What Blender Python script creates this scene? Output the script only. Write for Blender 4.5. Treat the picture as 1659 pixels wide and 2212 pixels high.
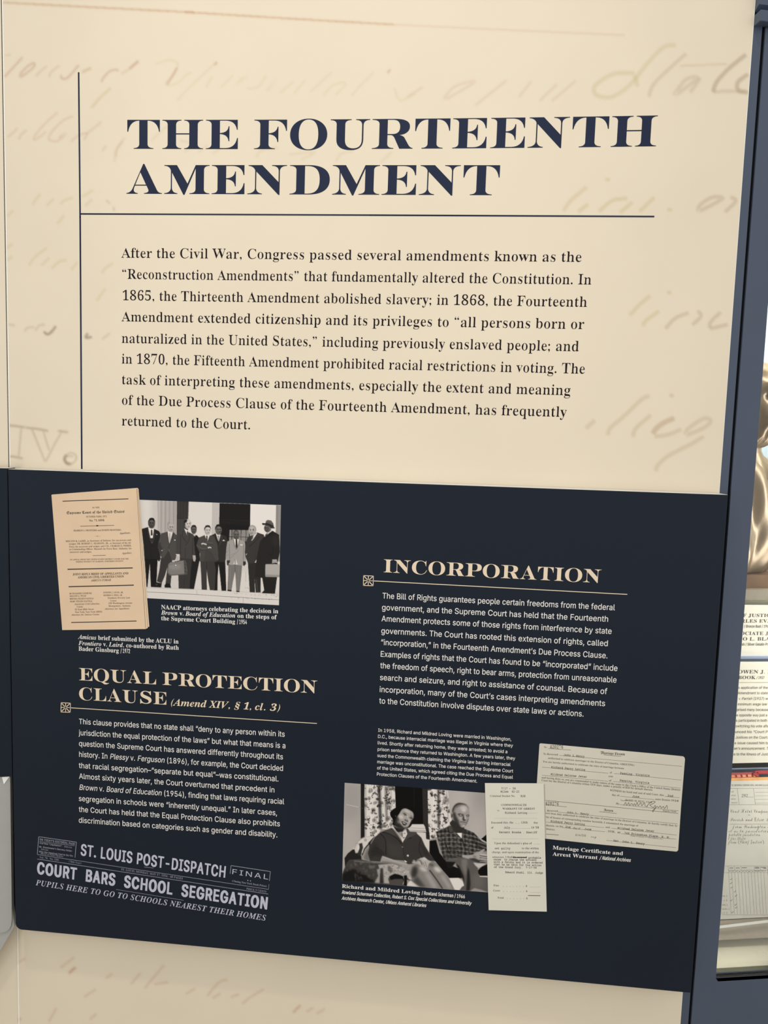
import bpy, math
import numpy as np
from mathutils import Vector, Matrix
from mathutils.geometry import delaunay_2d_cdt

# ------------------------------------------------------------------ clear
for o in list(bpy.data.objects):
    bpy.data.objects.remove(o, do_unlink=True)
scene = bpy.context.scene
COL = scene.collection

# ------------------------------------------------------------------ camera
IMG_W, IMG_H, FOCAL = 1659.0, 2212.0, 1586.53
YAW, PITCH, ROLL = -0.0895927, -0.0927272, 0.0310477
CAM = np.array([0.0, -1.25, 1.5])
_cy, _sy, _cp, _sp = math.cos(YAW), math.sin(YAW), math.cos(PITCH), math.sin(PITCH)
_f = np.array([_sy*_cp, _cy*_cp, _sp]); _r0 = np.array([_cy, -_sy, 0.0]); _u0 = np.cross(_r0, _f)
_r = _r0*math.cos(ROLL)+_u0*math.sin(ROLL); _u = -_r0*math.sin(ROLL)+_u0*math.cos(ROLL)
cam_data = bpy.data.cameras.new('camera')
cam_data.sensor_fit = 'VERTICAL'; cam_data.sensor_height = 36.0
cam_data.lens = FOCAL/IMG_H*36.0
cam_data.clip_start = 0.05; cam_data.clip_end = 60
cam = bpy.data.objects.new('camera', cam_data); COL.objects.link(cam)
m = Matrix.Identity(4)
for i in range(3):
    m[i][0] = _r[i]; m[i][1] = _u[i]; m[i][2] = -_f[i]; m[i][3] = CAM[i]
cam.matrix_world = m
scene.camera = cam

# ------------------------------------------------------------------ world, lights, exposure
world = bpy.data.worlds.new('world'); scene.world = world
world.use_nodes = True
bg = world.node_tree.nodes['Background']
bg.inputs[0].default_value = (1.0, 0.975, 0.935, 1); bg.inputs[1].default_value = 0.93

def area_light(name, loc, target, size, power, color, spread=180):
    d = bpy.data.lights.new(name, 'AREA'); d.shape = 'DISK'; d.size = size
    d.energy = power; d.color = color; d.spread = math.radians(spread)
    o = bpy.data.objects.new(name, d); COL.objects.link(o); o.location = loc
    o.rotation_euler = (Vector(target)-Vector(loc)).to_track_quat('-Z', 'Y').to_euler()
    return o
def spot_light(name, loc, target, size, power, color, angle, blend):
    d = bpy.data.lights.new(name, 'SPOT'); d.shadow_soft_size = size
    d.energy = power; d.color = color; d.spot_size = math.radians(angle); d.spot_blend = blend
    o = bpy.data.objects.new(name, d); COL.objects.link(o); o.location = loc
    o.rotation_euler = (Vector(target)-Vector(loc)).to_track_quat('-Z', 'Y').to_euler()
    return o
spot_light('gallery_spot', (-0.35, -2.1, 6.3), (-0.22, 0, 1.45), 0.10, 250, (1.0, 0.94, 0.86), 34, 1.0)
spot_light('gallery_accent', (-0.7, -2.4, 6.0), (-0.17, 0, 1.80), 0.12, 190, (1.0, 0.98, 0.95), 16, 1.0)
area_light('gallery_wash', (-0.9, -2.9, 3.2), (-0.3, 0, 1.4), 0.5, 9, (1.0, 0.96, 0.9))

scene.view_settings.view_transform = 'Standard'
scene.view_settings.look = 'None'
scene.view_settings.exposure = 0.0
scene.view_settings.gamma = 1.0
scene.view_settings.use_curve_mapping = False

# ------------------------------------------------------------------ planes of the room
class Plane:
    """vertical plane; X runs to the right along it, N points towards the visitor"""
    def __init__(s, x0, y0, deg=0.0):
        a = math.radians(deg)
        s.P = np.array([x0, y0, 0.0]); s.X = np.array([math.cos(a), math.sin(a), 0]); s.Z = np.array([0, 0, 1.0])
        s.N = np.array([math.sin(a), -math.cos(a), 0])
    def off(s, d):
        q = Plane(0, 0); q.P = s.P+s.N*d; q.X, q.Z, q.N = s.X, s.Z, s.N; return q
    def hit(s, px):
        v = _r*(px[0]-IMG_W/2)-_u*(px[1]-IMG_H/2)+_f*FOCAL
        t = ((s.P-CAM)@s.N)/(v@s.N); return CAM+v*t
    def uv(s, px):
        d = s.hit(px)-s.P; return np.array([d@s.X, d@s.Z])
    def at(s, u, z, d=0.0):
        return s.P+s.X*u+s.Z*z+s.N*d
def frame_px(P):
    d = P-CAM; z = d@_f
    return np.stack([IMG_W/2+FOCAL*(d@_r)/z, IMG_H/2-FOCAL*(d@_u)/z], -1)
MAIN = Plane(0, 0)
NAVY = Plane(0, -0.04)
LEFT = Plane(-0.7878, 0, 12)
CAB = Plane(0.4567, 0, 12)

# ------------------------------------------------------------------ materials
def srgb(c):
    c = np.asarray(c, float)/255.0
    return np.where(c <= 0.04045, c/12.92, ((c+0.055)/1.055)**2.4)
def material(name, color, rough=0.6, spec=0.3, metal=0.0, noise=0.0, nscale=40.0, bump=0.0, attr=None, emit=0.0):
    mt = bpy.data.materials.new(name); mt.use_nodes = True
    nt = mt.node_tree; b = nt.nodes['Principled BSDF']
    b.inputs['Roughness'].default_value = rough
    b.inputs['Specular IOR Level'].default_value = spec
    b.inputs['Metallic'].default_value = metal
    col = tuple(srgb(color))+(1,)
    b.inputs['Base Color'].default_value = col
    src = None
    if attr:
        a = nt.nodes.new('ShaderNodeVertexColor'); a.layer_name = attr; src = a.outputs['Color']
    if noise > 0 or bump > 0:
        tc = nt.nodes.new('ShaderNodeTexCoord'); n = nt.nodes.new('ShaderNodeTexNoise')
        n.inputs['Scale'].default_value = nscale; n.inputs['Detail'].default_value = 4
        nt.links.new(tc.outputs['Object'], n.inputs['Vector'])
        if noise > 0:
            mr = nt.nodes.new('ShaderNodeMapRange'); mr.inputs[3].default_value = 1-noise; mr.inputs[4].default_value = 1+noise
            mr.inputs[1].default_value = 0.3; mr.inputs[2].default_value = 0.7
            nt.links.new(n.outputs['Fac'], mr.inputs[0])
            mx = nt.nodes.new('ShaderNodeVectorMath'); mx.operation = 'SCALE'
            if src is not None: nt.links.new(src, mx.inputs[0])
            else: mx.inputs[0].default_value = col[:3]
            nt.links.new(mr.outputs[0], mx.inputs['Scale']); src = mx.outputs[0]
        if bump > 0:
            bp = nt.nodes.new('ShaderNodeBump'); bp.inputs['Strength'].default_value = bump; bp.inputs['Distance'].default_value = 0.002
            nt.links.new(n.outputs['Fac'], bp.inputs['Height']); nt.links.new(bp.outputs[0], b.inputs['Normal'])
    if src is not None: nt.links.new(src, b.inputs['Base Color'])
    if emit:
        b.inputs['Emission Color'].default_value = col; b.inputs['Emission Strength'].default_value = emit
    return mt
M = {
 'cream':  material('cream_graphic_vinyl', (224, 213, 192), 0.6, 0.25, noise=0.025, nscale=5),
 'cream_print': material('cream_print_ink', (224, 213, 192), 0.6, 0.25, noise=0.02, nscale=5, attr='ink'),
 'print':  material('photographic_print_ink', (200, 200, 200), 0.5, 0.12, attr='ink'),
 'navy':   material('navy_graphic_vinyl', (16, 26, 40), 0.38, 0.2, noise=0.04, nscale=5),
 'navy_edge': material('navy_panel_edge', (205, 203, 196), 0.5, 0.4, noise=0.03),
 'slate':  material('slate_painted_metal', (68, 79, 98), 0.42, 0.4, noise=0.03, nscale=9),
 'black':  material('shadow_gap_black', (8, 9, 13), 0.8, 0.1, noise=0.02),  # near-black that stands in for shade in gaps; also on gaskets and rail
 'title':  material('slate_blue_ink', (34, 43, 65), 0.55, 0.12, noise=0.03, nscale=30),
 'text':   material('dark_maroon_black_ink', (26, 17, 22), 0.55, 0.1, noise=0.02),
 'tan':    material('tan_ink', (226, 208, 182), 0.5, 0.3, noise=0.02),
 'white':  material('white_ink', (228, 226, 222), 0.5, 0.3, noise=0.02),
 'silver': material('newspaper_grey_ink', (186, 188, 204), 0.5, 0.3, noise=0.05, nscale=200),
 'silver_dim': material('newspaper_faint_ink', (140, 145, 158), 0.5, 0.3, noise=0.12, nscale=300),
 'ink':    material('document_black_ink', (64, 56, 54), 0.6, 0.2, noise=0.1, nscale=300),
 'ink_soft': material('document_faded_ink', (105, 98, 90), 0.6, 0.2, noise=0.1, nscale=300),
 'ink_red': material('document_red_ink', (112, 62, 60), 0.6, 0.2, noise=0.05),
 'brief':  material('aged_tan_paper', (220, 194, 164), 0.7, 0.2, noise=0.035, nscale=18),
 'warrant':  material('grey_white_paper', (214, 212, 200), 0.7, 0.2, noise=0.02, nscale=20),
 'licence':  material('ivory_paper', (205, 201, 187), 0.7, 0.2, noise=0.03, nscale=14),
 'grey':   material('grey_laminate', (165, 166, 164), 0.4, 0.4, noise=0.02),
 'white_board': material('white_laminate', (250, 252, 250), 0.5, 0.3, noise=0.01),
 'card':   material('ivory_label_card', (248, 244, 230), 0.6, 0.2, noise=0.01),
 'ledger': material('ledger_paper', (216, 214, 206), 0.7, 0.2, noise=0.03, nscale=25),
 'bronze': material('polished_bronze', (104, 88, 66), 0.36, 0.5, metal=0.5, noise=0.25, nscale=22, bump=0.4),
 'stone':  material('grey_stone_plinth', (150, 142, 128), 0.3, 0.5, noise=0.12, nscale=40),
 'wood':   material('brown_wood_base', (112, 84, 56), 0.35, 0.4, noise=0.2, nscale=25),
 'case_blue': material('pale_blue_case_lining', (164, 182, 200), 0.6, 0.2, noise=0.02),
 'case_cream': material('cream_case_lining', (238, 234, 214), 0.6, 0.2, noise=0.02),
 'olive':  material('grey_green_rebate', (128, 128, 108), 0.6, 0.2, noise=0.03),
 'steel':  material('pale_blue_steel_trim', (150, 165, 196), 0.3, 0.5, noise=0.02),
 'acrylic': material('milky_acrylic_cradle', (178, 168, 154), 0.25, 0.5, noise=0.02),
 'red':    material('crimson_ribbon', (168, 42, 54), 0.5, 0.3, noise=0.08, nscale=90),
 'gold':   material('gold_stitched_band', (214, 120, 40), 0.4, 0.4, noise=0.25, nscale=160),
 'fringe': material('pale_orange_page_edge', (236, 176, 112), 0.6, 0.2, noise=0.15, nscale=60),
 'carpet': material('pale_terrazzo', (196, 190, 180), 0.95, 0.1, noise=0.2, nscale=60, bump=0.3),
 'licence_shade': material('printed_drop_shadow_ink', (178, 173, 160), 0.7, 0.2, noise=0.02),
}
def glass_material():
    mt = bpy.data.materials.new('case_glass'); mt.use_nodes = True
    nt = mt.node_tree; nt.nodes.clear()
    o = nt.nodes.new('ShaderNodeOutputMaterial'); mx = nt.nodes.new('ShaderNodeMixShader')
    t = nt.nodes.new('ShaderNodeBsdfTransparent'); g = nt.nodes.new('ShaderNodeBsdfGlossy'); f = nt.nodes.new('ShaderNodeFresnel')
    t.inputs[0].default_value = (0.985, 0.99, 0.985, 1); g.inputs['Roughness'].default_value = 0.02; f.inputs[0].default_value = 1.35
    nt.links.new(f.outputs[0], mx.inputs[0]); nt.links.new(t.outputs[0], mx.inputs[1]); nt.links.new(g.outputs[0], mx.inputs[2])
    nt.links.new(mx.outputs[0], o.inputs[0]); return mt
M['glass'] = glass_material()

# ------------------------------------------------------------------ object helpers
def link(name, me, mat, parent=None):
    o = bpy.data.objects.new(name, me); COL.objects.link(o)
    if mat is not None: me.materials.append(M[mat] if isinstance(mat, str) else mat)
    if parent is not None:
        o.parent = parent; o.matrix_parent_inverse = parent.matrix_world.inverted()
    return o
def mesh(name, verts, faces, mat, parent=None):
    me = bpy.data.meshes.new(name)
    me.from_pydata([tuple(map(float, v)) for v in verts], [], faces); me.validate(); me.update()
    return link(name, me, mat, parent)
def tag(o, label, cat, group=None):
    o['label'] = label; o['category'] = cat
    if group: o['group'] = group
    return o
def thing(name, label, cat, loc, group=None):
    e = bpy.data.objects.new(name, None); e.empty_display_size = 0.05; e.location = tuple(map(float, loc)); COL.objects.link(e)
    e.matrix_world = Matrix.Translation(e.location)
    return tag(e, label, cat, group)
def slab(name, outline, front, back, mat, parent=None, bevel=0.0, mats=None):
    """outline: world points on the front face (counter-clockwise seen by the visitor); extruded by -N*(back)"""
    n = len(outline); N = front
    V = [np.array(p) for p in outline]+[np.array(p)-N*back for p in outline]
    F = [list(range(n)), list(range(2*n-1, n-1, -1))]+[[i, i+n, (i+1) % n+n, (i+1) % n] for i in range(n)]
    o = mesh(name, V, F, mat, parent)
    if mats:
        for k in mats[0]: o.data.materials.append(M[k])
        for p in o.data.polygons: p.material_index = mats[1](p)
    if bevel > 0:
        md = o.modifiers.new('bevel', 'BEVEL'); md.width = bevel; md.segments = 2; md.limit_method = 'ANGLE'
    return o
def box(name, plane, u0, u1, z0, z1, d0, d1, mat, parent=None, bevel=0.0):
    """box between u0..u1 along the plane, z0..z1 up, d0 (back) .. d1 (front) out of it"""
    pts = [plane.at(u0, z0, d1), plane.at(u1, z0, d1), plane.at(u1, z1, d1), plane.at(u0, z1, d1)]
    return slab(name, pts, plane.N, d1-d0, mat, parent, bevel)
def sheet(name, plane, px_pts, mat, parent=None, off=0.0003, thick=0.00015):
    """a paper-thin printed sheet lying on a plane, corners given clockwise from top left"""
    pl = plane.off(off)
    pts = [pl.hit(p) for p in px_pts][::-1]
    return slab(name, pts, plane.N, thick, mat, parent)
def strip_px(plane, pts, w):
    """flat line through frame points, width w in frame pixels -> list of quads (uv)"""
    q = []
    for a, b in zip(pts[:-1], pts[1:]):
        a, b = np.array(a, float), np.array(b, float); d = b-a; L = np.hypot(*d)
        n = np.array([-d[1], d[0]])/max(L, 1e-6)*w/2
        q.append([a+n, b+n, b-n, a-n])
    return q
def rules(name, plane, lines, mat, parent, off=0.00035, joined=False):
    """printed rules: lines = [(points, width_px), ...]; one part each, or joined into one part of stuff"""
    if len(lines) > 1 and not joined:
        return [rules(name, plane, [l], mat, parent, off) for l in lines]
    V, F = [], []
    pl = plane.off(off)
    for pts, w in lines:
        for q in strip_px(plane, pts, w):
            k = len(V); P = [pl.hit(p) for p in q]
            a = np.cross(P[1]-P[0], P[3]-P[0])
            if a@plane.N < 0: P = P[::-1]
            V += P; F.append([k, k+1, k+2, k+3])
    o = mesh(name, V, F, mat, parent)
    if joined == 'stuff': o['kind'] = 'stuff'
    return o

# ------------------------------------------------------------------ lettering
# letter outlines, 500 units per em: advance width, then each contour as a first point and x, y steps
SANS = {
 'A': (240, [[8,0,93,254,37,0,93,-254,-33,0,-66,186,-16,53,7,0,-28,-88,-52,-151], [55,71,0,28,130,0,0,-28]]),
 'B': (228, [[30,0,0,254,91,0,24,-2,19,-7,16,-10,10,-14,7,-16,2,-18,-6,-27,-15,-17,-21,-10,0,-2,25,-8,19,-21,8,-34,-2,-18,-7,-17,-11,-13,-17,-11,-21,-7,-28,-2], [62,29,60,0,26,2,17,9,10,13,3,15,-7,24,-18,17,-29,6,-62,0], [62,143,57,0,25,5,18,15,6,23,-3,16,-9,12,-15,9,-21,3,-58,0]]),
 'C': (255, [[134,-3,-31,4,-28,11,-23,20,-17,26,-11,32,-4,37,4,38,11,32,17,26,23,19,28,12,31,4,36,-6,31,-16,23,-27,12,-35,-32,0,-9,23,-16,17,-21,10,-24,4,-23,-3,-19,-9,-17,-14,-13,-20,-8,-25,-2,-30,2,-30,9,-25,12,-19,17,-15,20,-9,22,-3,24,4,21,10,16,17,9,23,32,0,-12,-35,-23,-26,-31,-17]]),
 'D': (251, [[109,0,-61,0,0,29,59,0,29,2,23,9,18,15,12,20,8,24,3,29,-3,28,-7,24,-13,20,-17,14,-22,9,-28,3,-63,0,0,28,66,0,34,-3,29,-12,24,-18,17,-25,10,-32,4,-36,-4,-37,-10,-32,-18,-25,-24,-19,-30,-11], [62,254,0,-254,-32,0,0,254]]),
 'E': (209, [[30,0,0,254,156,0,0,-28,-124,0,0,-83,116,0,0,-29,-116,0,0,-85,126,0,0,-29]]),
 'F': (205, [[30,0,0,254,155,0,0,-28,-123,0,0,-87,111,0,0,-28,-111,0,0,-111]]),
 'G': (260, [[134,-3,-32,4,-27,12,-23,19,-17,26,-11,32,-4,37,4,38,11,32,17,26,22,19,28,12,30,4,38,-6,32,-17,23,-27,12,-34,-33,0,-10,23,-16,16,-20,11,-25,4,-22,-3,-19,-9,-17,-14,-13,-20,-8,-25,-2,-30,2,-30,9,-25,12,-19,17,-15,20,-9,22,-3,21,3,17,7,15,11,11,15,7,18,2,21,10,-1,-76,0,0,28,98,0,0,-28,-3,-29,-11,-26,-16,-20,-21,-16,-25,-9]]),
 'H': (258, [[30,0,0,254,32,0,0,-110,134,0,0,110,32,0,0,-254,-32,0,0,116,-134,0,0,-116]]),
 'I': (150, [[16,0,0,29,43,0,0,197,-43,0,0,28,119,0,0,-28,-44,0,0,-197,44,0,0,-29]]),
 'J': (198, [[93,-3,-31,5,-24,14,-16,24,-5,33,0,13,32,0,0,-13,3,-21,9,-15,14,-9,18,-3,17,3,14,9,9,15,3,21,0,181,32,0,0,-181,-5,-33,-16,-24,-24,-14]]),
 'L': (196, [[30,0,0,254,32,0,0,-225,119,0,0,-29]]),
 'M': (314, [[30,0,0,254,46,0,68,-175,17,-55,-7,0,22,70,62,160,46,0,0,-254,-32,0,1,229,3,0,-28,-84,-57,-145,-28,0,-58,145,-29,84,3,0,2,-84,0,-145]]),
 'N': (262, [[30,0,0,254,38,0,104,-163,22,-38,13,-26,-5,0,-2,27,-1,200,33,0,0,-254,-39,0,-104,165,-35,61,6,1,2,-82,0,-145]]),
 'O': (267, [[133,-3,-30,4,-28,11,-23,20,-17,26,-11,32,-4,37,4,38,11,32,17,26,23,19,28,12,30,4,31,-4,28,-12,23,-19,17,-26,11,-32,4,-38,-4,-37,-11,-32,-17,-26,-23,-20,-28,-11], [133,26,22,3,20,9,16,14,13,20,8,25,3,30,-3,30,-8,25,-13,20,-16,14,-20,9,-22,3,-21,-3,-20,-9,-17,-14,-12,-20,-9,-25,-2,-30,2,-30,9,-25,12,-20,17,-14,20,-9]]),
 'P': (222, [[30,0,0,254,88,0,26,-2,22,-8,17,-13,12,-16,7,-20,2,-21,-2,-22,-7,-19,-12,-17,-17,-12,-22,-8,-26,-3,-63,0,0,28,61,0,33,7,18,19,5,27,-5,27,-19,18,-32,7,-54,0,0,-226]]),
 'R': (224, [[30,0,0,254,88,0,27,-2,22,-8,16,-12,12,-15,7,-19,3,-22,-3,-22,-7,-18,-12,-16,-17,-11,-21,-8,-27,-2,-70,0,0,29,69,0,32,5,18,17,6,26,-6,26,-18,18,-33,6,-54,0,0,-226], [177,0,-62,115,36,0,63,-115]]),
 'S': (223, [[112,-4,-26,2,-22,7,-18,10,-14,15,-9,18,-4,20,33,0,10,-24,21,-15,29,-4,31,5,22,16,8,24,-7,19,-18,13,-84,28,-21,15,-13,18,-4,23,3,20,8,18,14,14,18,11,21,7,24,2,23,-2,21,-7,17,-11,14,-14,8,-16,3,-19,-31,0,-6,17,-12,13,-17,8,-22,2,-28,-5,-20,-15,-6,-21,2,-12,5,-9,20,-13,71,-22,23,-13,18,-20,7,-30,-3,-19,-8,-18,-13,-15,-18,-12,-23,-7]]),
 'T': (224, [[16,226,0,28,192,0,0,-28,-80,0,0,-226,-32,0,0,226]]),
 'U': (259, [[129,-4,-28,3,-24,9,-20,14,-15,18,-9,22,-3,25,0,167,32,0,0,-165,8,-32,10,-13,14,-10,16,-6,19,-2,20,2,16,6,14,10,9,13,8,32,0,165,33,0,0,-167,-3,-25,-10,-22,-15,-18,-19,-14,-25,-9]]),
 'V': (240, [[102,0,-94,254,34,0,66,-185,16,-54,-7,0,16,54,64,185,34,0,-92,-254]]),
 'W': (343, [[78,0,-70,254,33,0,47,-181,10,-53,-3,0,17,78,41,156,37,0,59,-234,-5,0,17,78,41,156,33,0,-70,-254,-37,0,-44,161,-16,76,7,0,-16,-76,-44,-161]]),
 'Y': (236, [[102,0,0,104,-94,150,38,0,65,-108,14,-31,-13,0,14,31,14,26,51,82,37,0,-94,-150,0,-104]]),
 'a': (195, [[80,-4,-33,6,-23,20,-7,15,-2,17,7,26,17,17,24,8,26,5,28,3,16,4,5,11,-5,20,-13,13,-22,4,-23,-4,-16,-11,-9,-13,-30,9,19,27,27,15,31,4,22,-2,24,-10,18,-20,7,-34,0,-126,-30,0,0,26,-2,0,-10,-14,-18,-11], [85,23,29,6,18,18,6,22,0,26,-8,-4,-42,-7,-21,-5,-15,-9,-6,-18,5,-16,14,-10]]),
 'b': (212, [[115,-4,-29,6,-17,14,-10,13,-3,0,0,-29,-30,0,0,254,31,0,0,-94,2,0,10,13,17,13,29,6,22,-3,19,-9,17,-14,12,-20,8,-24,2,-28,-2,-28,-8,-24,-12,-19,-16,-15,-20,-9], [110,23,16,3,14,7,18,25,6,37,-6,36,-18,25,-14,7,-16,2,-16,-2,-13,-7,-19,-25,-6,-36,7,-37,18,-26,13,-6]]),
 'c': (198, [[104,-4,-25,3,-21,9,-17,15,-13,20,-8,23,-3,28,3,28,8,24,13,19,17,15,21,9,25,3,26,-3,23,-11,17,-17,11,-23,-30,-7,-6,14,-10,10,-14,7,-17,3,-18,-3,-13,-7,-19,-26,-6,-35,6,-35,19,-26,13,-7,18,-3,17,3,14,7,11,11,6,15,29,-8,-10,-23,-18,-17,-23,-11]]),
 'd': (212, [[98,-4,-23,3,-19,9,-16,15,-13,19,-7,24,-3,28,3,28,7,24,13,20,16,14,19,9,23,3,28,-6,18,-13,9,-13,2,0,0,94,31,0,0,-254,-30,0,0,29,-3,0,-10,-13,-17,-14], [102,23,16,3,14,6,18,26,6,37,-6,36,-18,25,-14,7,-16,2,-16,-2,-14,-7,-18,-25,-6,-36,6,-37,19,-25,13,-7]]),
 'e': (202, [[106,-4,-26,3,-22,9,-17,15,-13,19,-8,24,-3,27,3,28,8,24,12,20,18,15,20,9,25,3,30,-5,27,-17,19,-29,7,-44,0,-12,-149,0,0,25,132,0,-14,-9,-6,33,-18,23,-13,6,-15,2,-16,-2,-14,-6,-19,-22,-6,-30,0,-16,7,-36,9,-13,12,-9,30,-8,21,3,16,10,10,17,29,-8,-14,-25,-27,-18]]),
 'f': (127, [[114,190,0,-26,-111,0,0,26], [40,0,0,216,8,27,20,16,26,6,17,-2,10,-3,-7,-26,-17,3,-12,-2,-8,-5,-6,-21,0,-209]]),
 'g': (213, [[103,-75,-36,5,-26,15,-16,20,26,15,10,-13,16,-11,26,-5,21,3,17,8,11,15,4,20,0,37,-3,0,-10,-13,-17,-13,-29,-6,-21,3,-20,8,-16,14,-12,18,-8,23,-3,28,3,27,7,24,13,19,16,14,20,9,22,3,29,-6,17,-13,10,-14,3,0,0,31,29,0,0,-194,-3,-23,-8,-18,-13,-14,-17,-9], [102,30,16,2,14,6,18,23,6,35,-6,36,-18,24,-13,7,-17,2,-16,-2,-13,-7,-19,-25,-6,-35,6,-35,19,-23,13,-6]]),
 'h': (205, [[57,113,0,-113,-31,0,0,254,31,0,0,-110,-6,0,11,22,14,15,18,8,20,3,34,-8,13,-10,9,-14,7,-18,2,-22,0,-120,-31,0,0,118,-3,19,-9,15,-13,9,-18,4,-25,-6,-17,-18]]),
 'i': (83, [[26,0,0,190,31,0,0,-190], [42,221,-15,6,-6,15,6,14,15,6,15,-6,6,-14,-6,-15]]),
 'j': (83, [[26,190,31,0,0,-205,-6,-30,-19,-20,-30,-6,-7,0,0,28,17,1,8,6,6,21], [42,221,-15,6,-7,15,7,14,15,6,15,-6,6,-14,-6,-15]]),
 'k': (190, [[55,68,0,38,5,0,82,84,38,0,-88,-90,-3,0], [26,0,0,254,31,0,0,-254], [147,0,-73,93,22,21,90,-114]]),
 'l': (95, [[70,-1,-20,3,-13,8,-8,14,-3,18,0,212,31,0,0,-205,3,-18,13,-5,12,1,5,-26]]),
 'm': (305, [[26,0,0,190,30,0,0,-42,-2,0,12,25,20,15,24,5,19,-3,15,-10,10,-14,6,-19,-4,0,13,25,21,15,28,6,31,-7,12,-9,9,-13,6,-16,2,-20,0,-128,-30,0,0,127,-3,18,-9,11,-12,7,-15,2,-22,-5,-14,-15,-5,-21,0,-124,-31,0,0,130,-3,14,-8,12,-11,7,-15,2,-21,-5,-16,-15,-6,-26,0,-119]]),
 'n': (205, [[57,113,0,-113,-31,0,0,190,30,0,0,-46,-5,0,11,22,14,15,18,8,20,3,33,-8,13,-10,10,-14,6,-18,3,-22,0,-120,-31,0,0,118,-3,19,-9,15,-13,9,-18,4,-25,-6,-17,-18]]),
 'o': (208, [[104,-4,-25,3,-21,9,-17,15,-13,20,-8,23,-3,28,3,28,8,24,13,19,17,15,21,9,25,3,24,-3,21,-9,18,-15,13,-19,8,-24,3,-28,-3,-28,-8,-23,-13,-20,-18,-15,-21,-9], [104,23,17,3,14,7,19,26,6,35,-6,35,-19,26,-14,7,-17,3,-18,-3,-13,-7,-19,-26,-6,-35,6,-35,19,-26,13,-7]]),
 'p': (212, [[26,-71,0,261,30,0,0,-30,3,0,10,13,17,13,29,6,22,-3,19,-9,17,-14,12,-20,8,-24,2,-28,-2,-28,-8,-24,-12,-19,-16,-15,-20,-9,-22,-3,-29,6,-17,14,-10,13,-2,0,0,-100], [110,23,16,3,14,7,18,25,6,37,-6,36,-18,25,-14,7,-16,2,-16,-2,-13,-7,-19,-25,-6,-36,7,-37,18,-26,13,-6]]),
 'q': (212, [[186,-71,-31,0,0,100,-2,0,-10,-13,-17,-14,-28,-6,-23,3,-19,9,-16,15,-13,19,-7,24,-3,28,3,28,7,24,13,20,16,14,19,9,23,3,28,-6,18,-13,9,-13,3,0,0,30,30,0], [102,23,16,3,14,6,18,26,6,37,-6,36,-18,25,-14,7,-16,2,-16,-2,-14,-7,-18,-25,-6,-36,6,-37,19,-25,13,-7]]),
 'r': (130, [[26,0,0,190,30,0,0,-30,2,0,7,13,11,11,14,6,32,2,0,-31,-19,2,-23,-6,-17,-15,-6,-24,0,-118]]),
 's': (182, [[91,-4,-35,6,-25,17,-13,28,29,6,6,-13,9,-10,29,-7,17,2,14,6,9,9,3,11,-7,17,-21,10,-31,7,-23,8,-16,11,-9,15,-4,18,3,15,7,14,25,19,36,7,33,-6,22,-16,13,-25,-28,-6,-13,19,-11,6,-16,2,-16,-2,-13,-6,-8,-8,-3,-11,8,-17,24,-11,29,-6,22,-8,16,-11,9,-15,4,-18,-3,-16,-7,-13,-11,-12,-15,-9]]),
 't': (114, [[102,190,0,-26,-99,0,0,26], [32,236,31,0,0,-187,5,-18,17,-6,16,2,6,-26,-23,-3,-22,3,-16,10,-10,15,-4,20]]),
 'u': (205, [[91,-3,-34,8,-13,10,-9,14,-7,18,-2,22,0,121,31,0,0,-118,3,-20,8,-15,14,-9,18,-3,25,6,17,17,6,28,0,114,31,0,0,-190,-30,0,0,46,5,0,-11,-23,-14,-15,-18,-8]]),
 'v': (195, [[81,0,-72,190,33,0,41,-112,20,-68,-11,0,20,68,40,112,34,0,-73,-190]]),
 'w': (284, [[69,0,-58,190,33,0,33,-122,11,-47,-6,0,21,86,23,83,32,0,33,-122,10,-47,-5,0,10,47,34,122,32,0,-57,-190,-31,0,-39,140,-7,29,7,0,-21,-83,-25,-86]]),
 'x': (189, [[10,0,76,109,0,-23,-72,104,36,0,54,-87,-16,0,29,50,24,37,35,0,-72,-106,0,23,75,-107,-36,0,-57,91,16,0,-28,-48,-28,-43]]),
 'y': (195, [[24,-69,7,26,21,-1,13,7,10,19,6,17,-72,191,33,0,41,-112,20,-68,-11,0,20,68,41,112,33,0,-84,-219,-14,-25,-18,-14,-24,-5,-14,1]]),
 'z': (190, [[21,0,0,23,106,138,-103,0,0,29,142,0,0,-25,-103,-135,0,-2,106,0,0,-28]]),
 '1': (227, [[38,0,0,27,157,0,0,-27], [138,254,0,-254,-32,0,0,224,-63,-45,0,34,56,41]]),
 '2': (227, [[32,0,0,24,85,90,24,27,14,22,5,23,-6,23,-17,15,-25,6,-26,-6,-17,-17,-5,-26,-31,0,2,21,8,19,12,16,17,11,19,7,21,3,22,-3,19,-7,16,-11,12,-14,7,-18,3,-19,-6,-27,-17,-30,-35,-39,-57,-60,0,-2,119,0,0,-28]]),
 '3': (227, [[109,-3,-43,8,-17,10,-14,14,-9,17,-4,20,33,0,8,-22,20,-14,26,-5,29,5,19,16,8,26,-7,26,-21,19,-36,7,-23,0,0,26,66,74,0,2,-109,0,0,28,151,0,0,-24,-80,-91,0,5,26,0,22,-6,18,-11,13,-16,9,-18,2,-21,-2,-21,-9,-18,-13,-15,-18,-12,-21,-7]]),
 '4': (227, [[20,53,0,26,103,175,32,0,-101,-171,0,-2,153,0,0,-28], [141,0,0,159,30,0,0,-159]]),
 '5': (227, [[111,-3,-22,2,-19,7,-16,10,-13,14,-8,17,-3,18,31,0,8,-21,18,-14,24,-5,27,7,19,20,7,29,-7,30,-20,20,-28,7,-25,-4,-20,-11,-30,3,14,128,135,0,0,-28,-108,0,-8,-75,22,11,26,5,32,-7,25,-17,17,-27,6,-34,-2,-24,-9,-20,-13,-17,-17,-13,-20,-9]]),
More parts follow.
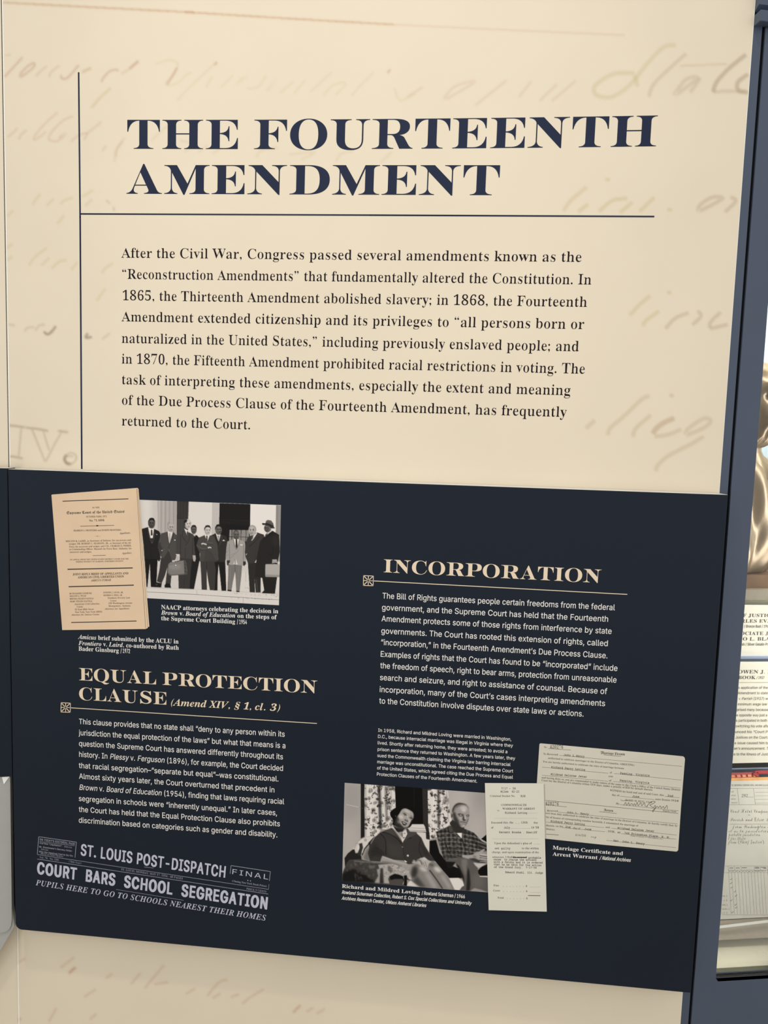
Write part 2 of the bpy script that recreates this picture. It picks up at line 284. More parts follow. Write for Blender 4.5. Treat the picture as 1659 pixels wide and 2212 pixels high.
 '6': (227, [[113,-3,-22,2,-20,8,-16,13,-13,17,-8,21,-2,23,8,38,29,51,57,84,35,0,-86,-123,-2,0,10,13,15,9,19,4,22,-2,19,-8,15,-11,12,-16,7,-19,2,-22,-2,-23,-8,-20,-13,-16,-16,-13,-20,-8], [113,24,26,7,18,20,7,28,-7,28,-18,19,-26,7,-26,-7,-18,-19,-7,-28,7,-28,18,-20]]),
 '7': (227, [[48,0,114,224,0,2,-131,0,0,28,164,0,0,-30,-113,-224]]),
 '8': (227, [[113,-3,-24,2,-21,7,-18,11,-13,14,-8,17,-3,20,7,30,18,23,25,11,0,1,-17,8,-13,13,-8,17,-3,19,3,19,7,16,12,14,16,10,19,7,21,2,21,-2,19,-7,16,-10,12,-14,7,-16,3,-19,-3,-19,-8,-17,-13,-13,-17,-8,0,-1,26,-11,18,-23,6,-30,-2,-20,-9,-17,-13,-14,-18,-11,-21,-7], [113,25,29,5,19,16,7,23,-7,25,-20,17,-28,7,-28,-7,-20,-17,-7,-25,6,-23,20,-16], [113,145,24,5,17,15,6,23,-6,22,-16,15,-25,5,-24,-5,-17,-15,-6,-22,6,-23,17,-15]]),
 '9': (227, [[113,258,22,-3,20,-8,16,-13,13,-17,8,-20,2,-24,-8,-38,-28,-51,-58,-84,-35,0,86,124,3,0,-10,-13,-16,-10,-19,-4,-22,3,-18,7,-16,12,-12,15,-7,20,-2,22,2,22,8,20,13,17,16,12,20,8], [113,230,-26,-7,-18,-19,-6,-28,6,-28,18,-19,26,-7,26,7,18,18,7,28,-7,29,-18,19]]),
 '.': (94, [[48,-2,-17,6,-6,16,6,17,17,6,16,-6,7,-17,-7,-16]]),
 ',': (94, [[19,-60,15,96,34,0,-26,-96]]),
 ';': (94, [[19,-60,15,96,34,0,-26,-96], [52,135,-16,7,-7,16,7,16,16,7,16,-7,7,-16,-7,-16]]),
 ':': (94, [[48,-2,-17,6,-6,16,6,17,17,6,16,-6,7,-17,-7,-16], [48,135,-17,7,-6,16,6,16,17,7,16,-7,7,-16,-7,-16]]),
 '\u201c': (150, [[26,159,26,95,23,0,-15,-95], [87,159,27,95,23,0,-15,-95]]),
 '\u201d': (150, [[26,159,15,95,34,0,-26,-95], [87,159,15,95,35,0,-26,-95]]),
 '\u2019': (88, [[26,159,15,95,34,0,-26,-95]]),
 '(': (137, [[45,103,5,59,16,59,22,49,30,0,-23,-56,-14,-57,-5,-54,4,-46,14,-49,24,-56,-30,0,-19,37,-13,38,-9,39]]),
 ')': (137, [[19,-48,24,57,14,49,4,45,-5,54,-15,57,-22,56,29,0,23,-49,15,-59,6,-59,-3,-38,-8,-38,-14,-38,-19,-37]]),
 '/': (125, [[117,266,-81,-304,-29,0,82,304]]),
 '\u2013': (175, [[175,122,0,-28,-175,0,0,28]]),
 '-': (227, [[168,122,0,-28,-111,0,0,28]]),
}
SERIF_BOLD = {
 'A': (218, [[-4,0,0,9,16,6,13,22,78,196,9,0,80,-190,14,-26,6,-6,10,-2,0,-9,-107,0,0,9,20,4,7,10,-16,43,-74,0,-13,-31,-2,-11,6,-11,21,-4,0,-9], [57,80,64,0,-33,80]]),
 'B': (221, [[8,0,0,9,14,2,9,5,6,25,0,143,-2,22,-9,10,-18,3,0,9,102,0,32,-2,24,-7,18,-10,11,-15,3,-19,-6,-24,-18,-17,-31,-10,37,-12,22,-20,7,-26,-6,-28,-17,-21,-29,-13,-38,-4], [91,126,26,2,15,8,8,14,2,23,-2,19,-5,14,-11,8,-16,3,-14,-5,-3,-17], [111,12,18,3,13,10,6,16,2,23,-3,24,-8,16,-16,9,-32,3,0,-83,4,-16]]),
 'C': (234, [[128,-5,-31,3,-28,12,-24,18,-17,24,-11,29,-4,33,4,33,11,28,18,24,23,18,29,12,32,4,25,-3,29,-10,10,-2,10,3,6,12,8,0,0,-79,-8,0,-14,28,-18,21,-21,14,-24,5,-22,-5,-17,-13,-12,-21,-8,-31,-2,-39,3,-36,8,-29,13,-20,19,-12,24,-4,20,2,20,8,19,13,16,18,10,-9,-26,-27,-32,-17]]),
 'D': (248, [[10,0,0,9,21,6,6,22,0,150,-2,16,-5,10,-23,6,0,9,104,0,37,-4,30,-9,25,-17,17,-22,11,-28,3,-34,-5,-41,-14,-32,-24,-23,-34,-13,-43,-5], [111,12,20,3,16,8,13,14,11,32,4,46,-2,36,-8,29,-13,20,-18,13,-23,4,-16,-5,-4,-20,0,-156,4,-19]]),
 'E': (221, [[7,0,0,8,15,2,9,5,5,9,2,15,0,145,-2,18,-5,11,-9,5,-14,1,0,9,191,0,0,-68,-7,0,-8,26,-14,17,-22,9,-32,3,-16,-1,-7,-6,-2,-14,0,-71,25,3,14,8,8,16,6,23,8,0,0,-114,-8,0,-7,32,-17,16,-29,4,0,-77,5,-17,19,-3,42,5,28,18,21,35,9,0,-14,-72]]),
 'F': (202, [[8,0,0,9,23,8,6,25,0,145,-1,15,-5,10,-24,7,0,9,190,0,0,-68,-8,0,-11,33,-10,10,-13,7,-40,6,-15,-1,-7,-4,-2,-12,0,-75,23,2,14,9,9,15,5,23,9,0,0,-114,-9,0,-5,25,-9,16,-14,9,-23,3,0,-72,3,-19,11,-9,23,-3,0,-9]]),
 'G': (254, [[134,-5,-34,4,-29,11,-24,18,-18,23,-11,30,-4,34,4,32,11,29,17,24,24,18,27,11,32,4,27,-3,29,-10,9,-2,9,3,7,12,9,0,0,-79,-9,0,-19,35,-26,24,-31,9,-22,-5,-17,-13,-12,-21,-8,-30,-2,-39,4,-47,13,-33,13,-15,16,-10,19,-3,16,2,10,6,5,9,2,13,-1,41,-5,8,-27,6,0,8,112,0,0,-8,-22,-6,-5,-21,0,-50,-44,-14]]),
 'H': (262, [[8,0,0,9,23,7,6,24,0,149,-6,23,-23,7,0,9,113,0,0,-9,-19,-3,-9,-8,-2,-19,0,-64,80,0,0,64,-2,19,-9,8,-19,3,0,9,113,0,0,-9,-24,-7,-5,-23,0,-149,6,-24,8,-5,15,-2,0,-9,-113,0,0,9,24,6,4,9,2,16,0,70,-80,0,0,-70,6,-24,24,-7,0,-9]]),
 'I': (130, [[7,0,0,9,24,7,5,8,2,14,0,155,-6,21,-25,5,0,9,115,0,0,-9,-24,-5,-5,-8,-2,-13,0,-154,3,-17,9,-9,20,-4,0,-9]]),
 'J': (165, [[54,-33,-28,6,-20,16,-8,22,7,19,17,7,18,-6,6,-17,-4,-15,-4,-9,4,-8,10,-2,11,2,6,6,5,23,0,172,-3,21,-10,11,-21,4,0,9,117,0,0,-9,-19,-4,-8,-10,-2,-22,0,-139,-3,-27,-9,-22,-15,-15,-20,-9]]),
 'K': (255, [[8,0,0,9,24,7,6,24,0,149,-7,23,-23,7,0,9,113,0,0,-9,-19,-3,-8,-8,-3,-19,0,-72,70,70,10,12,3,10,-7,8,-22,2,0,9,98,0,0,-9,-5,0,-31,-9,-35,-30,-37,-38,97,-119,11,-11,17,-3,0,-9,-120,0,0,9,21,1,6,7,-9,16,-58,74,-9,-8,0,-59,6,-24,24,-7,0,-9]]),
 'L': (213, [[8,0,0,9,23,7,6,24,0,149,-6,23,-23,7,0,9,117,0,0,-9,-21,-2,-10,-9,-3,-19,0,-148,2,-17,7,-8,17,-2,40,6,15,8,13,12,19,37,10,0,-13,-77]]),
 'M': (317, [[7,0,0,9,24,7,5,9,2,15,0,151,-3,17,-9,8,-19,3,0,9,85,0,66,-157,67,157,84,0,0,-9,-23,-7,-6,-23,0,-146,2,-22,9,-9,17,-3,0,-9,-110,0,0,9,18,3,9,10,2,20,0,157,-83,-199,-9,0,-82,194,0,-154,1,-16,6,-9,25,-6,0,-9]]),
 'N': (247, [[201,-5,-148,180,0,-136,6,-24,24,-6,0,-9,-74,0,0,9,18,3,9,9,2,18,0,155,-20,23,-9,2,0,9,69,0,117,-144,0,105,-2,18,-9,9,-18,3,0,9,74,0,0,-9,-23,-7,-6,-24,0,-193]]),
 'O': (263, [[130,-5,-24,2,-22,7,-37,25,-14,17,-11,21,-6,22,-2,25,2,24,6,23,11,20,14,18,18,14,20,11,23,7,25,2,24,-2,22,-7,37,-25,24,-37,7,-23,2,-25,-2,-25,-7,-22,-10,-21,-15,-17,-38,-25,-22,-7], [132,6,21,4,16,13,12,22,6,30,3,39,-4,46,-12,34,-19,21,-25,7,-21,-5,-16,-13,-11,-21,-7,-30,-2,-39,4,-47,12,-33,19,-21]]),
 'P': (209, [[8,0,0,9,23,7,6,24,0,149,-6,23,-23,7,0,9,99,0,37,-2,24,-6,15,-9,12,-12,7,-15,2,-18,-5,-26,-16,-20,-26,-13,-36,-4,-30,0,0,-63,6,-24,24,-7,0,-9], [91,115,10,0,21,3,14,8,8,16,2,23,-2,22,-6,16,-12,9,-18,4,-13,-4,-4,-13]]),
 'R': (236, [[8,0,0,9,23,7,6,24,0,149,-6,23,-23,7,0,9,100,0,44,-4,32,-11,18,-19,7,-27,-6,-24,-17,-19,-29,-12,59,-87,10,-12,14,-4,0,-9,-71,0,-68,106,-10,0,0,-66,6,-24,24,-7,0,-9], [91,117,11,0,22,3,16,9,9,16,3,23,-5,26,-13,16,-22,6,-17,-5,-4,-18]]),
 'S': (195, [[21,-5,0,84,10,0,10,-32,15,-22,19,-13,23,-5,17,3,13,8,9,12,2,15,-6,20,-21,15,-31,15,-25,15,-18,16,-10,18,-3,22,2,19,7,16,10,14,14,10,16,6,18,2,23,-2,35,-9,7,3,3,8,10,0,0,-73,-9,0,-14,32,-23,22,-27,8,-15,-2,-12,-7,-8,-10,-2,-13,2,-12,7,-10,25,-17,33,-15,32,-19,16,-23,5,-28,-3,-20,-8,-17,-12,-14,-17,-11,-20,-7,-24,-2,-17,1,-30,9,-7,1,-7,-2,-4,-9]]),
 'T': (212, [[46,0,0,9,15,1,10,5,5,10,2,15,0,177,-27,-4,-18,-11,-13,-19,-6,-24,-9,0,0,69,200,0,0,-70,-8,0,-5,21,-8,17,-12,11,-17,7,-23,3,0,-177,1,-15,5,-10,10,-5,16,-1,0,-9]]),
 'U': (246, [[124,-6,-40,5,-27,15,-15,26,-5,38,0,111,-7,23,-23,7,0,9,113,0,0,-9,-19,-3,-8,-8,-3,-19,0,-119,3,-26,9,-18,14,-11,21,-4,21,3,17,8,12,14,7,19,2,25,0,109,-6,23,-26,7,0,9,73,0,0,-9,-21,-8,-5,-22,0,-98,-5,-45,-16,-30,-27,-17]]),
 'V': (214, [[106,-6,-84,196,-11,20,-18,9,0,9,112,0,0,-9,-22,-3,-7,-11,5,-16,48,-117,45,117,3,15,-6,12,-22,3,0,9,72,0,0,-9,-17,-5,-13,-23,-76,-197]]),
 'W': (306, [[85,-5,-69,201,-8,18,-16,5,0,9,98,0,0,-9,-15,-3,-5,-11,4,-19,37,-109,39,99,-7,23,-9,16,-19,4,0,9,105,0,0,-9,-18,-3,-6,-10,3,-13,38,-110,33,102,4,18,-5,12,-17,4,0,9,60,0,0,-9,-15,-8,-10,-21,-64,-195,-9,0,-56,159,-63,-159]]),
 'Y': (213, [[51,0,0,9,23,7,6,24,0,49,-57,104,-16,22,-7,3,-7,1,0,9,110,0,0,-9,-20,-3,-5,-8,4,-12,42,-83,43,70,7,21,-6,11,-21,4,0,9,73,0,0,-9,-16,-7,-13,-16,-57,-94,0,-62,6,-24,24,-7,0,-9]]),
 'a': (172, [[127,-5,-14,2,-9,8,-4,12,-24,-16,-28,-5,-16,2,-12,8,-7,11,-3,15,5,20,17,16,27,14,40,13,0,26,-6,20,-19,7,-16,-3,-6,-8,5,-9,4,-12,-6,-15,-16,-6,-17,7,-6,16,9,21,22,15,34,5,31,-3,20,-10,11,-17,3,-24,0,-74,1,-11,5,-3,8,4,5,-7,-18,-14], [76,17,11,3,12,12,0,53,-22,-9,-13,-15,-5,-19,4,-19]]),
 'b': (180, [[21,-6,0,200,-3,20,-14,6,0,8,65,0,0,-89,19,15,22,5,17,-2,15,-8,12,-11,9,-15,8,-40,-2,-24,-8,-21,-11,-18,-15,-14,-18,-8,-21,-3,-22,5,-22,14,-25,-20], [91,7,15,4,10,14,7,55,-2,27,-5,18,-10,11,-14,4,-14,-5,-9,-14,0,-87,3,-15,7,-9]]),
 'c': (147, [[78,-5,-18,3,-17,7,-14,13,-10,16,-7,19,-2,22,2,23,8,20,12,17,16,13,19,9,20,3,22,-3,16,-8,10,-12,4,-14,-6,-15,-15,-6,-11,3,-7,7,-2,19,1,5,-4,9,-10,3,-16,-6,-10,-18,-3,-30,3,-33,10,-23,14,-14,19,-5,17,4,17,13,6,-6,-18,-19,-21,-12]]),
 'd': (185, [[70,-5,-17,3,-14,7,-12,12,-10,16,-7,41,2,24,6,21,10,17,13,13,15,8,17,2,21,-5,17,-14,0,60,-5,15,-18,5,0,8,72,0,0,-190,2,-18,15,-6,0,-9,-66,-10,0,24,-17,-18], [86,14,15,7,10,17,0,83,-8,14,-16,5,-13,-4,-9,-11,-6,-48,6,-48,8,-11]]),
 'e': (150, [[77,-5,-18,3,-17,7,-13,13,-11,16,-6,21,-2,24,2,22,7,19,11,16,13,13,17,8,19,2,25,-5,20,-14,13,-23,4,-34,-83,0,5,-34,14,-21,23,-7,18,6,17,16,7,-7,-18,-23,-22,-13], [58,96,43,0,0,11,-4,32,-7,7,-9,2,-13,-5,-7,-15]]),
 'f': (107, [[7,0,0,8,13,3,5,6,1,20,0,101,-18,0,0,17,18,0,0,22,4,23,12,18,20,11,25,3,19,-2,14,-7,9,-11,3,-12,-6,-17,-14,-5,-14,5,-6,12,4,15,3,6,-2,4,-7,2,-9,-2,-4,-5,-3,-20,0,-40,28,0,0,-17,-28,0,0,-105,5,-20,21,-5,0,-8]]),
 'g': (164, [[73,-70,-29,2,-20,7,-13,11,-4,13,7,14,20,10,-17,13,-5,15,2,12,7,10,30,18,-22,12,-13,17,-5,22,2,15,7,13,24,18,35,7,38,-7,41,0,0,-18,-24,0,9,-15,3,-17,-8,-26,-21,-18,-31,-7,-15,1,-15,-5,-6,-11,5,-9,16,-2,17,0,41,-5,22,-14,7,-24,-6,-22,-16,-16,-26,-11], [79,62,10,3,6,8,5,32,-5,33,-6,8,-10,2,-10,-2,-7,-8,-5,-33,5,-32,7,-8], [80,-58,29,3,17,8,6,14,-7,12,-23,4,-54,0,-8,-9,-3,-10,2,-9,8,-7]]),
 'h': (190, [[9,0,0,8,13,5,4,15,0,171,-3,16,-14,5,0,8,65,0,0,-95,21,20,27,6,24,-6,14,-18,5,-29,0,-78,4,-15,13,-5,0,-8,-81,0,0,8,13,5,4,15,0,80,-3,21,-5,5,-9,2,-14,-5,-13,-13,0,-90,3,-15,13,-5,0,-8]]),
 'i': (99, [[50,181,-18,7,-7,18,7,18,18,8,18,-8,8,-18,-8,-18], [9,0,0,8,14,5,3,15,0,98,-3,16,-13,5,0,8,64,0,0,-127,3,-15,13,-5,0,-8]]),
 'k': (179, [[9,0,0,8,14,5,3,15,0,171,-2,16,-14,5,0,8,64,0,0,-144,39,40,9,15,-4,6,-15,2,0,8,70,0,0,-8,-19,-5,-17,-12,-26,-26,62,-87,15,-9,0,-8,-83,0,0,8,12,2,3,6,-4,9,-35,49,-7,-7,0,-39,3,-15,13,-5,0,-8]]),
 'l': (100, [[9,0,0,8,14,5,3,15,0,171,-2,16,-14,5,0,8,64,0,0,-200,3,-15,13,-5,0,-8]]),
 'm': (277, [[9,0,0,8,13,5,4,15,0,99,-3,15,-14,5,0,8,64,0,0,-23,21,20,25,7,19,-3,14,-10,8,-15,22,21,27,7,24,-6,14,-18,5,-29,0,-78,3,-15,13,-5,0,-8,-79,0,0,8,12,5,4,15,0,80,-3,21,-5,5,-8,2,-14,-5,-13,-12,0,-91,3,-15,13,-5,0,-8,-78,0,0,8,12,5,4,15,0,80,-3,21,-5,5,-8,2,-15,-5,-12,-13,0,-90,3,-15,13,-5,0,-8]]),
 'n': (190, [[9,0,0,8,13,5,4,15,0,99,-3,15,-14,5,0,8,65,0,0,-21,21,19,27,6,24,-6,14,-18,5,-29,0,-78,4,-15,13,-5,0,-8,-81,0,0,8,13,5,4,15,0,80,-3,21,-5,5,-9,2,-14,-5,-13,-13,0,-90,3,-15,13,-5,0,-8]]),
 'o': (168, [[84,-5,-21,3,-18,8,-15,12,-11,17,-7,20,-3,22,3,22,7,20,11,17,15,13,18,8,21,2,21,-2,18,-8,15,-13,11,-16,7,-20,2,-23,-2,-23,-7,-20,-11,-16,-15,-13,-18,-7], [84,6,12,3,8,10,5,22,1,36,-2,37,-4,21,-8,11,-12,3,-12,-3,-8,-11,-6,-58,2,-36,4,-22,8,-10]]),
 'p': (186, [[9,-70,0,8,11,3,5,9,1,18,0,154,-3,20,-13,5,0,8,62,0,0,-24,11,16,15,9,17,4,17,-3,14,-8,12,-12,9,-16,8,-41,-8,-44,-9,-17,-12,-13,-15,-8,-18,-3,-22,5,-17,16,0,-45,2,-20,7,-10,16,-2,0,-9], [98,14,13,4,9,12,6,47,-5,47,-8,11,-14,4,-14,-5,-11,-16,0,-84,10,-15]]),
 'q': (182, [[87,-70,0,9,20,4,5,15,0,56,-19,-14,-22,-5,-17,3,-15,7,-12,12,-9,15,-8,40,3,24,7,21,11,18,16,13,18,9,20,3,22,-5,22,-14,25,19,6,0,0,-202,3,-15,14,-4,0,-9], [89,15,15,5,8,14,0,87,-3,14,-7,9,-12,3,-15,-4,-10,-12,-5,-22,-2,-31,2,-28,5,-20,10,-11]]),
 'r': (144, [[9,0,0,8,14,5,3,15,0,98,-3,17,-13,4,0,8,63,0,0,-29,21,25,23,8,12,-2,9,-5,7,-19,-6,-16,-15,-6,-13,4,-8,10,-9,5,-13,-9,-6,-25,0,-68,4,-15,20,-5,0,-8]]),
 's': (144, [[76,-5,-39,9,-7,-2,-4,-6,-8,0,0,57,9,0,6,-19,10,-15,13,-9,14,-3,19,6,7,16,-4,13,-14,10,-25,13,-26,20,-6,12,-3,13,4,20,10,15,17,11,22,4,35,-8,9,8,7,0,0,-49,-8,0,-16,28,-11,7,-12,2,-17,-5,-6,-13,6,-14,15,-10,23,-11,25,-19,6,-13,2,-16,-4,-21,-11,-17,-17,-11]]),
 't': (114, [[62,-5,-18,3,-11,7,-7,13,-2,18,0,103,-14,0,0,11,34,35,20,27,8,0,0,-57,32,0,0,-16,-32,0,0,-98,3,-16,9,-5,11,4,8,13,8,-4,-12,-21,-17,-13]]),
 'u': (187, [[65,-5,-19,3,-13,11,-8,16,-2,23,0,76,-3,17,-14,6,0,8,65,0,0,-118,4,-14,13,-5,15,4,11,11,0,91,-4,18,-15,5,0,8,67,0,0,-120,4,-16,14,-4,0,-9,-30,-2,-36,-9,0,25,-21,-18]]),
 'v': (153, [[71,-5,-52,129,-8,17,-12,6,0,8,83,0,0,-8,-14,-2,-4,-7,28,-77,26,65,3,10,-5,8,-14,3,0,8,50,0,0,-8,-13,-8,-9,-17,-50,-127]]),
 'w': (217, [[61,-5,-53,137,-5,10,-8,5,0,8,74,0,0,-8,-9,-2,-3,-7,3,-12,23,-63,22,55,-10,26,-11,3,0,8,78,0,0,-8,-11,-3,-3,-6,1,-7,19,-60,23,57,2,10,-3,6,-12,3,0,8,45,0,0,-8,-11,-5,-60,-147,-8,0,-33,103,-41,-103]]),
 'x': (160, [[2,0,0,7,15,8,14,13,30,40,-40,64,-9,10,-10,5,0,8,82,0,0,-8,-10,-2,-4,-5,5,-10,17,-27,20,25,5,11,-4,6,-13,2,0,8,55,0,0,-7,-14,-7,-14,-14,-28,-35,52,-81,9,-3,0,-8,-82,0,0,8,11,2,4,5,-6,15,-18,27,-20,-26,-7,-14,4,-7,13,-3,0,-7]]),
 'y': (150, [[26,-70,-21,8,-6,9,-2,11,5,15,16,7,14,-5,5,-13,0,-6,6,-5,14,12,8,15,5,20,-58,140,-4,6,-10,3,0,8,83,0,0,-8,-13,-2,-4,-8,2,-9,27,-69,25,71,1,7,-4,8,-14,2,0,8,49,0,0,-8,-11,-7,-9,-19,-49,-133,-16,-36,-17,-17]]),
 'z': (146, [[6,0,0,7,78,137,-20,0,-16,-2,-12,-6,-8,-11,-6,-17,-9,0,3,47,121,0,0,-10,-74,-133,13,0,21,3,14,7,11,13,8,19,8,0,-4,-54]]),
 '0': (188, [[94,-3,-27,4,-22,11,-15,19,-11,24,-8,66,2,34,6,30,11,25,15,18,22,11,27,4,27,-4,21,-11,15,-18,11,-25,6,-30,2,-35,-2,-35,-6,-30,-11,-24,-16,-19,-21,-11], [94,18,16,7,9,20,5,75,-5,75,-9,20,-16,6,-15,-6,-9,-20,-7,-75,7,-75,9,-20]]),
 '1': (188, [[33,0,0,18,27,0,13,4,4,18,0,168,-23,-25,-20,-10,-14,7,-6,18,23,8,29,18,23,17,38,0,0,-201,3,-16,14,-6,27,0,0,-18]]),
 '2': (188, [[12,0,0,35,49,50,32,38,16,30,4,33,-2,16,-5,12,-8,6,-11,3,-15,-4,-9,-11,-5,-18,-2,-25,-17,1,-14,6,-9,10,-3,16,8,22,25,17,41,6,33,-4,24,-11,15,-17,5,-24,-4,-22,-14,-25,-27,-30,-75,-73,78,0,18,6,10,17,2,11,20,0,-1,-71]]),
 '3': (188, [[82,-3,-42,5,-23,15,-8,20,3,11,6,8,20,7,3,-19,8,-13,14,-8,16,-3,21,5,15,15,6,30,-4,17,-10,14,-16,9,-22,3,-21,0,0,21,22,0,19,4,13,10,8,16,2,20,-7,28,-8,8,-12,3,-11,-2,-8,-6,-8,-19,-2,-25,-19,1,-13,6,-9,9,-3,13,5,17,14,14,23,9,32,3,32,-3,25,-11,16,-17,5,-24,-4,-20,-11,-17,-16,-14,-21,-9,28,-9,23,-18,7,-14,2,-18,-7,-34,-21,-23,-29,-12]]),
 '4': (188, [[60,0,0,18,10,0,19,4,6,7,2,13,0,20,-93,0,0,21,96,157,46,0,0,-155,35,0,0,-23,-35,0,0,-20,2,-13,6,-7,24,-4,0,-18], [28,85,69,0,1,90,2,33,-21,-39]]),
 '5': (188, [[82,-3,-40,6,-22,15,-7,19,2,11,6,7,19,5,4,-18,11,-16,22,-6,21,5,15,17,6,32,-3,22,-9,15,-15,10,-19,3,-21,-2,-16,-4,-16,6,11,116,127,0,2,-61,-20,0,-2,11,-5,9,-11,4,-70,0,-5,-62,16,3,21,2,35,-5,27,-13,18,-23,6,-31,-2,-20,-6,-17,-21,-23,-28,-13]]),
 '6': (188, [[98,-3,-23,3,-20,9,-17,15,-12,23,-8,28,-3,36,6,52,18,42,13,16,17,12,19,8,23,2,35,-5,18,-14,6,-18,-2,-10,-7,-8,-12,-6,-19,-2,-2,20,-6,17,-14,6,-18,-5,-14,-18,-9,-28,-5,-37,18,8,29,4,27,-4,22,-14,13,-22,5,-29,-5,-33,-15,-26,-24,-17], [99,19,12,3,9,10,5,17,2,25,-2,24,-6,16,-10,9,-13,4,-19,-6,-15,-11,3,-41,8,-29,12,-16]]),
 '7': (188, [[55,0,90,203,-89,0,-13,-4,-6,-13,-2,-17,-20,0,1,71,161,0,0,-17,-93,-223]]),
 '8': (188, [[92,-3,-26,2,-20,6,-16,11,-11,13,-7,15,-2,17,3,20,11,16,35,24,-30,27,-9,16,-2,18,7,30,10,12,15,10,20,7,26,2,31,-4,22,-13,14,-18,4,-24,-3,-18,-9,-14,-33,-22,26,-15,17,-15,9,-17,4,-20,-6,-28,-17,-21,-27,-13], [101,141,18,17,6,27,-4,18,-10,15,-17,6,-12,-3,-9,-8,-8,-27,2,-15,8,-12], [93,16,16,3,12,9,7,13,3,17,-3,15,-9,12,-37,23,-19,-19,-8,-29,3,-18,8,-14,12,-9]]),
 '9': (188, [[76,-3,-32,5,-17,14,-6,19,4,12,13,7,14,-26,11,-8,15,-2,16,4,12,11,10,20,6,27,3,35,-19,-16,-28,-7,-27,5,-21,13,-14,22,-4,30,2,23,7,19,11,17,16,12,18,8,23,2,23,-3,20,-9,17,-15,13,-21,8,-29,3,-36,-6,-52,-17,-42,-13,-17,-17,-12,-20,-8], [92,117,20,6,13,16,-2,37,-7,25,-11,15,-14,5,-13,-4,-10,-11,-6,-17,-2,-25,4,-26,10,-16]]),
}
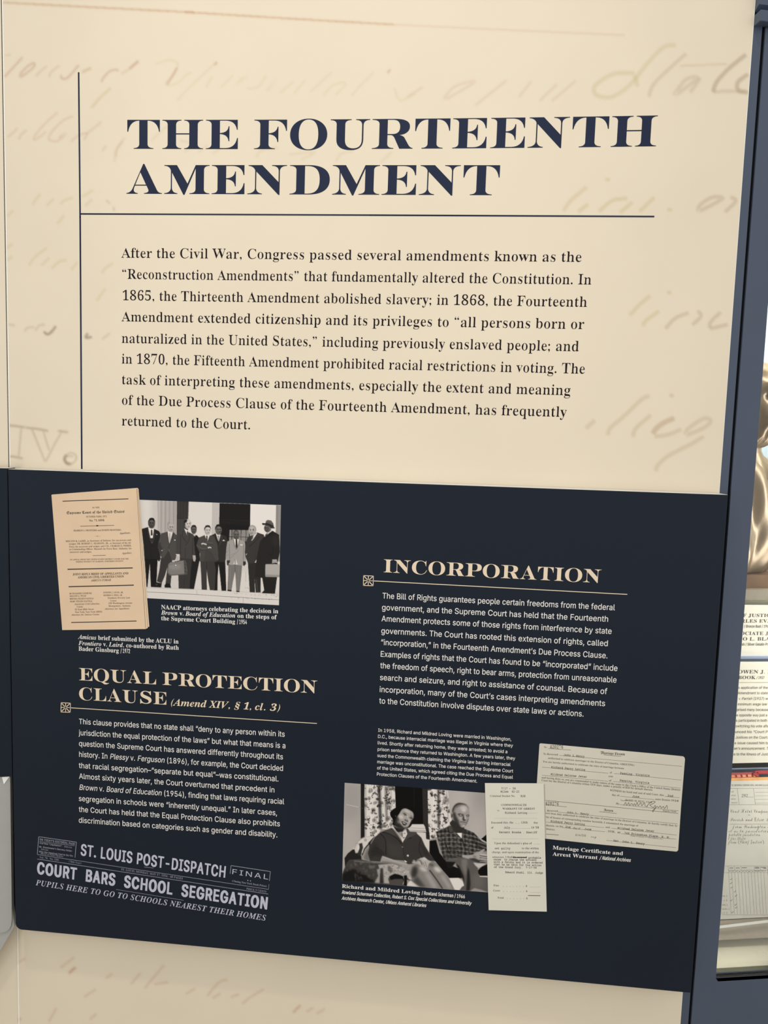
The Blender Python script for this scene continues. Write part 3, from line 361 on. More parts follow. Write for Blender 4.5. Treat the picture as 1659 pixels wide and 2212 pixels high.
SERIF_ITALIC = {
 'A': (210, [[-34,0,0,8,14,4,14,12,168,207,9,0,-8,-191,4,-17,10,-11,17,-4,0,-8,-105,0,0,8,15,4,8,7,7,24,0,27,-71,0,-32,-42,-2,-8,5,-8,17,-4,0,-8], [59,84,61,0,4,80]]),
 'B': (215, [[-17,0,0,8,17,2,11,10,8,23,40,150,1,9,-5,11,-18,4,0,8,74,0,44,-3,30,-8,16,-16,6,-22,-7,-25,-21,-19,-35,-12,25,-12,15,-17,5,-21,-2,-18,-8,-16,-12,-15,-20,-11,-26,-8,-35,-2], [125,128,18,12,11,18,3,24,-3,18,-10,11,-18,3,-10,-3,-5,-8,-20,-78,5,-1], [83,11,22,4,18,14,11,20,4,26,-5,21,-15,13,-30,4,-21,-76,-3,-15,5,-8]]),
 'C': (220, [[101,-6,-26,3,-23,8,-18,13,-13,18,-8,21,-3,25,8,49,24,45,35,34,32,16,34,5,60,-9,7,2,6,7,9,0,-15,-77,-10,1,-3,28,-8,20,-15,12,-20,5,-22,-5,-21,-15,-19,-23,-16,-34,-11,-37,-4,-35,4,-25,11,-20,17,-12,22,-4,25,5,23,14,21,24,9,-8,-26,-28,-30,-17]]),
 'E': (220, [[-17,0,0,8,17,2,11,10,8,23,40,150,1,7,-5,13,-18,4,0,8,179,0,-13,-63,-9,0,-3,26,-11,15,-19,9,-26,3,-14,-2,-7,-4,-4,-10,-19,-74,9,0,29,4,18,11,13,21,8,0,-24,-93,-7,0,0,13,-2,16,-7,10,-12,5,-24,2,-4,-1,-24,-91,5,-8,17,-3,42,6,31,17,27,34,8,0,-19,-68]]),
 'F': (205, [[-17,0,0,8,17,2,11,10,8,23,40,150,1,9,-6,11,-17,4,0,8,176,0,-13,-63,-9,0,-4,26,-10,15,-19,8,-27,3,-14,-3,-7,-13,-19,-74,29,2,16,6,12,12,8,16,9,0,-24,-93,-7,0,1,12,-5,22,-14,10,-29,2,-19,-72,-3,-17,5,-12,18,-4,0,-8]]),
 'G': (249, [[110,-6,-29,3,-25,8,-19,14,-15,19,-9,23,-3,27,9,48,24,42,18,19,21,14,34,15,37,5,22,-1,34,-8,11,9,9,0,-15,-73,-9,0,-4,27,-10,19,-16,11,-21,4,-22,-5,-21,-14,-19,-24,-17,-33,-11,-36,-4,-35,4,-28,12,-20,18,-13,25,-4,15,2,10,5,12,23,9,35,3,17,-6,11,-19,3,0,8,94,0,0,-8,-11,-2,-6,-5,-7,-21,-16,-60,-41,-15]]),
 'H': (254, [[-17,0,0,8,17,2,11,10,8,23,40,150,1,9,-6,11,-17,4,0,8,105,0,0,-8,-18,-2,-10,-11,-8,-21,-16,-57,81,0,15,58,3,18,-6,11,-18,4,0,8,106,0,0,-8,-17,-2,-11,-9,-8,-22,-38,-143,-3,-17,5,-12,18,-4,0,-8,-105,0,0,8,17,2,11,10,8,23,19,67,-81,0,-18,-69,-3,-17,6,-12,17,-4,0,-8]]),
 'I': (125, [[-17,0,0,8,17,2,11,10,8,23,40,150,1,9,-6,11,-18,4,0,8,106,0,0,-8,-18,-3,-11,-9,-8,-22,-38,-142,-3,-17,6,-12,18,-4,0,-8]]),
 'J': (149, [[16,-35,-27,4,-16,12,-6,19,6,17,17,7,15,-5,5,-13,-1,-7,-6,-15,2,-4,6,-2,14,8,9,23,49,184,1,7,-6,13,-18,4,0,8,105,0,0,-8,-17,-2,-11,-11,-8,-21,-43,-161,-10,-26,-15,-17,-19,-10]]),
 'L': (213, [[-17,0,0,8,17,2,11,10,8,23,38,141,3,16,-5,13,-19,4,0,8,106,0,0,-8,-18,-3,-11,-10,-8,-21,-37,-142,-4,-20,7,-7,10,-2,13,0,30,3,25,10,20,17,17,25,10,0,-21,-67]]),
 'M': (293, [[94,-5,-22,186,-38,-140,-3,-17,6,-12,18,-4,0,-8,-72,0,0,8,17,2,10,10,9,23,38,141,2,17,-5,12,-18,4,0,8,76,0,20,-159,103,159,76,0,0,-8,-17,-2,-11,-11,-8,-21,-40,-151,-1,-8,6,-12,18,-4,0,-8,-106,0,0,8,18,3,10,9,9,23,38,144,-124,-192]]),
 'N': (234, [[155,-5,-85,181,-36,-135,-3,-17,6,-12,18,-4,0,-8,-72,0,0,8,16,2,12,10,8,23,38,147,1,8,-6,14,-20,5,0,8,66,0,72,-156,34,132,-6,12,-18,4,0,8,73,0,0,-8,-17,-2,-11,-10,-9,-22,-51,-188]]),
 'O': (239, [[89,-6,-33,6,-25,16,-16,26,-6,35,3,25,7,24,26,47,38,37,32,16,34,5,34,-5,26,-16,16,-26,5,-34,-9,-50,-25,-47,-39,-37,-33,-16], [92,6,22,6,19,18,18,29,16,39,11,42,3,35,-2,19,-7,14,-11,9,-14,3,-13,-3,-12,-7,-23,-25,-21,-42,-15,-47,-5,-45,2,-19,7,-14,10,-9]]),
 'P': (204, [[-17,0,0,8,17,2,11,10,8,23,40,150,1,9,-5,11,-18,4,0,8,93,0,27,-2,21,-6,15,-11,9,-14,3,-19,-3,-18,-9,-16,-14,-14,-17,-9,-27,-7,-49,-2,-18,-66,-3,-17,5,-12,18,-4,0,-8], [124,123,18,12,10,20,4,26,-4,18,-9,11,-17,4,-11,-4,-6,-14,-20,-76,5,-1]]),
 'R': (215, [[-17,0,0,8,17,2,11,10,8,23,40,150,1,7,-5,13,-18,4,0,8,90,0,36,-3,25,-9,15,-16,5,-22,-5,-20,-12,-17,-20,-14,-28,-8,28,-85,11,-17,18,-5,0,-9,-67,0,-36,111,-10,0,-19,-70,-3,-17,5,-12,18,-4,0,-8], [123,127,18,12,12,19,3,24,-3,18,-10,11,-16,4,-11,-3,-6,-13,-20,-76]]),
 'S': (184, [[77,-6,-58,13,-7,-2,-7,-9,-9,0,17,76,9,0,4,-30,9,-20,16,-12,22,-4,20,6,15,16,6,21,-5,18,-14,18,-46,44,-11,18,-3,21,2,17,7,16,25,22,35,8,20,-2,32,-8,8,2,7,7,9,0,-16,-69,-10,0,0,8,-5,26,-16,18,-21,7,-14,-3,-11,-8,-8,-11,-2,-14,6,-19,15,-18,23,-20,25,-30,7,-16,3,-18,-5,-29,-16,-21,-25,-14]]),
 'T': (201, [[22,0,0,8,21,6,10,16,49,184,-5,0,-19,-4,-18,-9,-16,-15,-12,-21,-8,0,12,60,183,0,-10,-64,-10,0,-6,29,-15,17,-25,6,-51,-190,6,-11,18,-4,0,-8]]),
 'U': (239, [[97,-6,-32,4,-24,13,-15,19,-5,24,7,35,29,107,0,5,-5,13,-19,4,0,7,104,0,0,-7,-17,-3,-10,-8,-7,-19,-30,-112,-5,-27,3,-14,8,-11,13,-8,15,-2,30,7,12,10,11,16,20,50,18,63,7,37,-7,14,-20,6,0,8,69,0,0,-8,-17,-9,-13,-34,-28,-94,-22,-51,-14,-16,-15,-11,-19,-6]]),
 'V': (199, [[34,-5,8,189,-1,14,-5,10,-9,6,-13,3,0,8,101,0,0,-8,-17,-4,-8,-9,-2,-21,-6,-122,95,118,10,14,4,13,-5,8,-16,3,0,8,69,0,0,-9,-19,-6,-17,-19,-159,-196]]),
 'X': (190, [[-33,0,0,8,24,8,21,20,63,68,-26,88,-11,19,-21,6,0,8,102,0,0,-7,-19,-4,-6,-13,2,-12,15,-47,38,39,12,16,4,11,-4,7,-14,2,0,8,69,0,0,-7,-24,-13,-24,-23,-52,-55,23,-76,11,-27,12,-12,16,-4,0,-8,-102,0,0,8,17,5,5,11,-17,64,-43,-44,-9,-11,-4,-13,5,-8,17,-4,0,-8]]),
 'a': (168, [[27,-4,-15,2,-11,9,-8,13,-2,17,6,37,19,36,26,28,21,13,20,4,16,-6,8,-16,5,18,36,0,-34,-123,5,-8,10,6,13,18,8,-5,-17,-24,-17,-15,-18,-4,-15,5,-5,16,0,9,3,12,-25,-32,-14,-8], [46,20,16,8,14,19,12,27,8,27,3,23,-3,12,-10,4,-16,-8,-15,-23,-14,-29,-6,-22,-2,-18,3,-15]]),
 'b': (161, [[38,-5,-21,3,-16,8,-7,9,2,11,45,161,4,19,-3,8,-12,3,-6,0,0,9,33,3,37,6,-30,-108,22,21,23,7,15,-3,11,-9,8,-14,2,-19,-7,-36,-20,-35,-28,-28,-25,-12], [46,7,17,7,17,19,13,25,9,28,3,25,-4,15,-12,6,-12,-4,-10,-12,-9,-19,-10,-28,-10,-34,-3,-19,3,-6]]),
 'c': (138, [[46,-5,-21,4,-16,10,-10,17,-4,23,3,24,10,25,15,22,21,18,23,13,22,4,16,-2,13,-7,8,-10,2,-11,-6,-17,-15,-6,-14,4,-5,13,6,18,-2,6,-6,1,-16,-9,-16,-24,-12,-31,-5,-31,7,-24,8,-6,9,-2,21,8,20,23,9,-6,-19,-26,-22,-16]]),
 'd': (167, [[28,-5,-15,3,-11,9,-7,14,-3,20,6,33,16,33,25,29,21,14,22,5,24,-8,15,52,1,7,-5,8,-15,2,0,9,69,10,-56,-211,4,-4,9,6,13,18,7,-5,-25,-33,-12,-8,-12,-3,-11,3,-7,7,-2,12,3,21,-26,-32,-13,-8], [48,21,15,8,15,21,12,27,8,27,3,21,-3,12,-9,5,-14,-8,-15,-18,-13,-26,-10,-27,-4,-24,4,-13]]),
 'e': (135, [[44,-5,-20,4,-16,10,-10,17,-3,23,8,37,22,34,30,25,16,7,17,3,15,-2,12,-7,7,-9,3,-13,-6,-19,-16,-18,-26,-15,-38,-10,-2,-18,6,-19,18,-7,18,7,19,23,9,-6,-18,-26,-21,-16], [42,73,28,13,20,20,7,24,-3,10,-8,4,-12,-5,-11,-13,-12,-22]]),
 'f': (99, [[-33,-70,-21,8,-6,9,-2,11,4,13,13,5,11,-4,4,-11,-5,-14,5,-5,13,7,10,18,9,34,28,137,-23,0,2,13,24,0,13,37,17,26,20,16,23,5,26,-7,7,-9,2,-10,-4,-14,-13,-4,-12,4,-5,12,5,14,-5,4,-9,-5,-9,-12,-17,-57,29,0,-2,-13,-29,0,-17,-82,-21,-70,-12,-25,-14,-17,-18,-10]]),
 'i': (97, [[66,186,-16,6,-6,16,6,16,16,6,15,-6,7,-16,-7,-16], [25,-4,-18,7,-7,17,5,24,22,83,-4,7,-13,2,-1,9,35,4,31,6,-30,-112,-3,-15,5,-7,10,6,14,18,7,-5,-18,-24,-17,-15]]),
 'l': (87, [[20,-5,-18,7,-7,18,1,11,43,155,4,21,-3,7,-14,3,0,8,65,10,-54,-201,-1,-7,6,-7,10,6,13,18,7,-5,-25,-33,-13,-8]]),
 'm': (262, [[190,-4,-12,3,-8,8,-2,14,3,21,22,69,3,13,-1,5,-5,2,-15,-6,-16,-18,-17,-31,-17,-45,-10,-31,-39,0,34,111,3,13,-2,5,-5,2,-18,-9,-20,-27,-19,-41,-16,-54,-40,0,33,127,-4,7,-13,2,-1,9,68,10,-18,-58,35,44,17,10,18,4,14,-3,8,-8,3,-14,-4,-22,31,36,15,8,16,3,14,-3,9,-8,2,-14,-10,-45,-18,-56,5,-7,10,6,13,17,7,-5,-26,-33,-13,-8]]),
 'n': (179, [[106,-5,-12,3,-8,8,-2,14,4,22,10,35,12,34,3,12,-2,6,-5,1,-18,-9,-20,-26,-19,-41,-16,-54,-40,0,33,127,-4,7,-13,2,-1,9,68,10,-18,-58,35,44,17,10,18,4,14,-3,8,-8,3,-14,-2,-17,-27,-84,6,-8,10,7,12,17,8,-5,-27,-33,-13,-9]]),
 'o': (158, [[48,-5,-21,4,-17,11,-11,17,-4,22,8,37,21,34,30,25,16,7,18,3,23,-4,17,-10,11,-17,3,-23,-7,-36,-21,-34,-30,-26,-17,-7], [52,7,15,8,14,22,11,29,8,30,3,24,-4,18,-13,6,-15,-8,-14,-21,-12,-29,-8,-30,-2,-27,4,-17]]),
 'p': (165, [[-39,-70,0,10,13,3,7,9,43,162,2,12,-4,9,-14,2,0,8,64,10,-10,-34,26,25,26,9,14,-3,11,-8,7,-14,3,-18,-8,-41,-21,-38,-30,-27,-16,-8,-17,-3,-23,8,-10,-37,-2,-14,5,-10,16,-3,0,-9], [51,7,16,8,16,21,12,26,9,28,3,22,-4,14,-9,5,-16,-7,-14,-20,-12,-33,-9,-32,-4,-20,3,-9]]),
 'r': (130, [[-7,0,33,127,-4,7,-13,2,-1,9,68,10,-19,-61,15,28,14,18,12,11,13,4,14,-6,5,-17,-6,-17,-14,-6,-9,2,-11,10,-12,-9,-15,-25,-16,-38,-14,-49]]),
 's': (126, [[45,-5,-38,9,-10,-7,-9,1,9,56,9,-1,6,-26,11,-15,18,-5,14,5,5,14,-3,12,-10,15,-13,16,-15,24,-5,21,3,16,10,13,14,9,17,2,38,-7,10,6,9,0,-8,-51,-8,1,-7,23,-11,14,-14,4,-13,-5,-6,-11,4,-13,31,-40,9,-17,3,-17,-6,-23,-18,-17]]),
 't': (92, [[15,-5,-13,3,-7,8,-3,13,3,16,27,102,-16,0,0,11,33,19,28,32,14,0,-14,-49,26,0,-3,-13,-27,0,-28,-99,-1,-10,5,-8,10,7,15,20,8,-5,-28,-35,-14,-9]]),
 'u': (179, [[23,-5,-14,3,-9,8,-2,14,2,17,19,68,4,22,-3,7,-14,2,0,9,67,10,-33,-116,-2,-12,2,-6,4,-1,19,9,20,28,20,42,15,51,40,0,-33,-121,2,-5,4,-2,9,6,13,17,8,-5,-27,-33,-13,-9,-14,-3,-16,7,-6,18,6,31,-34,-42,-16,-10]]),
 'w': (210, [[24,-5,-1,82,-4,37,-6,18,-10,5,-4,0,0,8,49,10,9,-22,5,-67,53,89,8,0,10,-112,18,22,13,19,7,14,2,9,-16,29,6,14,14,5,14,-6,6,-17,-8,-29,-25,-40,-41,-51,-15,-16,-10,-1,-8,94,-56,-93]]),
 'y': (141, [[-15,-70,-18,6,-7,14,6,14,14,5,30,-12,9,4,10,11,9,13,3,12,-1,18,-11,63,-13,47,-4,9,-12,4,-5,0,0,9,47,8,8,-7,6,-21,18,-89,21,42,7,25,-9,14,-7,7,-2,8,6,15,15,6,15,-6,5,-17,-5,-23,-13,-33,-20,-39,-24,-39,-26,-35,-27,-24]]),
}
TYPEWRITER = {
 'B': (202, [[26,0,-9,3,-3,9,4,9,22,2,0,148,-21,2,-4,10,3,8,9,3,76,0,31,-3,22,-10,14,-17,4,-22,-5,-23,-17,-16,20,-11,11,-15,4,-21,-8,-28,-9,-12,-13,-9,-19,-5,-27,-2], [66,110,34,0,21,2,14,6,8,9,3,14,-4,16,-13,11,-22,3,-41,0], [66,23,36,0,27,2,17,6,9,11,3,15,-3,17,-10,10,-41,6,-38,0]]),
 'D': (202, [[80,-1,-51,1,-10,3,-3,9,4,9,16,2,0,148,-16,2,-4,10,5,10,15,1,62,0,26,-3,22,-9,17,-14,13,-20,9,-23,2,-28,-3,-28,-9,-25,-14,-20,-18,-14,-25,-8], [82,22,35,5,25,13,14,23,4,34,-5,34,-14,23,-24,13,-36,5,-19,-1,0,-148]]),
 'E': (202, [[23,0,-9,3,-3,9,4,9,26,2,0,148,-26,2,-4,10,5,10,15,1,135,0,9,-3,3,-10,0,-38,-3,-12,-9,-3,-9,3,-3,11,0,29,-87,0,0,-55,43,0,2,21,9,3,8,-5,2,-14,0,-31,-2,-15,-8,-4,-9,4,-2,21,-43,0,0,-73,87,0,0,27,2,15,10,5,9,-4,3,-13,0,-41,-3,-9,-9,-3]]),
 'G': (202, [[109,-5,-27,3,-24,10,-20,15,-14,20,-10,25,-3,29,3,28,10,25,14,21,19,15,23,10,25,4,23,-3,23,-7,5,6,7,2,11,-6,2,-20,0,-22,-3,-11,-9,-4,-7,1,-7,13,-16,20,-13,6,-16,3,-26,-6,-20,-15,-13,-26,-5,-34,3,-22,6,-19,11,-16,14,-12,17,-8,20,-2,20,2,21,8,0,39,-41,0,-7,3,-2,8,2,8,8,3,71,0,6,-3,2,-8,-2,-9,-12,-2,0,-50,-3,-7,-6,-4,-14,-5,-21,-5]]),
 'H': (202, [[29,0,-10,3,-3,9,4,9,16,2,0,148,-16,2,-4,10,5,10,49,1,16,-1,4,-10,-5,-10,-24,-2,0,-57,79,0,0,57,-11,0,-13,3,-4,9,4,9,18,2,40,0,9,-3,3,-8,-4,-10,-16,-2,0,-148,16,-2,4,-9,-5,-10,-16,-2,-33,0,-15,2,-5,10,5,9,23,2,0,68,-79,0,0,-68,12,0,13,-2,4,-9,-4,-10,-14,-2]]),
 'I': (202, [[44,0,-9,3,-3,9,4,9,15,2,37,0,0,148,-37,0,-15,2,-4,10,4,10,15,1,107,0,10,-3,3,-8,-5,-10,-15,-2,-37,0,0,-148,37,0,15,-2,5,-9,-4,-10,-16,-2]]),
 'J': (202, [[85,-5,-30,4,-23,8,-12,8,-2,12,0,38,2,14,9,3,9,-3,6,-37,8,-15,14,-8,17,-3,20,3,13,10,7,17,3,24,0,101,-44,0,-16,2,-4,10,5,10,15,1,99,0,8,-3,3,-8,-4,-10,-15,-2,-21,0,0,-105,-4,-32,-11,-22,-21,-13]]),
 'L': (202, [[21,0,-8,3,-3,9,4,9,15,2,21,0,0,148,-21,0,-15,2,-4,10,5,10,14,1,82,0,9,-3,3,-8,-5,-10,-15,-2,-27,0,0,-148,87,0,0,43,2,15,10,5,9,-4,2,-16,0,-54,-3,-9,-8,-3]]),
 'M': (202, [[14,0,-9,3,-3,9,4,9,18,2,5,149,-15,2,-4,9,3,9,8,2,27,0,11,-2,6,-9,36,-102,35,102,7,9,11,2,27,0,8,-2,3,-9,-3,-9,-15,-2,4,-149,18,-2,4,-9,-3,-9,-9,-3,-46,0,-12,2,-4,10,4,9,23,2,-4,141,-32,-94,-6,-10,-11,-2,-10,2,-6,10,-33,94,-3,-141,11,0,13,-2,4,-9,-4,-10,-12,-2]]),
 'N': (202, [[150,-2,-94,159,0,-134,21,0,12,-2,4,-9,-4,-10,-15,-2,-48,0,-9,3,-3,9,4,9,15,2,0,148,-21,2,-6,10,5,9,38,2,11,-1,89,-152,0,130,-18,0,-13,3,-4,9,4,9,14,2,47,0,9,-3,3,-8,-4,-10,-15,-2,0,-165,-3,-7,-9,-2]]),
 'P': (202, [[26,0,-8,3,-3,9,3,8,9,3,21,0,0,148,-12,0,-17,2,-4,10,3,8,8,3,76,0,29,-2,23,-7,16,-12,10,-17,3,-22,-3,-22,-10,-17,-16,-12,-23,-7,-29,-3,-28,0,0,-50,34,0,11,-3,4,-8,-4,-10,-13,-2], [74,95,30,0,28,4,18,13,5,21,-5,21,-18,13,-28,4,-30,0]]),
 'R': (202, [[21,0,-8,3,-3,9,3,9,11,2,15,0,0,149,-15,0,-11,3,-3,8,3,9,8,2,70,0,39,-2,21,-9,14,-15,8,-30,-3,-17,-9,-15,-13,-11,-19,-8,8,-6,6,-7,33,-51,18,-2,3,-9,-3,-9,-8,-3,-18,0,-10,3,-40,59,-15,18,-17,4,-22,0,0,-61,12,0,13,-2,4,-9,-4,-10,-12,-2], [64,106,34,0,26,4,15,11,5,18,-5,18,-15,12,-25,3,-35,0]]),
 'S': (202, [[40,-7,-10,5,-4,12,-2,42,3,10,10,4,9,-4,11,-24,11,-11,15,-7,19,-3,20,3,15,7,10,12,3,14,-3,15,-11,10,-18,6,-24,3,-29,7,-20,10,-12,16,-4,21,2,16,7,14,26,21,37,8,42,-10,2,7,8,2,10,-2,3,-5,3,-42,-3,-9,-9,-3,-8,3,-11,21,-9,8,-29,8,-18,-3,-14,-7,-10,-11,-3,-15,5,-14,12,-10,21,-5,26,-4,32,-9,20,-18,6,-26,-5,-25,-15,-19,-24,-13,-32,-4,-23,3,-25,8,-3,-10]]),
 'V': (202, [[98,-2,-11,5,-7,13,-60,155,-13,2,-4,10,3,8,8,3,50,0,12,-2,4,-9,-4,-9,-11,-3,-18,0,56,-143,54,143,-22,0,-11,3,-4,9,4,9,13,2,51,0,9,-3,2,-8,-3,-10,-14,-2,-59,-155,-7,-13,-9,-5]]),
 'W': (202, [[47,0,-5,2,-2,7,-25,163,-11,3,-3,8,3,9,6,2,53,0,12,-2,4,-9,-4,-8,-11,-3,-23,0,18,-130,28,98,3,7,14,1,7,-1,4,-6,32,-99,16,130,-26,0,-11,3,-3,8,3,9,12,2,53,0,7,-2,2,-9,-3,-8,-11,-3,-23,-164,-2,-6,-5,-2,-11,0,-9,7,-36,113,-31,-113,-3,-5,-6,-2]]),
 'a': (202, [[77,-4,-22,3,-18,11,-11,15,-4,20,5,23,15,17,24,11,32,3,39,-5,-4,22,-12,12,-21,4,-28,-6,-13,-6,-8,-1,-8,3,-3,9,4,10,14,7,43,7,27,-3,20,-11,11,-18,4,-26,0,-74,23,-2,4,-9,-3,-9,-10,-3,-26,0,-7,3,-4,8,-2,10,-29,-19], [81,21,27,5,21,13,8,16,0,18,-34,5,-23,-2,-17,-6,-11,-11,-3,-12,2,-10,7,-8]]),
 'b': (202, [[112,-3,-30,6,-21,18,0,-13,-2,-6,-5,-2,-29,0,-10,3,-4,9,5,9,18,2,0,168,-18,3,-3,3,-2,6,4,9,10,3,24,0,7,-2,3,-5,0,-80,23,18,31,5,21,-2,18,-8,16,-12,12,-16,7,-18,3,-21,-3,-20,-8,-19,-12,-16,-16,-12,-18,-7], [110,23,21,3,16,11,11,17,4,21,-7,27,-18,19,-27,7,-27,-7,-18,-19,-7,-27,6,-26,18,-19]]),
 'c': (202, [[99,-4,-23,3,-20,8,-16,12,-13,16,-8,19,-3,22,3,21,8,20,13,16,16,12,20,8,23,2,24,-3,27,-10,4,8,9,3,10,-5,2,-15,0,-31,-3,-9,-9,-3,-8,2,-6,7,-11,17,-16,11,-20,3,-30,-7,-20,-19,-7,-28,4,-23,11,-17,18,-12,23,-4,26,6,25,17,12,4,8,-3,4,-8,-7,-13,-17,-13,-25,-10]]),
 'd': (202, [[88,-4,-20,2,-18,8,-14,12,-12,16,-7,19,-2,21,2,21,8,19,12,16,16,12,19,7,21,3,30,-6,23,-18,0,63,-26,2,-5,10,3,9,10,3,34,0,7,-2,2,-5,0,-185,7,0,12,-3,3,-8,-3,-9,-8,-3,-32,0,-4,2,-2,6,0,14,-15,-15,-19,-8], [94,22,27,7,19,19,6,27,-6,27,-18,19,-27,7,-21,-4,-17,-11,-10,-18,-4,-21,4,-21,10,-16,17,-11]]),
 'e': (202, [[99,-4,-23,2,-20,8,-17,12,-12,16,-7,19,-3,23,3,22,8,20,13,15,17,12,21,8,24,2,22,-2,19,-7,16,-11,13,-15,7,-17,3,-19,-2,-9,-4,-5,-17,-2,-114,0,5,-21,11,-15,17,-10,23,-3,24,4,45,17,8,-3,3,-8,-7,-12,-21,-11,-27,-7], [46,90,107,0,-5,17,-11,14,-16,9,-18,3,-20,-3,-17,-8,-12,-14]]),
 'f': (202, [[45,0,-10,3,-4,9,4,9,9,3,28,0,0,100,-27,0,-10,3,-3,9,3,8,10,3,26,0,-1,12,5,26,12,17,23,10,32,3,20,-2,12,-6,4,-9,-4,-8,-9,-4,-34,4,-16,-2,-11,-5,-6,-11,-2,-20,1,-5,57,0,10,-3,4,-8,-3,-9,-10,-3,-57,0,0,-100,53,0,11,-3,3,-9,-3,-9,-10,-3]]),
 'g': (202, [[93,-65,-27,3,-9,12,4,9,10,3,27,-2,21,3,14,8,7,15,3,23,0,20,-22,-17,-28,-5,-19,2,-18,7,-14,11,-11,15,-7,18,-2,20,3,19,7,17,11,15,15,11,17,7,19,3,25,-5,24,-14,0,12,2,5,32,1,10,-2,3,-9,-4,-9,-18,-3,0,-123,-3,-31,-10,-18,-18,-13,-19,-6], [96,32,20,3,15,10,11,15,3,20,-3,19,-10,15,-16,10,-20,3,-19,-3,-15,-10,-11,-15,-3,-19,3,-19,10,-16,16,-10]]),
 'h': (202, [[30,0,-10,3,-3,9,4,9,18,2,0,168,-18,3,-4,9,3,9,10,3,25,0,7,-2,2,-5,0,-75,24,17,24,5,22,-3,17,-11,11,-19,4,-25,0,-74,7,0,12,-3,3,-8,-3,-9,-10,-3,-43,0,-11,3,-2,9,3,9,19,2,0,68,-2,17,-7,13,-11,7,-15,2,-20,-5,-16,-14,-6,-20,0,-68,19,-2,4,-9,-3,-10,-10,-2]]),
 'i': (202, [[103,183,-14,3,-3,13,1,17,5,8,11,2,14,-5,3,-18,-3,-17], [41,0,-10,3,-3,9,3,8,10,3,50,0,0,105,-32,0,-10,3,-3,9,3,9,10,2,48,0,7,-1,2,-5,0,-122,53,0,9,-3,3,-8,-3,-9,-10,-3]]),
 'k': (202, [[31,0,-10,3,-3,9,5,9,23,2,0,168,-23,2,-6,10,4,9,10,3,31,0,7,-2,2,-5,0,-118,48,40,-8,5,-3,7,4,7,10,2,45,0,9,-2,3,-9,-2,-8,-9,-3,-20,-4,-20,-13,-24,-21,62,-68,14,0,10,-2,3,-9,-3,-9,-10,-3,-44,0,-11,3,-3,7,3,8,10,5,-49,53,-15,-13,0,-49,-3,-10,-7,-4]]),
 'l': (202, [[44,0,-10,3,-3,9,3,8,11,3,45,0,0,168,-28,0,-19,3,-5,9,4,9,9,3,54,0,7,-2,3,-5,0,-185,51,0,9,-3,3,-8,-3,-9,-10,-3]]),
 'n': (202, [[31,0,-10,3,-4,9,5,9,18,2,0,105,-7,0,-12,3,-4,9,5,9,19,2,21,-1,3,-5,0,-11,24,16,24,5,21,-3,17,-11,11,-19,4,-25,0,-74,8,0,11,-3,4,-8,-4,-10,-13,-2,-37,0,-13,2,-3,10,4,9,18,2,0,68,-4,22,-11,13,-19,4,-21,-5,-15,-14,-7,-20,0,-68,20,-2,3,-9,-3,-10,-14,-2]]),
 'o': (202, [[101,-4,-24,2,-21,8,-17,12,-13,16,-8,19,-3,23,3,22,8,19,13,16,17,12,21,8,24,2,24,-2,21,-8,17,-12,13,-16,8,-19,3,-22,-3,-23,-8,-19,-13,-16,-17,-12,-21,-8], [101,19,30,7,20,20,7,30,-7,29,-20,20,-30,8,-30,-8,-20,-20,-7,-29,7,-30,21,-20]]),
 'p': (202, [[24,-65,-10,2,-3,9,5,10,18,2,0,170,-7,0,-12,3,-4,9,3,9,10,2,32,-1,3,-5,0,-16,24,17,29,6,22,-3,18,-7,16,-13,12,-16,7,-18,3,-21,-3,-21,-7,-18,-12,-15,-15,-11,-18,-7,-20,-2,-32,6,-25,18,0,-66,40,0,9,-3,3,-9,-3,-9,-10,-2], [109,24,22,3,16,11,11,17,4,20,-7,27,-18,18,-28,7,-27,-7,-18,-19,-6,-26,6,-26,18,-18]]),
 'r': (202, [[31,0,-10,3,-3,9,3,8,11,3,28,0,0,105,-19,0,-12,3,-3,9,3,9,10,2,37,0,7,-1,2,-5,0,-28,21,21,23,13,25,4,24,-6,8,-15,-4,-10,-10,-5,-12,5,-17,5,-27,-10,-31,-28,0,-68,54,0,10,-3,3,-8,-3,-9,-11,-3]]),
 's': (202, [[41,-4,-9,4,-3,12,0,29,3,10,9,3,7,-2,11,-18,12,-8,16,-7,19,-2,28,8,8,8,3,10,-3,11,-6,6,-28,4,-39,3,-22,9,-13,14,-4,20,4,19,12,14,20,10,27,3,42,-8,16,7,9,-4,3,-13,0,-19,-3,-12,-9,-4,-35,27,-27,5,-14,-2,-11,-5,-7,-8,-2,-9,2,-9,7,-6,14,-3,61,-6,14,-6,11,-9,6,-12,2,-15,-4,-19,-13,-16,-20,-10,-27,-4,-50,8]]),
 't': (202, [[113,-3,-22,3,-17,8,-13,13,-6,38,0,60,-27,0,-10,3,-3,9,5,10,35,1,0,43,4,10,9,3,11,-5,2,-17,0,-34,65,0,11,-3,4,-8,-3,-9,-11,-3,-66,0,0,-55,3,-27,10,-13,18,-3,61,17,8,-3,4,-8,-8,-12,-19,-9,-24,-7]]),
 'u': (202, [[89,-3,-20,2,-15,7,-11,11,-6,17,-2,20,0,74,-8,0,-11,3,-4,9,3,9,10,2,25,0,8,-2,1,-8,0,-81,3,-17,6,-12,12,-8,16,-2,22,5,16,14,6,20,0,68,-23,0,-9,3,-3,9,3,9,10,2,35,0,10,-3,2,-12,0,-113,7,0,11,-3,4,-8,-3,-9,-10,-3,-25,0,-7,2,-2,5,0,11,-25,-16]]),
 'v': (202, [[99,-6,-12,3,-7,12,-54,119,-15,3,-4,9,3,9,10,2,46,0,12,-2,4,-9,-5,-9,-15,-3,-6,0,43,-106,47,106,-26,2,-5,10,4,9,12,2,50,0,10,-2,3,-9,-4,-9,-17,-3,-54,-119,-8,-12]]),
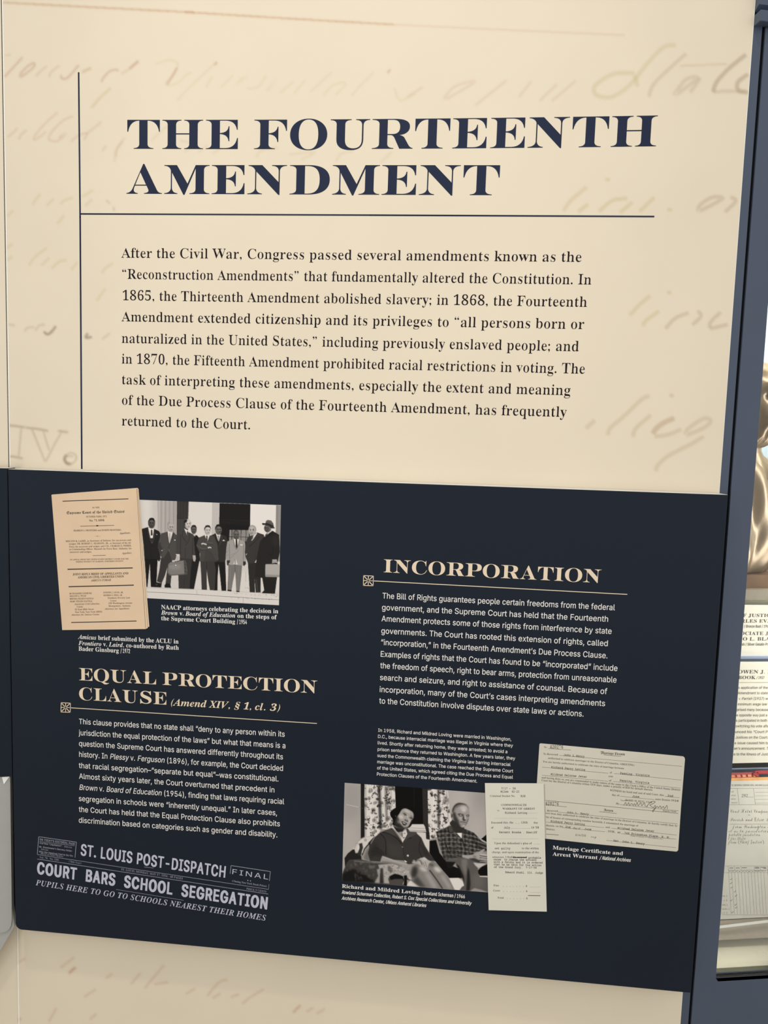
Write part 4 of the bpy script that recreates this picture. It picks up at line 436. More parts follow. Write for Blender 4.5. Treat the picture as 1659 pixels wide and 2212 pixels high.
 'w': (202, [[65,-6,-10,4,-6,11,-38,119,-11,3,-3,9,3,9,9,2,44,0,12,-2,3,-9,-4,-10,-16,-2,-11,0,28,-98,22,71,5,9,8,2,11,-3,6,-11,20,-68,28,98,-12,0,-15,2,-4,10,3,9,11,2,44,0,8,-2,2,-9,-3,-9,-11,-3,-37,-123,-5,-8,-8,-3,-11,4,-5,11,-22,74,-21,-78,-5,-8]]),
 'y': (202, [[28,-65,-11,2,-3,9,3,9,9,3,36,0,27,52,-60,118,-15,3,-4,9,3,9,10,2,46,0,11,-2,4,-9,-4,-9,-15,-3,-6,0,44,-90,45,90,-6,0,-15,3,-5,9,4,9,12,2,40,0,10,-2,3,-9,-3,-9,-13,-3,-86,-170,22,-2,5,-10,-3,-9,-10,-2]]),
 '1': (202, [[56,0,-10,3,-3,9,5,9,17,2,28,0,0,160,-36,-8,-9,3,-3,8,3,7,8,4,56,14,5,-2,2,-9,0,-177,26,0,18,-2,4,-9,-3,-9,-10,-3]]),
 '2': (202, [[44,0,-13,4,-4,10,8,18,73,71,16,19,10,28,-3,16,-7,13,-12,8,-14,2,-23,-5,-15,-15,-6,-8,-9,-3,-8,5,-2,13,3,11,12,10,22,11,26,4,33,-8,23,-22,8,-31,-5,-23,-15,-24,-27,-30,-51,-48,75,0,4,11,9,3,9,-3,3,-10,-2,-16,-4,-8,-6,-3]]),
 '3': (202, [[94,-5,-31,4,-24,12,-9,14,4,8,8,4,33,-14,20,-3,18,3,14,8,9,13,3,16,-3,15,-8,13,-13,8,-30,5,-3,9,2,8,6,3,18,3,18,11,7,19,-3,14,-7,12,-11,7,-13,2,-17,-2,-22,-12,-8,-3,-8,3,-3,7,9,14,23,12,27,4,31,-7,21,-19,8,-28,-4,-20,-11,-15,-18,-10,17,-8,13,-11,7,-16,3,-18,-2,-18,-7,-16,-11,-13,-15,-10,-18,-6]]),
 '4': (202, [[97,0,-10,3,-3,9,3,8,9,3,19,0,0,28,-77,0,-6,2,-2,8,0,11,2,9,73,125,6,6,23,-3,5,-9,0,-124,8,0,10,5,6,-2,2,-12,-4,-13,-8,-3,-14,0,0,-28,20,-2,4,-9,-3,-9,-10,-3], [53,76,62,0,0,111]]),
 '5': (202, [[93,-5,-26,1,-20,6,-14,8,-4,10,3,8,8,3,52,-13,20,4,16,10,10,15,3,19,-6,24,-16,17,-24,6,-18,-3,-28,-12,-7,5,-2,12,0,82,4,7,11,3,83,0,12,-3,4,-10,-4,-9,-12,-4,-74,0,0,-53,38,8,18,-2,16,-7,14,-11,10,-14,6,-16,3,-19,-3,-20,-7,-17,-11,-15,-16,-11,-18,-7]]),
 '7': (202, [[82,-3,-7,5,66,180,-84,0,-3,-11,-9,-4,-8,3,-3,8,2,19,4,7,7,3,109,0,7,-2,2,-7,-3,-19,-61,-181]]),
 '8': (202, [[101,-5,-35,8,-23,21,-7,15,-2,17,2,16,7,14,11,12,14,8,-18,12,-10,16,-4,20,8,30,23,21,34,7,33,-7,23,-21,7,-14,2,-16,-4,-20,-10,-16,-18,-12,14,-8,11,-12,7,-14,2,-16,-2,-17,-7,-15,-23,-22], [101,117,16,3,12,8,8,12,2,14,-2,14,-8,12,-12,8,-16,3,-15,-3,-13,-8,-8,-11,-2,-15,2,-15,8,-11,13,-8], [101,17,16,3,13,8,8,12,3,16,-3,15,-8,13,-13,7,-16,3,-16,-3,-13,-7,-8,-12,-3,-16,3,-15,8,-13,13,-8]]),
 '9': (202, [[60,-5,-18,2,-6,8,5,9,19,2,29,6,24,16,16,26,9,35,-19,-17,-24,-5,-16,2,-15,6,-23,25,-8,34,2,19,6,17,23,24,15,6,16,2,21,-3,17,-9,14,-14,11,-19,7,-23,2,-26,-3,-35,-10,-30,-16,-25,-21,-18,-26,-12], [98,100,14,3,12,9,8,14,3,17,-3,18,-7,14,-13,10,-15,4,-14,-3,-12,-9,-7,-14,-3,-18,3,-18,8,-14,11,-9]]),
}
BLACKLETTER = {
 'S': (282, [[148,-7,-38,3,-32,12,-27,19,-19,25,-12,30,-5,36,9,45,25,40,18,17,21,13,34,14,34,4,20,-4,44,-26,16,-7,9,2,4,9,-8,16,3,7,9,3,10,-6,3,-11,-5,-17,-15,-14,-18,-11,-17,-7,-12,-2,-24,11,-29,18,-29,7,-21,-2,-17,-7,-15,-12,-10,-15,-7,-19,-2,-22,2,-22,6,-20,12,-18,17,-19,19,-15,22,-10,42,-8,29,5,26,13,18,19,6,23,-2,17,-8,13,-11,8,-15,3,-19,-5,-66,-31,-13,6,-26,26,-10,15,-4,22,6,20,16,14,21,5,25,-7,17,-20,-12,-8,-14,16,-17,5,-19,-8,-9,-17,8,-17,21,-6,16,4,44,22,17,4,22,-6,23,-16,17,-26,7,-31,-4,-27,-11,-24,-17,-20,-22,-15,-27,-10]]),
 'C': (250, [[159,-8,-49,9,-43,25,-18,17,-14,21,-15,35,-5,37,3,31,8,28,12,23,16,17,19,11,22,3,26,-7,10,-8,5,-11,32,23,8,3,9,-2,33,-12,7,3,10,9,9,-9,-30,-33,-9,-8,-7,-2,-48,16,-15,-6,-6,-11,51,-102,-4,-11,-39,-40,33,-3,25,2,24,7,17,9,8,-11,-61,-50], [125,46,11,23,-17,38,-31,49,-6,17,11,17,33,26,-11,14,-17,5,-12,-3,-11,-8,-15,-30,-5,-44,2,-22,6,-22,25,-36]]),
 'U': (223, [[75,-7,-2,5,-7,6,-29,14,-12,1,0,11,7,7,2,14,0,140,-3,11,-8,4,-10,-3,-7,12,25,22,9,14,11,0,4,-7,9,-4,12,-10,4,-13,0,-166,4,-9,19,-12,7,-2,36,19,0,153,-4,9,-11,4,0,10,20,10,14,18,10,0,7,-12,12,-11,14,-5,0,-10,-13,-4,-3,-9,0,-150,1,-12,4,-4,17,8,7,-12,-41,-37,-12,0,-4,4,-14,8,-4,16,0,9,-49,-27,-12,-10]]),
 'M': (371, [[69,-8,0,4,-10,9,-12,7,-16,-13,-10,7,24,30,16,11,26,-12,8,-6,15,29,5,45,-4,48,-11,36,-11,16,-14,10,-16,3,-21,-6,-16,-16,-5,-22,7,-23,18,-20,27,-13,-5,-14,-29,12,-20,17,-11,21,-4,23,2,19,7,18,12,14,15,12,17,7,19,2,33,-6,26,-20,18,22,26,8,21,-4,18,-11,15,-19,15,17,19,10,24,3,28,-4,21,-13,12,-22,4,-34,8,0,0,-11,-20,-5,-13,-7,-7,-12,-2,-16,0,-76,16,-14,9,4,14,10,7,-8,-45,-47,-10,0,-3,11,-21,13,-9,8,-4,12,0,76,3,21,10,14,8,7,13,8,-2,30,-7,16,-11,9,-16,3,-20,-4,-14,-14,9,-30,3,-36,-8,-50,-23,-48,-39,-46,-10,0,0,4,-17,14,-5,2,-16,-13,-10,7,29,34,12,7,10,-4,22,-13,10,29,3,46,-3,49,-9,39,-13,25,-17,8,-15,-5,-8,-12,11,-32,4,-40,-7,-50,-23,-44,-46,-51]]),
 'L': (208, [[132,-8,-32,6,-37,16,-29,8,-9,-2,-13,-15,-9,5,30,55,9,5,19,-5,6,7,2,11,-6,17,-38,54,-6,22,6,26,17,24,25,17,21,6,22,3,21,-3,19,-6,16,-11,12,-13,8,-16,3,-18,-5,-22,0,-5,3,-5,-8,-9,-15,4,-17,-5,-8,-12,6,-11,11,-3,22,6,5,-12,-25,-8,-16,2,-11,6,-7,11,-3,13,7,26,-3,6,9,6,12,-2,15,6,5,14,-7,23,-19,17,-28,6,-20,-3,-15,-8,-10,-14,-3,-18,3,-15,10,-16,23,-32,10,-29,-2,-13,-9,-14,-21,-17,41,-16,20,-6,13,-2,11,2,20,17,8,-6,-45,-52]]),
 'R': (294, [[19,-8,-7,7,3,17,-11,22,7,9,20,-4,12,2,9,6,9,-6,-6,-19,7,-14,16,-5,21,6,15,16,9,30,4,45,-7,62,-9,22,-11,18,-14,10,-17,4,-18,-4,-13,-9,-9,-15,-3,-17,6,-23,19,-20,27,-13,-5,-14,-29,12,-20,17,-12,21,-4,23,3,20,7,17,12,15,14,11,18,7,19,3,20,-3,20,-8,17,-14,14,-19,18,13,49,30,6,-8,-2,-6,5,-11,12,-14,13,-12,9,-5,6,2,4,-9,-45,-36,10,-17,8,-30,6,-32,8,-23,7,-14,8,-4,14,9,9,-9,-12,-12,-33,-27,-10,0,0,2,-9,9,-14,22,-12,38,-10,47,-3,8,-6,5,-9,-4,-10,-7,-8,-47,-18,-38,-27,-25,-15,-7,-17,-3,-48,6], [170,130,54,40,-29,32,-11,8,-8,-2,-18,-14,8,-29]]),
 'a': (158, [[35,-8,-7,8,5,4,-20,36,-5,33,2,18,8,18,33,36,26,22,10,0,0,-3,29,-12,24,-7,0,-10,-8,-5,-2,-12,0,-71,1,-11,5,-3,14,9,7,-7,-37,-43,-8,6,4,4,-19,12,-7,15,0,5], [66,32,24,17,0,75,-29,15,-12,-20,-3,-31,7,-38,7,-14]]),
 'c': (129, [[62,-8,-8,6,5,6,-12,7,-15,12,-9,13,-4,17,0,59,2,14,9,10,42,31,10,4,27,-16,7,5,7,-8,-19,-19,-11,-8,-3,1,-28,20,-3,-16,0,-65,1,-14,11,-11,15,-6,11,3,15,11,6,-7]]),
 'e': (139, [[78,-8,-9,5,1,4,-24,11,-16,13,-8,17,-3,19,0,47,3,16,8,9,57,38,7,0,33,-48,2,-6,-4,-5,-66,-50,5,-13,12,-10,15,-4,15,3,15,11,7,-7], [59,78,36,27,-25,40,-8,-6,-3,-7]]),
 'f': (103, [[38,-65,-13,127,-3,43,0,28,-15,0,0,10,13,11,8,22,5,25,5,17,9,14,12,10,15,3,33,-6,6,5,9,-4,-20,-38,-22,10,-18,4,-10,-3,-3,-9,5,-19,11,-29,34,0,0,-23,-34,0,0,-45,-3,-42,-14,-111]]),
 'g': (160, [[73,-67,-25,3,-20,9,-14,15,-7,19,32,0,4,-19,12,-11,20,-4,20,6,14,15,6,20,-9,21,-11,34,-53,-45,-9,4,3,7,-3,8,-16,23,-6,14,-3,22,3,22,10,21,21,23,36,31,10,0,14,-11,41,-15,0,-10,-9,-21,-3,-32,4,-36,12,-27,-2,-29,-7,-19,-11,-15,-15,-13,-18,-7], [71,39,9,4,13,10,-1,19,8,48,-38,20,-13,-20,-5,-32,5,-25,11,-17]]),
 'h': (155, [[75,-67,-9,6,27,41,14,38,4,41,-7,38,-23,37,-18,-14,0,-79,3,-6,7,-2,12,10,6,-7,-42,-44,-10,0,-11,14,-16,7,0,10,9,6,3,11,0,161,-8,25,9,7,9,-12,6,-18,8,17,12,14,15,8,18,3,0,-10,-15,-3,-9,-8,-6,-29,0,-61,49,37,7,-7,-4,-7,18,-27,10,-23,4,-27,-7,-47,-23,-47]]),
 'i': (107, [[36,186,6,30,10,24,15,8,10,-3,4,-11,-6,-15,-29,-33], [65,-8,-9,6,2,3,-17,11,-6,18,1,85,-1,10,-6,3,-15,-8,-7,7,45,44,8,-5,-4,-8,6,-7,12,-8,10,-3,0,-10,-7,-4,-2,-11,0,-68,1,-12,6,-3,14,11,8,-7]]),
 'm': (258, [[42,-8,-10,14,-16,7,0,10,9,5,3,12,0,69,-2,16,-5,8,-7,-7,-7,7,34,38,8,-6,-2,-4,5,-4,4,-1,9,-13,2,-16,34,30,12,14,10,0,5,-8,8,-6,7,-8,2,-11,0,-11,46,44,10,0,15,-15,16,-6,0,-10,-6,-5,-3,-9,0,-81,2,-10,5,-3,14,11,8,-7,-39,-44,-9,6,2,3,-17,11,-6,16,1,88,-3,12,-8,8,-28,-25,0,-71,3,-12,8,-5,0,-10,-15,-7,-10,-14,-10,0,-11,14,-15,7,0,10,8,5,3,12,0,76,-3,11,-8,9,-28,-25,0,-71,3,-12,8,-5,0,-10,-15,-7,-11,-14]]),
 'n': (179, [[42,-8,-10,14,-16,7,0,10,9,5,3,12,0,69,-2,16,-5,8,-7,-7,-7,7,34,38,8,-6,-2,-3,16,-14,4,-21,45,44,10,0,15,-15,16,-6,0,-10,-6,-5,-3,-9,0,-81,2,-10,5,-3,15,11,7,-7,-39,-44,-9,6,2,3,-17,11,-6,18,1,86,-3,12,-8,8,-27,-26,0,-70,3,-12,8,-5,0,-10,-15,-7,-11,-14]]),
 'o': (154, [[72,-8,-15,10,-42,14,0,10,4,3,3,10,0,83,-1,12,90,37,5,-9,-5,-3,28,-47,7,-27,-8,-26,-28,-36,-28,-31], [93,24,10,14,6,29,-3,20,-29,57,-15,-6,0,-100]]),
 'p': (164, [[46,-67,-13,82,-5,1,-13,-8,-8,6,24,26,0,60,-3,27,-11,17,28,37,8,-6,-3,-8,10,-13,9,-18,0,-2,56,37,6,-8,-5,-4,17,-27,10,-19,3,-21,-5,-25,-18,-29,-33,-46,-10,0,-23,14,-11,-73], [101,27,13,7,9,18,4,23,-4,15,-10,18,-19,28,-25,-17,0,-77,21,-11]]),
 'r': (125, [[65,-8,-8,6,3,5,-10,7,-30,11,0,10,6,6,2,12,0,60,-2,16,-5,8,-7,-7,-7,7,34,38,8,-6,-2,-3,16,-14,4,-21,20,31,4,13,10,0,7,-16,12,-10,0,-12,-9,-10,-7,-16,-10,0,-4,14,-8,10,-15,-24,0,-53,2,-9,10,-7,12,-4,6,2,9,8,7,-6]]),
 's': (150, [[59,-8,-3,5,-8,7,-35,21,0,10,19,15,6,13,-4,11,-24,35,5,11,28,32,15,14,10,5,25,-14,15,-4,17,7,7,17,-7,18,-17,7,-15,-7,-8,-15,-15,11,13,17,22,6,19,-4,14,-14,5,-19,-3,-19,-13,-19,-22,-27,16,-10,11,-13,9,-28,-2,-14,-8,-14,-27,-21,-27,-13,-8,-7], [66,88,29,33,-19,4,-25,15,-8,-5,-3,-7], [89,19,16,8,7,18,-6,17,-12,14,-12,6,-8,-5,-27,-32,28,-20]]),
 't': (108, [[61,-8,-9,6,4,5,-38,14,0,11,6,5,2,12,0,88,-16,0,0,10,31,29,16,35,12,0,-3,-23,-1,-28,39,0,0,-23,-39,0,0,-92,22,-9,13,9,6,-8]]),
 'u': (180, [[54,-8,-9,5,2,3,-10,6,-20,7,0,11,9,4,3,12,0,72,-1,14,-6,7,-7,-8,-8,7,36,39,8,-6,-2,-3,15,-15,5,-18,0,-82,1,-12,9,-5,26,20,0,75,-3,10,-8,5,0,10,15,7,11,14,10,0,10,-14,15,-7,0,-10,-8,-5,-3,-12,0,-78,2,-10,5,-3,15,11,7,-7,-39,-44,-9,6,2,3,-17,11,-5,16,0,8]]),
 'd': (160, [[73,-8,-12,9,-23,10,-26,9,0,10,7,8,1,84,-2,12,42,24,-40,28,-7,11,-3,11,4,15,13,11,19,8,24,3,0,-10,-17,-4,-5,-11,2,-9,8,-8,41,-26,33,-23,16,-23,4,-24,-8,-35,-20,-33,-41,-47], [90,24,9,5,8,16,7,22,3,24,-4,24,-14,18,-25,17,-15,-7,0,-101]]),
}
SCRIPT = {
 'H': (355, [[51,-3,-30,6,-15,16,-6,17,-1,11,2,12,6,10,9,7,11,3,16,-7,5,-12,-6,-15,-12,-6,-9,0,-7,-2,-3,-7,1,-6,5,-9,12,-9,23,-3,25,7,19,19,25,45,8,17,-35,-19,-22,-20,-5,5,15,14,22,15,29,13,24,46,34,50,-38,-30,-18,-12,-14,-4,-11,4,-5,12,5,11,20,33,-1,2,-4,1,-18,-8,-23,-21,-26,-31,-4,4,17,21,19,20,20,15,18,6,12,-4,4,-7,0,-13,-21,-35,3,-3,12,5,19,13,49,39,22,20,3,-4,-18,-23,-13,-25,-11,-30,-12,-38,38,12,28,45,32,40,34,28,16,8,14,3,18,-6,6,-17,-8,-24,-27,-32,-22,-16,-26,-13,-31,-11,-17,-41,-13,-36,-8,-28,-3,-16,2,-4,6,-2,12,5,15,11,29,27,8,9,6,0,-22,-25,-16,-16,-17,-12,-16,-5,-11,2,-10,8,-7,13,-3,19,8,34,19,44,-37,-11,-1,-6,-16,-35,-25,-34,-35,-25,-21,-7], [253,137,23,9,25,16,25,24,19,25,7,21,-4,8,-9,3,-11,-3,-20,-15,-27,-35,-15,-25]]),
 'S': (221, [[70,-2,-23,2,-18,8,-11,12,-3,16,2,11,6,10,10,6,11,2,14,-4,5,-12,-4,-12,-10,-4,-13,-2,-6,-9,10,-13,25,-6,21,5,20,14,18,24,17,35,-31,7,-22,19,-7,26,3,19,10,18,16,16,22,13,25,8,37,3,6,-1,3,-3,-3,-4,-6,1,-26,-3,-23,-8,-19,-13,-16,-16,-9,-19,-3,-20,3,-15,8,-12,14,-8,20,-2,25,49,29,39,31,26,29,9,18,-8,7,-19,-3,-16,-10,-18,-33,-33,-50,-27,-12,-26,-17,-22,-19,-18,-22,-14,-23,-8], [189,97,32,19,26,24,18,26,6,21,-4,13,-10,4,-17,-7,-18,-19,-17,-33]]),
 'C': (230, [[145,-2,-34,7,-22,20,-8,28,6,28,-18,5,-13,9,-8,13,-3,18,4,20,11,20,18,18,23,14,25,9,27,3,16,-3,-8,-3,-24,-4,-23,-10,-22,-16,-18,-20,-12,-20,-5,-19,4,-15,10,-10,18,-4,23,36,32,33,35,28,35,19,29,7,20,-6,7,-17,-7,-22,-21,-25,-31,-24,-38,-19,-41,-11,-14,-28,-5,-23,4,-18,11,-10,18,-3,25,4,24,13,18,19,7,21,-6,17,-16,6,-22,-8,-14,-22,-6,-17,-3,-4,-3,6,6,25,16,19,23,6,13,-2,9,-5,6,-9,2,-13,-3,-14,-8,-14,-13,-14,-17,-10,-19,-7], [135,90,43,14,42,30,29,35,9,23,-3,10,-10,3,-18,-8,-28,-24,-32,-36]]),
 'P': (231, [[81,-2,-21,2,-16,8,-11,12,-3,14,2,12,6,10,9,6,11,2,14,-5,4,-12,-2,-8,-5,-4,-21,-7,-2,-6,4,-9,13,-7,15,-3,23,5,21,15,19,26,19,37,-15,-1,-21,-6,-3,1,2,3,14,5,26,5,26,46,31,34,34,21,-21,8,-25,2,-43,-5,-41,-15,-33,-22,-15,-20,-5,-20,6,-16,17,-6,24,7,24,21,18,29,7,22,0,3,2,1,3,-4,1,-12,-3,-21,-6,-19,-11,-15,-14,-11,-16,-8,-20,-2,-15,2,-12,6,-8,10,-2,13,3,16,9,16,32,28,46,20,52,8,27,-3,25,-9,29,7,3,-2,-2,-2,-13,-2,-12,-4,19,-17,6,-23,-2,-15,-9,-14,-32,-23,-47,-12,-12,-27,-16,-23,-19,-18,-22,-14,-24,-9], [203,97,31,12,23,26,7,17,2,17,-2,13,-6,10,-15,-11,-14,-19]]),
 'W': (305, [[81,-2,-5,4,53,60,27,38,20,40,8,36,-3,15,-8,9,-15,3,-27,-7,-31,-18,-31,-29,-16,-24,-6,-21,6,-18,15,-6,24,12,27,33,9,22,4,20,-1,9,2,4,6,-9,3,-26,-2,-19,-7,-17,-25,-27,-16,-8,-16,-2,-14,2,-11,6,-7,11,-3,13,3,16,8,16,26,33,35,26,26,11,24,4,21,-3,17,-11,11,-17,4,-21,-6,-28,-18,-31,-33,-35,-53,-45,52,33,53,46,27,27,46,53,14,18,13,13,4,-4,-57,-135,-11,-31,-6,-25,47,81,46,53,29,20,2,-1,-21,-18,-23,-22,-24,-29,-17,-25,-36,-66,-10,-7,-9,5,-7,14,-2,19,4,28,15,32,27,40,30,40,-50,-57,-31,-30,-37,-33,-42,-31]]),
 'a': (177, [[109,-2,-14,5,-6,14,5,19,-27,-28,-25,-10,-21,8,-6,9,-3,13,9,28,22,24,27,17,25,6,17,-4,9,-14,8,16,33,2,-42,-85,-2,-7,3,-4,22,17,4,-5,-20,-16], [43,3,16,6,19,17,18,21,14,21,5,15,-4,9,-9,4,-13,-7,-17,-18,-17,-23,-13,-22,-5,-17,1,-5]]),
 'b': (154, [[134,34,-14,-6,-14,-3,-8,1,-27,-21,-26,-7,-16,6,-7,17,8,28,17,30,-22,-22,-4,5,25,26,20,27,49,78,34,4,-94,-161,-13,-28,6,-5,19,6,26,20,-8,23,5,24,14,20,15,7,10,-4,3,-15,-7,-27,-21,-26,15,2,12,7], [98,34,17,18,5,17,-2,6,-6,2,-14,-8,-7,-19]]),
 'c': (123, [[103,31,-27,-24,-13,-7,-15,-2,-14,2,-11,7,-7,11,-2,14,8,27,20,23,26,16,25,5,13,-2,8,-6,3,-11,-5,-12,-11,-5,-9,3,-3,9,4,9,12,6,-7,2,-11,-5,-12,-12,-14,-20,-12,-24,-7,-23,2,-7,8,-2,24,10,24,22]]),
 'd': (201, [[161,31,-31,-27,-20,-6,-17,5,-5,14,4,19,-27,-29,-25,-9,-21,8,-6,9,-2,13,8,28,22,24,27,17,25,6,18,-4,8,-14,60,108,33,4,-84,-151,-18,-39,5,-3,18,9,24,22], [42,3,16,6,18,17,18,21,14,21,5,15,-3,9,-10,4,-12,-7,-17,-18,-18,-23,-13,-23,-5,-16,2,-5]]),
 'e': (172, [[133,31,-29,-24,-16,-8,-16,-2,-21,4,-13,12,-6,14,-2,13,2,15,5,13,-10,-11,-5,4,35,40,18,15,26,13,29,6,18,-5,7,-9,2,-10,-4,-17,-14,-19,-27,-19,-43,-13,-4,-12,-2,-13,2,-11,9,-4,26,9,29,23], [73,50,32,16,20,21,10,20,3,13,-2,6,-7,3,-17,-9,-15,-21,-14,-26]]),
 'f': (174, [[25,61,31,32,20,27,9,15,25,35,25,25,25,9,15,-4,5,-14,-3,-14,-9,-16,-34,-36,-49,-36,-46,-80,6,0,27,7,28,24,4,-4,-27,-25,-15,-7,-27,-2,-52,-90,-33,-4,62,108,-4,10,4,10,11,4,3,0,25,44,-22,-22], [87,92,35,28,25,25,15,23,5,20,-2,8,-7,2,-19,-12,-23,-35]]),
 'g': (212, [[172,31,-20,-16,-23,-15,-29,-54,-16,-26,-22,-25,-26,-19,-30,-7,-18,6,-10,13,-3,13,9,22,23,23,29,20,55,29,11,23,-8,-8,-15,-9,-19,-4,-18,7,-8,16,-3,17,4,19,11,21,-18,-20,-4,4,34,39,27,24,17,7,19,2,20,-5,6,-19,16,21,39,0,-69,-121,19,13,15,13], [64,4,22,9,21,23,17,28,11,25,5,23,-2,10,-9,4,-15,-8,-16,-18,-16,-25,-14,-27,-9,-23,-4,-14,3,-6], [6,-125,20,8,17,21,44,81,-30,-16,-44,-34,-17,-21,-6,-21,5,-14]]),
 'h': (181, [[19,61,37,40,51,92,32,4,-83,-159,48,50,16,11,12,4,14,-7,6,-19,-4,-17,-13,-21,-15,-19,-5,-10,4,-3,12,6,25,22,5,-4,-19,-18,-13,-10,-18,-5,-13,7,-6,19,3,15,7,15,29,41,-3,2,-33,-26,-28,-32,-29,-39,-35,-2,44,81,-22,-22]]),
 'i': (109, [[91,124,-11,3,-3,10,6,12,12,5,10,-3,4,-10,-5,-12], [45,77,-20,-20,-5,4,40,40,35,2,-34,-62,-16,-33,3,-3,11,6,27,24,5,-4,-22,-21,-16,-10,-13,-2,-15,5,-6,16,3,14,15,31]]),
 'j': (141, [[91,124,-11,3,-3,10,6,12,12,5,10,-3,4,-10,-5,-12], [20,61,40,40,35,2,-57,-94,21,9,25,17,4,-4,-26,-18,-29,-14,-37,-55,-35,-34,-33,-11,-15,5,-6,15,6,18,18,21,29,21,40,19,45,79,-20,-20], [-73,-94,16,5,16,16,16,25,20,38,-35,-19,-24,-20,-15,-19,-5,-14,3,-9]]),
 'l': (131, [[92,31,-28,-26,-20,-7,-16,6,-6,16,6,23,19,36,-24,-22,-4,4,41,46,53,86,32,4,-97,-179,-2,-8,4,-4,13,7,24,22]]),
 'm': (263, [[2,-2,42,64,6,13,-2,3,-10,-7,-15,-15,-5,4,19,21,17,15,12,5,11,-5,4,-16,-6,-25,34,36,14,9,12,3,14,-6,5,-17,-8,-27,25,28,21,17,18,5,16,-6,7,-19,-4,-17,-31,-44,-4,-8,4,-3,15,6,26,23,5,-4,-27,-24,-24,-9,-16,7,-6,17,5,17,12,20,23,29,2,5,-4,4,-17,-6,-22,-20,-25,-32,-24,-39,-39,-2,41,73,5,16,-2,6,-29,-23,-55,-70]]),
 'n': (194, [[174,31,-23,-21,-12,-9,-14,-3,-15,7,-7,20,8,24,33,44,-4,3,-14,-6,-21,-17,-26,-30,-32,-43,-44,-2,26,38,24,42,-2,3,-7,-4,-20,-20,-5,4,20,21,18,15,14,6,10,-5,4,-16,-7,-29,39,38,27,12,15,-7,6,-19,-4,-17,-14,-23,-19,-27,4,-3,11,5,26,23]]),
 'o': (178, [[152,42,-19,-17,-27,-10,-19,-13,-21,-5,-20,4,-13,12,-7,14,-1,13,1,15,5,13,-15,-18,-5,5,27,32,23,23,27,18,27,7,22,-5,11,-12,3,-15,-5,-24,-14,-29,-20,-28,17,7,19,17], [67,3,13,3,14,10,-4,3,-1,6,6,11,11,5,7,-1,18,35,7,33,-4,15,-9,3,-11,-4,-12,-11,-31,-52,-11,-25,-4,-18,3,-10]]),
 'p': (176, [[154,31,-24,-23,-13,-8,-12,-2,-17,7,-7,19,3,14,21,30,11,13,7,12,-4,2,-14,-5,-18,-15,-18,-21,-16,-24,-68,-122,-33,-3,95,174,-22,-22,-5,4,22,22,16,22,41,74,33,3,-57,-109,27,23,22,7,15,-6,5,-17,-5,-21,-34,-50,3,-3,17,7,24,22]]),
 'r': (129, [[110,31,-28,-26,-21,-7,-15,6,-6,18,6,22,16,22,22,19,-33,-2,-15,-16,-12,-10,-4,4,26,26,5,17,4,7,4,-6,0,-4,3,-5,22,-4,15,-6,7,-11,-2,-9,-35,-50,-2,-7,3,-2,12,6,23,22]]),
 's': (115, [[96,31,-33,-26,-30,-8,-21,7,-8,16,4,11,10,4,8,-4,4,-9,-3,-8,-8,-3,-4,0,11,-5,11,5,10,14,6,22,2,40,-15,-13,-16,-17,-5,4,32,30,13,16,7,6,4,-4,-5,-6,-4,-8,15,-29,3,-18,-4,-16,-13,-17,25,20]]),
 't': (143, [[94,31,-27,-23,-23,-10,-15,6,-6,17,7,25,17,33,-23,-22,-5,4,14,12,25,27,54,89,34,1,-25,-43,24,0,-2,-8,-27,0,-40,-68,-22,-40,-7,-22,3,-3,15,8,24,21]]),
 'u': (182, [[20,61,41,40,36,2,-37,-63,-14,-28,4,-3,26,22,22,28,29,42,40,2,-40,-71,-9,-22,3,-2,14,8,23,19,5,-4,-24,-21,-13,-8,-14,-4,-16,6,-6,16,4,17,11,24,-41,-51,-13,-9,-12,-3,-15,6,-5,16,7,24,20,34,-11,-12,-11,-9]]),
 'w': (237, [[39,-3,-15,6,-6,16,8,25,20,34,-22,-21,-5,4,42,40,40,2,-42,-66,-15,-28,4,-4,12,6,19,17,24,30,28,43,42,2,-37,-63,-13,-30,2,-5,7,-2,21,7,23,20,-7,10,-2,10,6,25,14,20,17,8,9,-3,4,-11,-8,-26,-23,-30,7,-1,10,2,11,9,4,-5,-13,-9,-13,-3,-11,1,-26,-22,-27,-7,-21,8,-6,9,-2,12,9,29,-37,-44,-16,-11], [180,35,19,24,6,15,-7,5,-10,-5,-10,-12,-3,-14]]),
 'y': (187, [[12,-101,-12,2,-9,5,-8,19,11,25,32,24,55,22,26,48,-31,-35,-24,-11,-15,6,-5,16,4,22,19,37,-2,3,-10,-6,-17,-19,-4,4,29,32,20,10,13,-6,4,-17,-2,-12,-5,-14,-25,-41,-2,-6,2,-3,12,7,20,21,25,30,25,39,37,2,-52,-94,19,11,20,15,4,-4,-24,-18,-25,-13,-31,-49,-26,-31,-23,-16], [10,-95,14,4,13,12,40,67,-36,-15,-26,-17,-15,-19,-5,-18,4,-11]]),
}

def _set(g):
    """contours are stored as a first point followed by steps from point to point"""
    return {c: (a, [np.cumsum(np.array(q, float).reshape(-1, 2), axis=0) for q in cs]) for c, (a, cs) in g.items()}
SETS = {'sans': _set(SANS), 'bold': _set(SERIF_BOLD), 'bital': _set(SERIF_ITALIC), 'mono': _set(TYPEWRITER), 'frak': _set(BLACKLETTER), 'script': _set(SCRIPT)}
CAPH = {k: max(q[:, 1].max() for q in g['H' if 'H' in g else 'S'][1]) for k, g in SETS.items()}
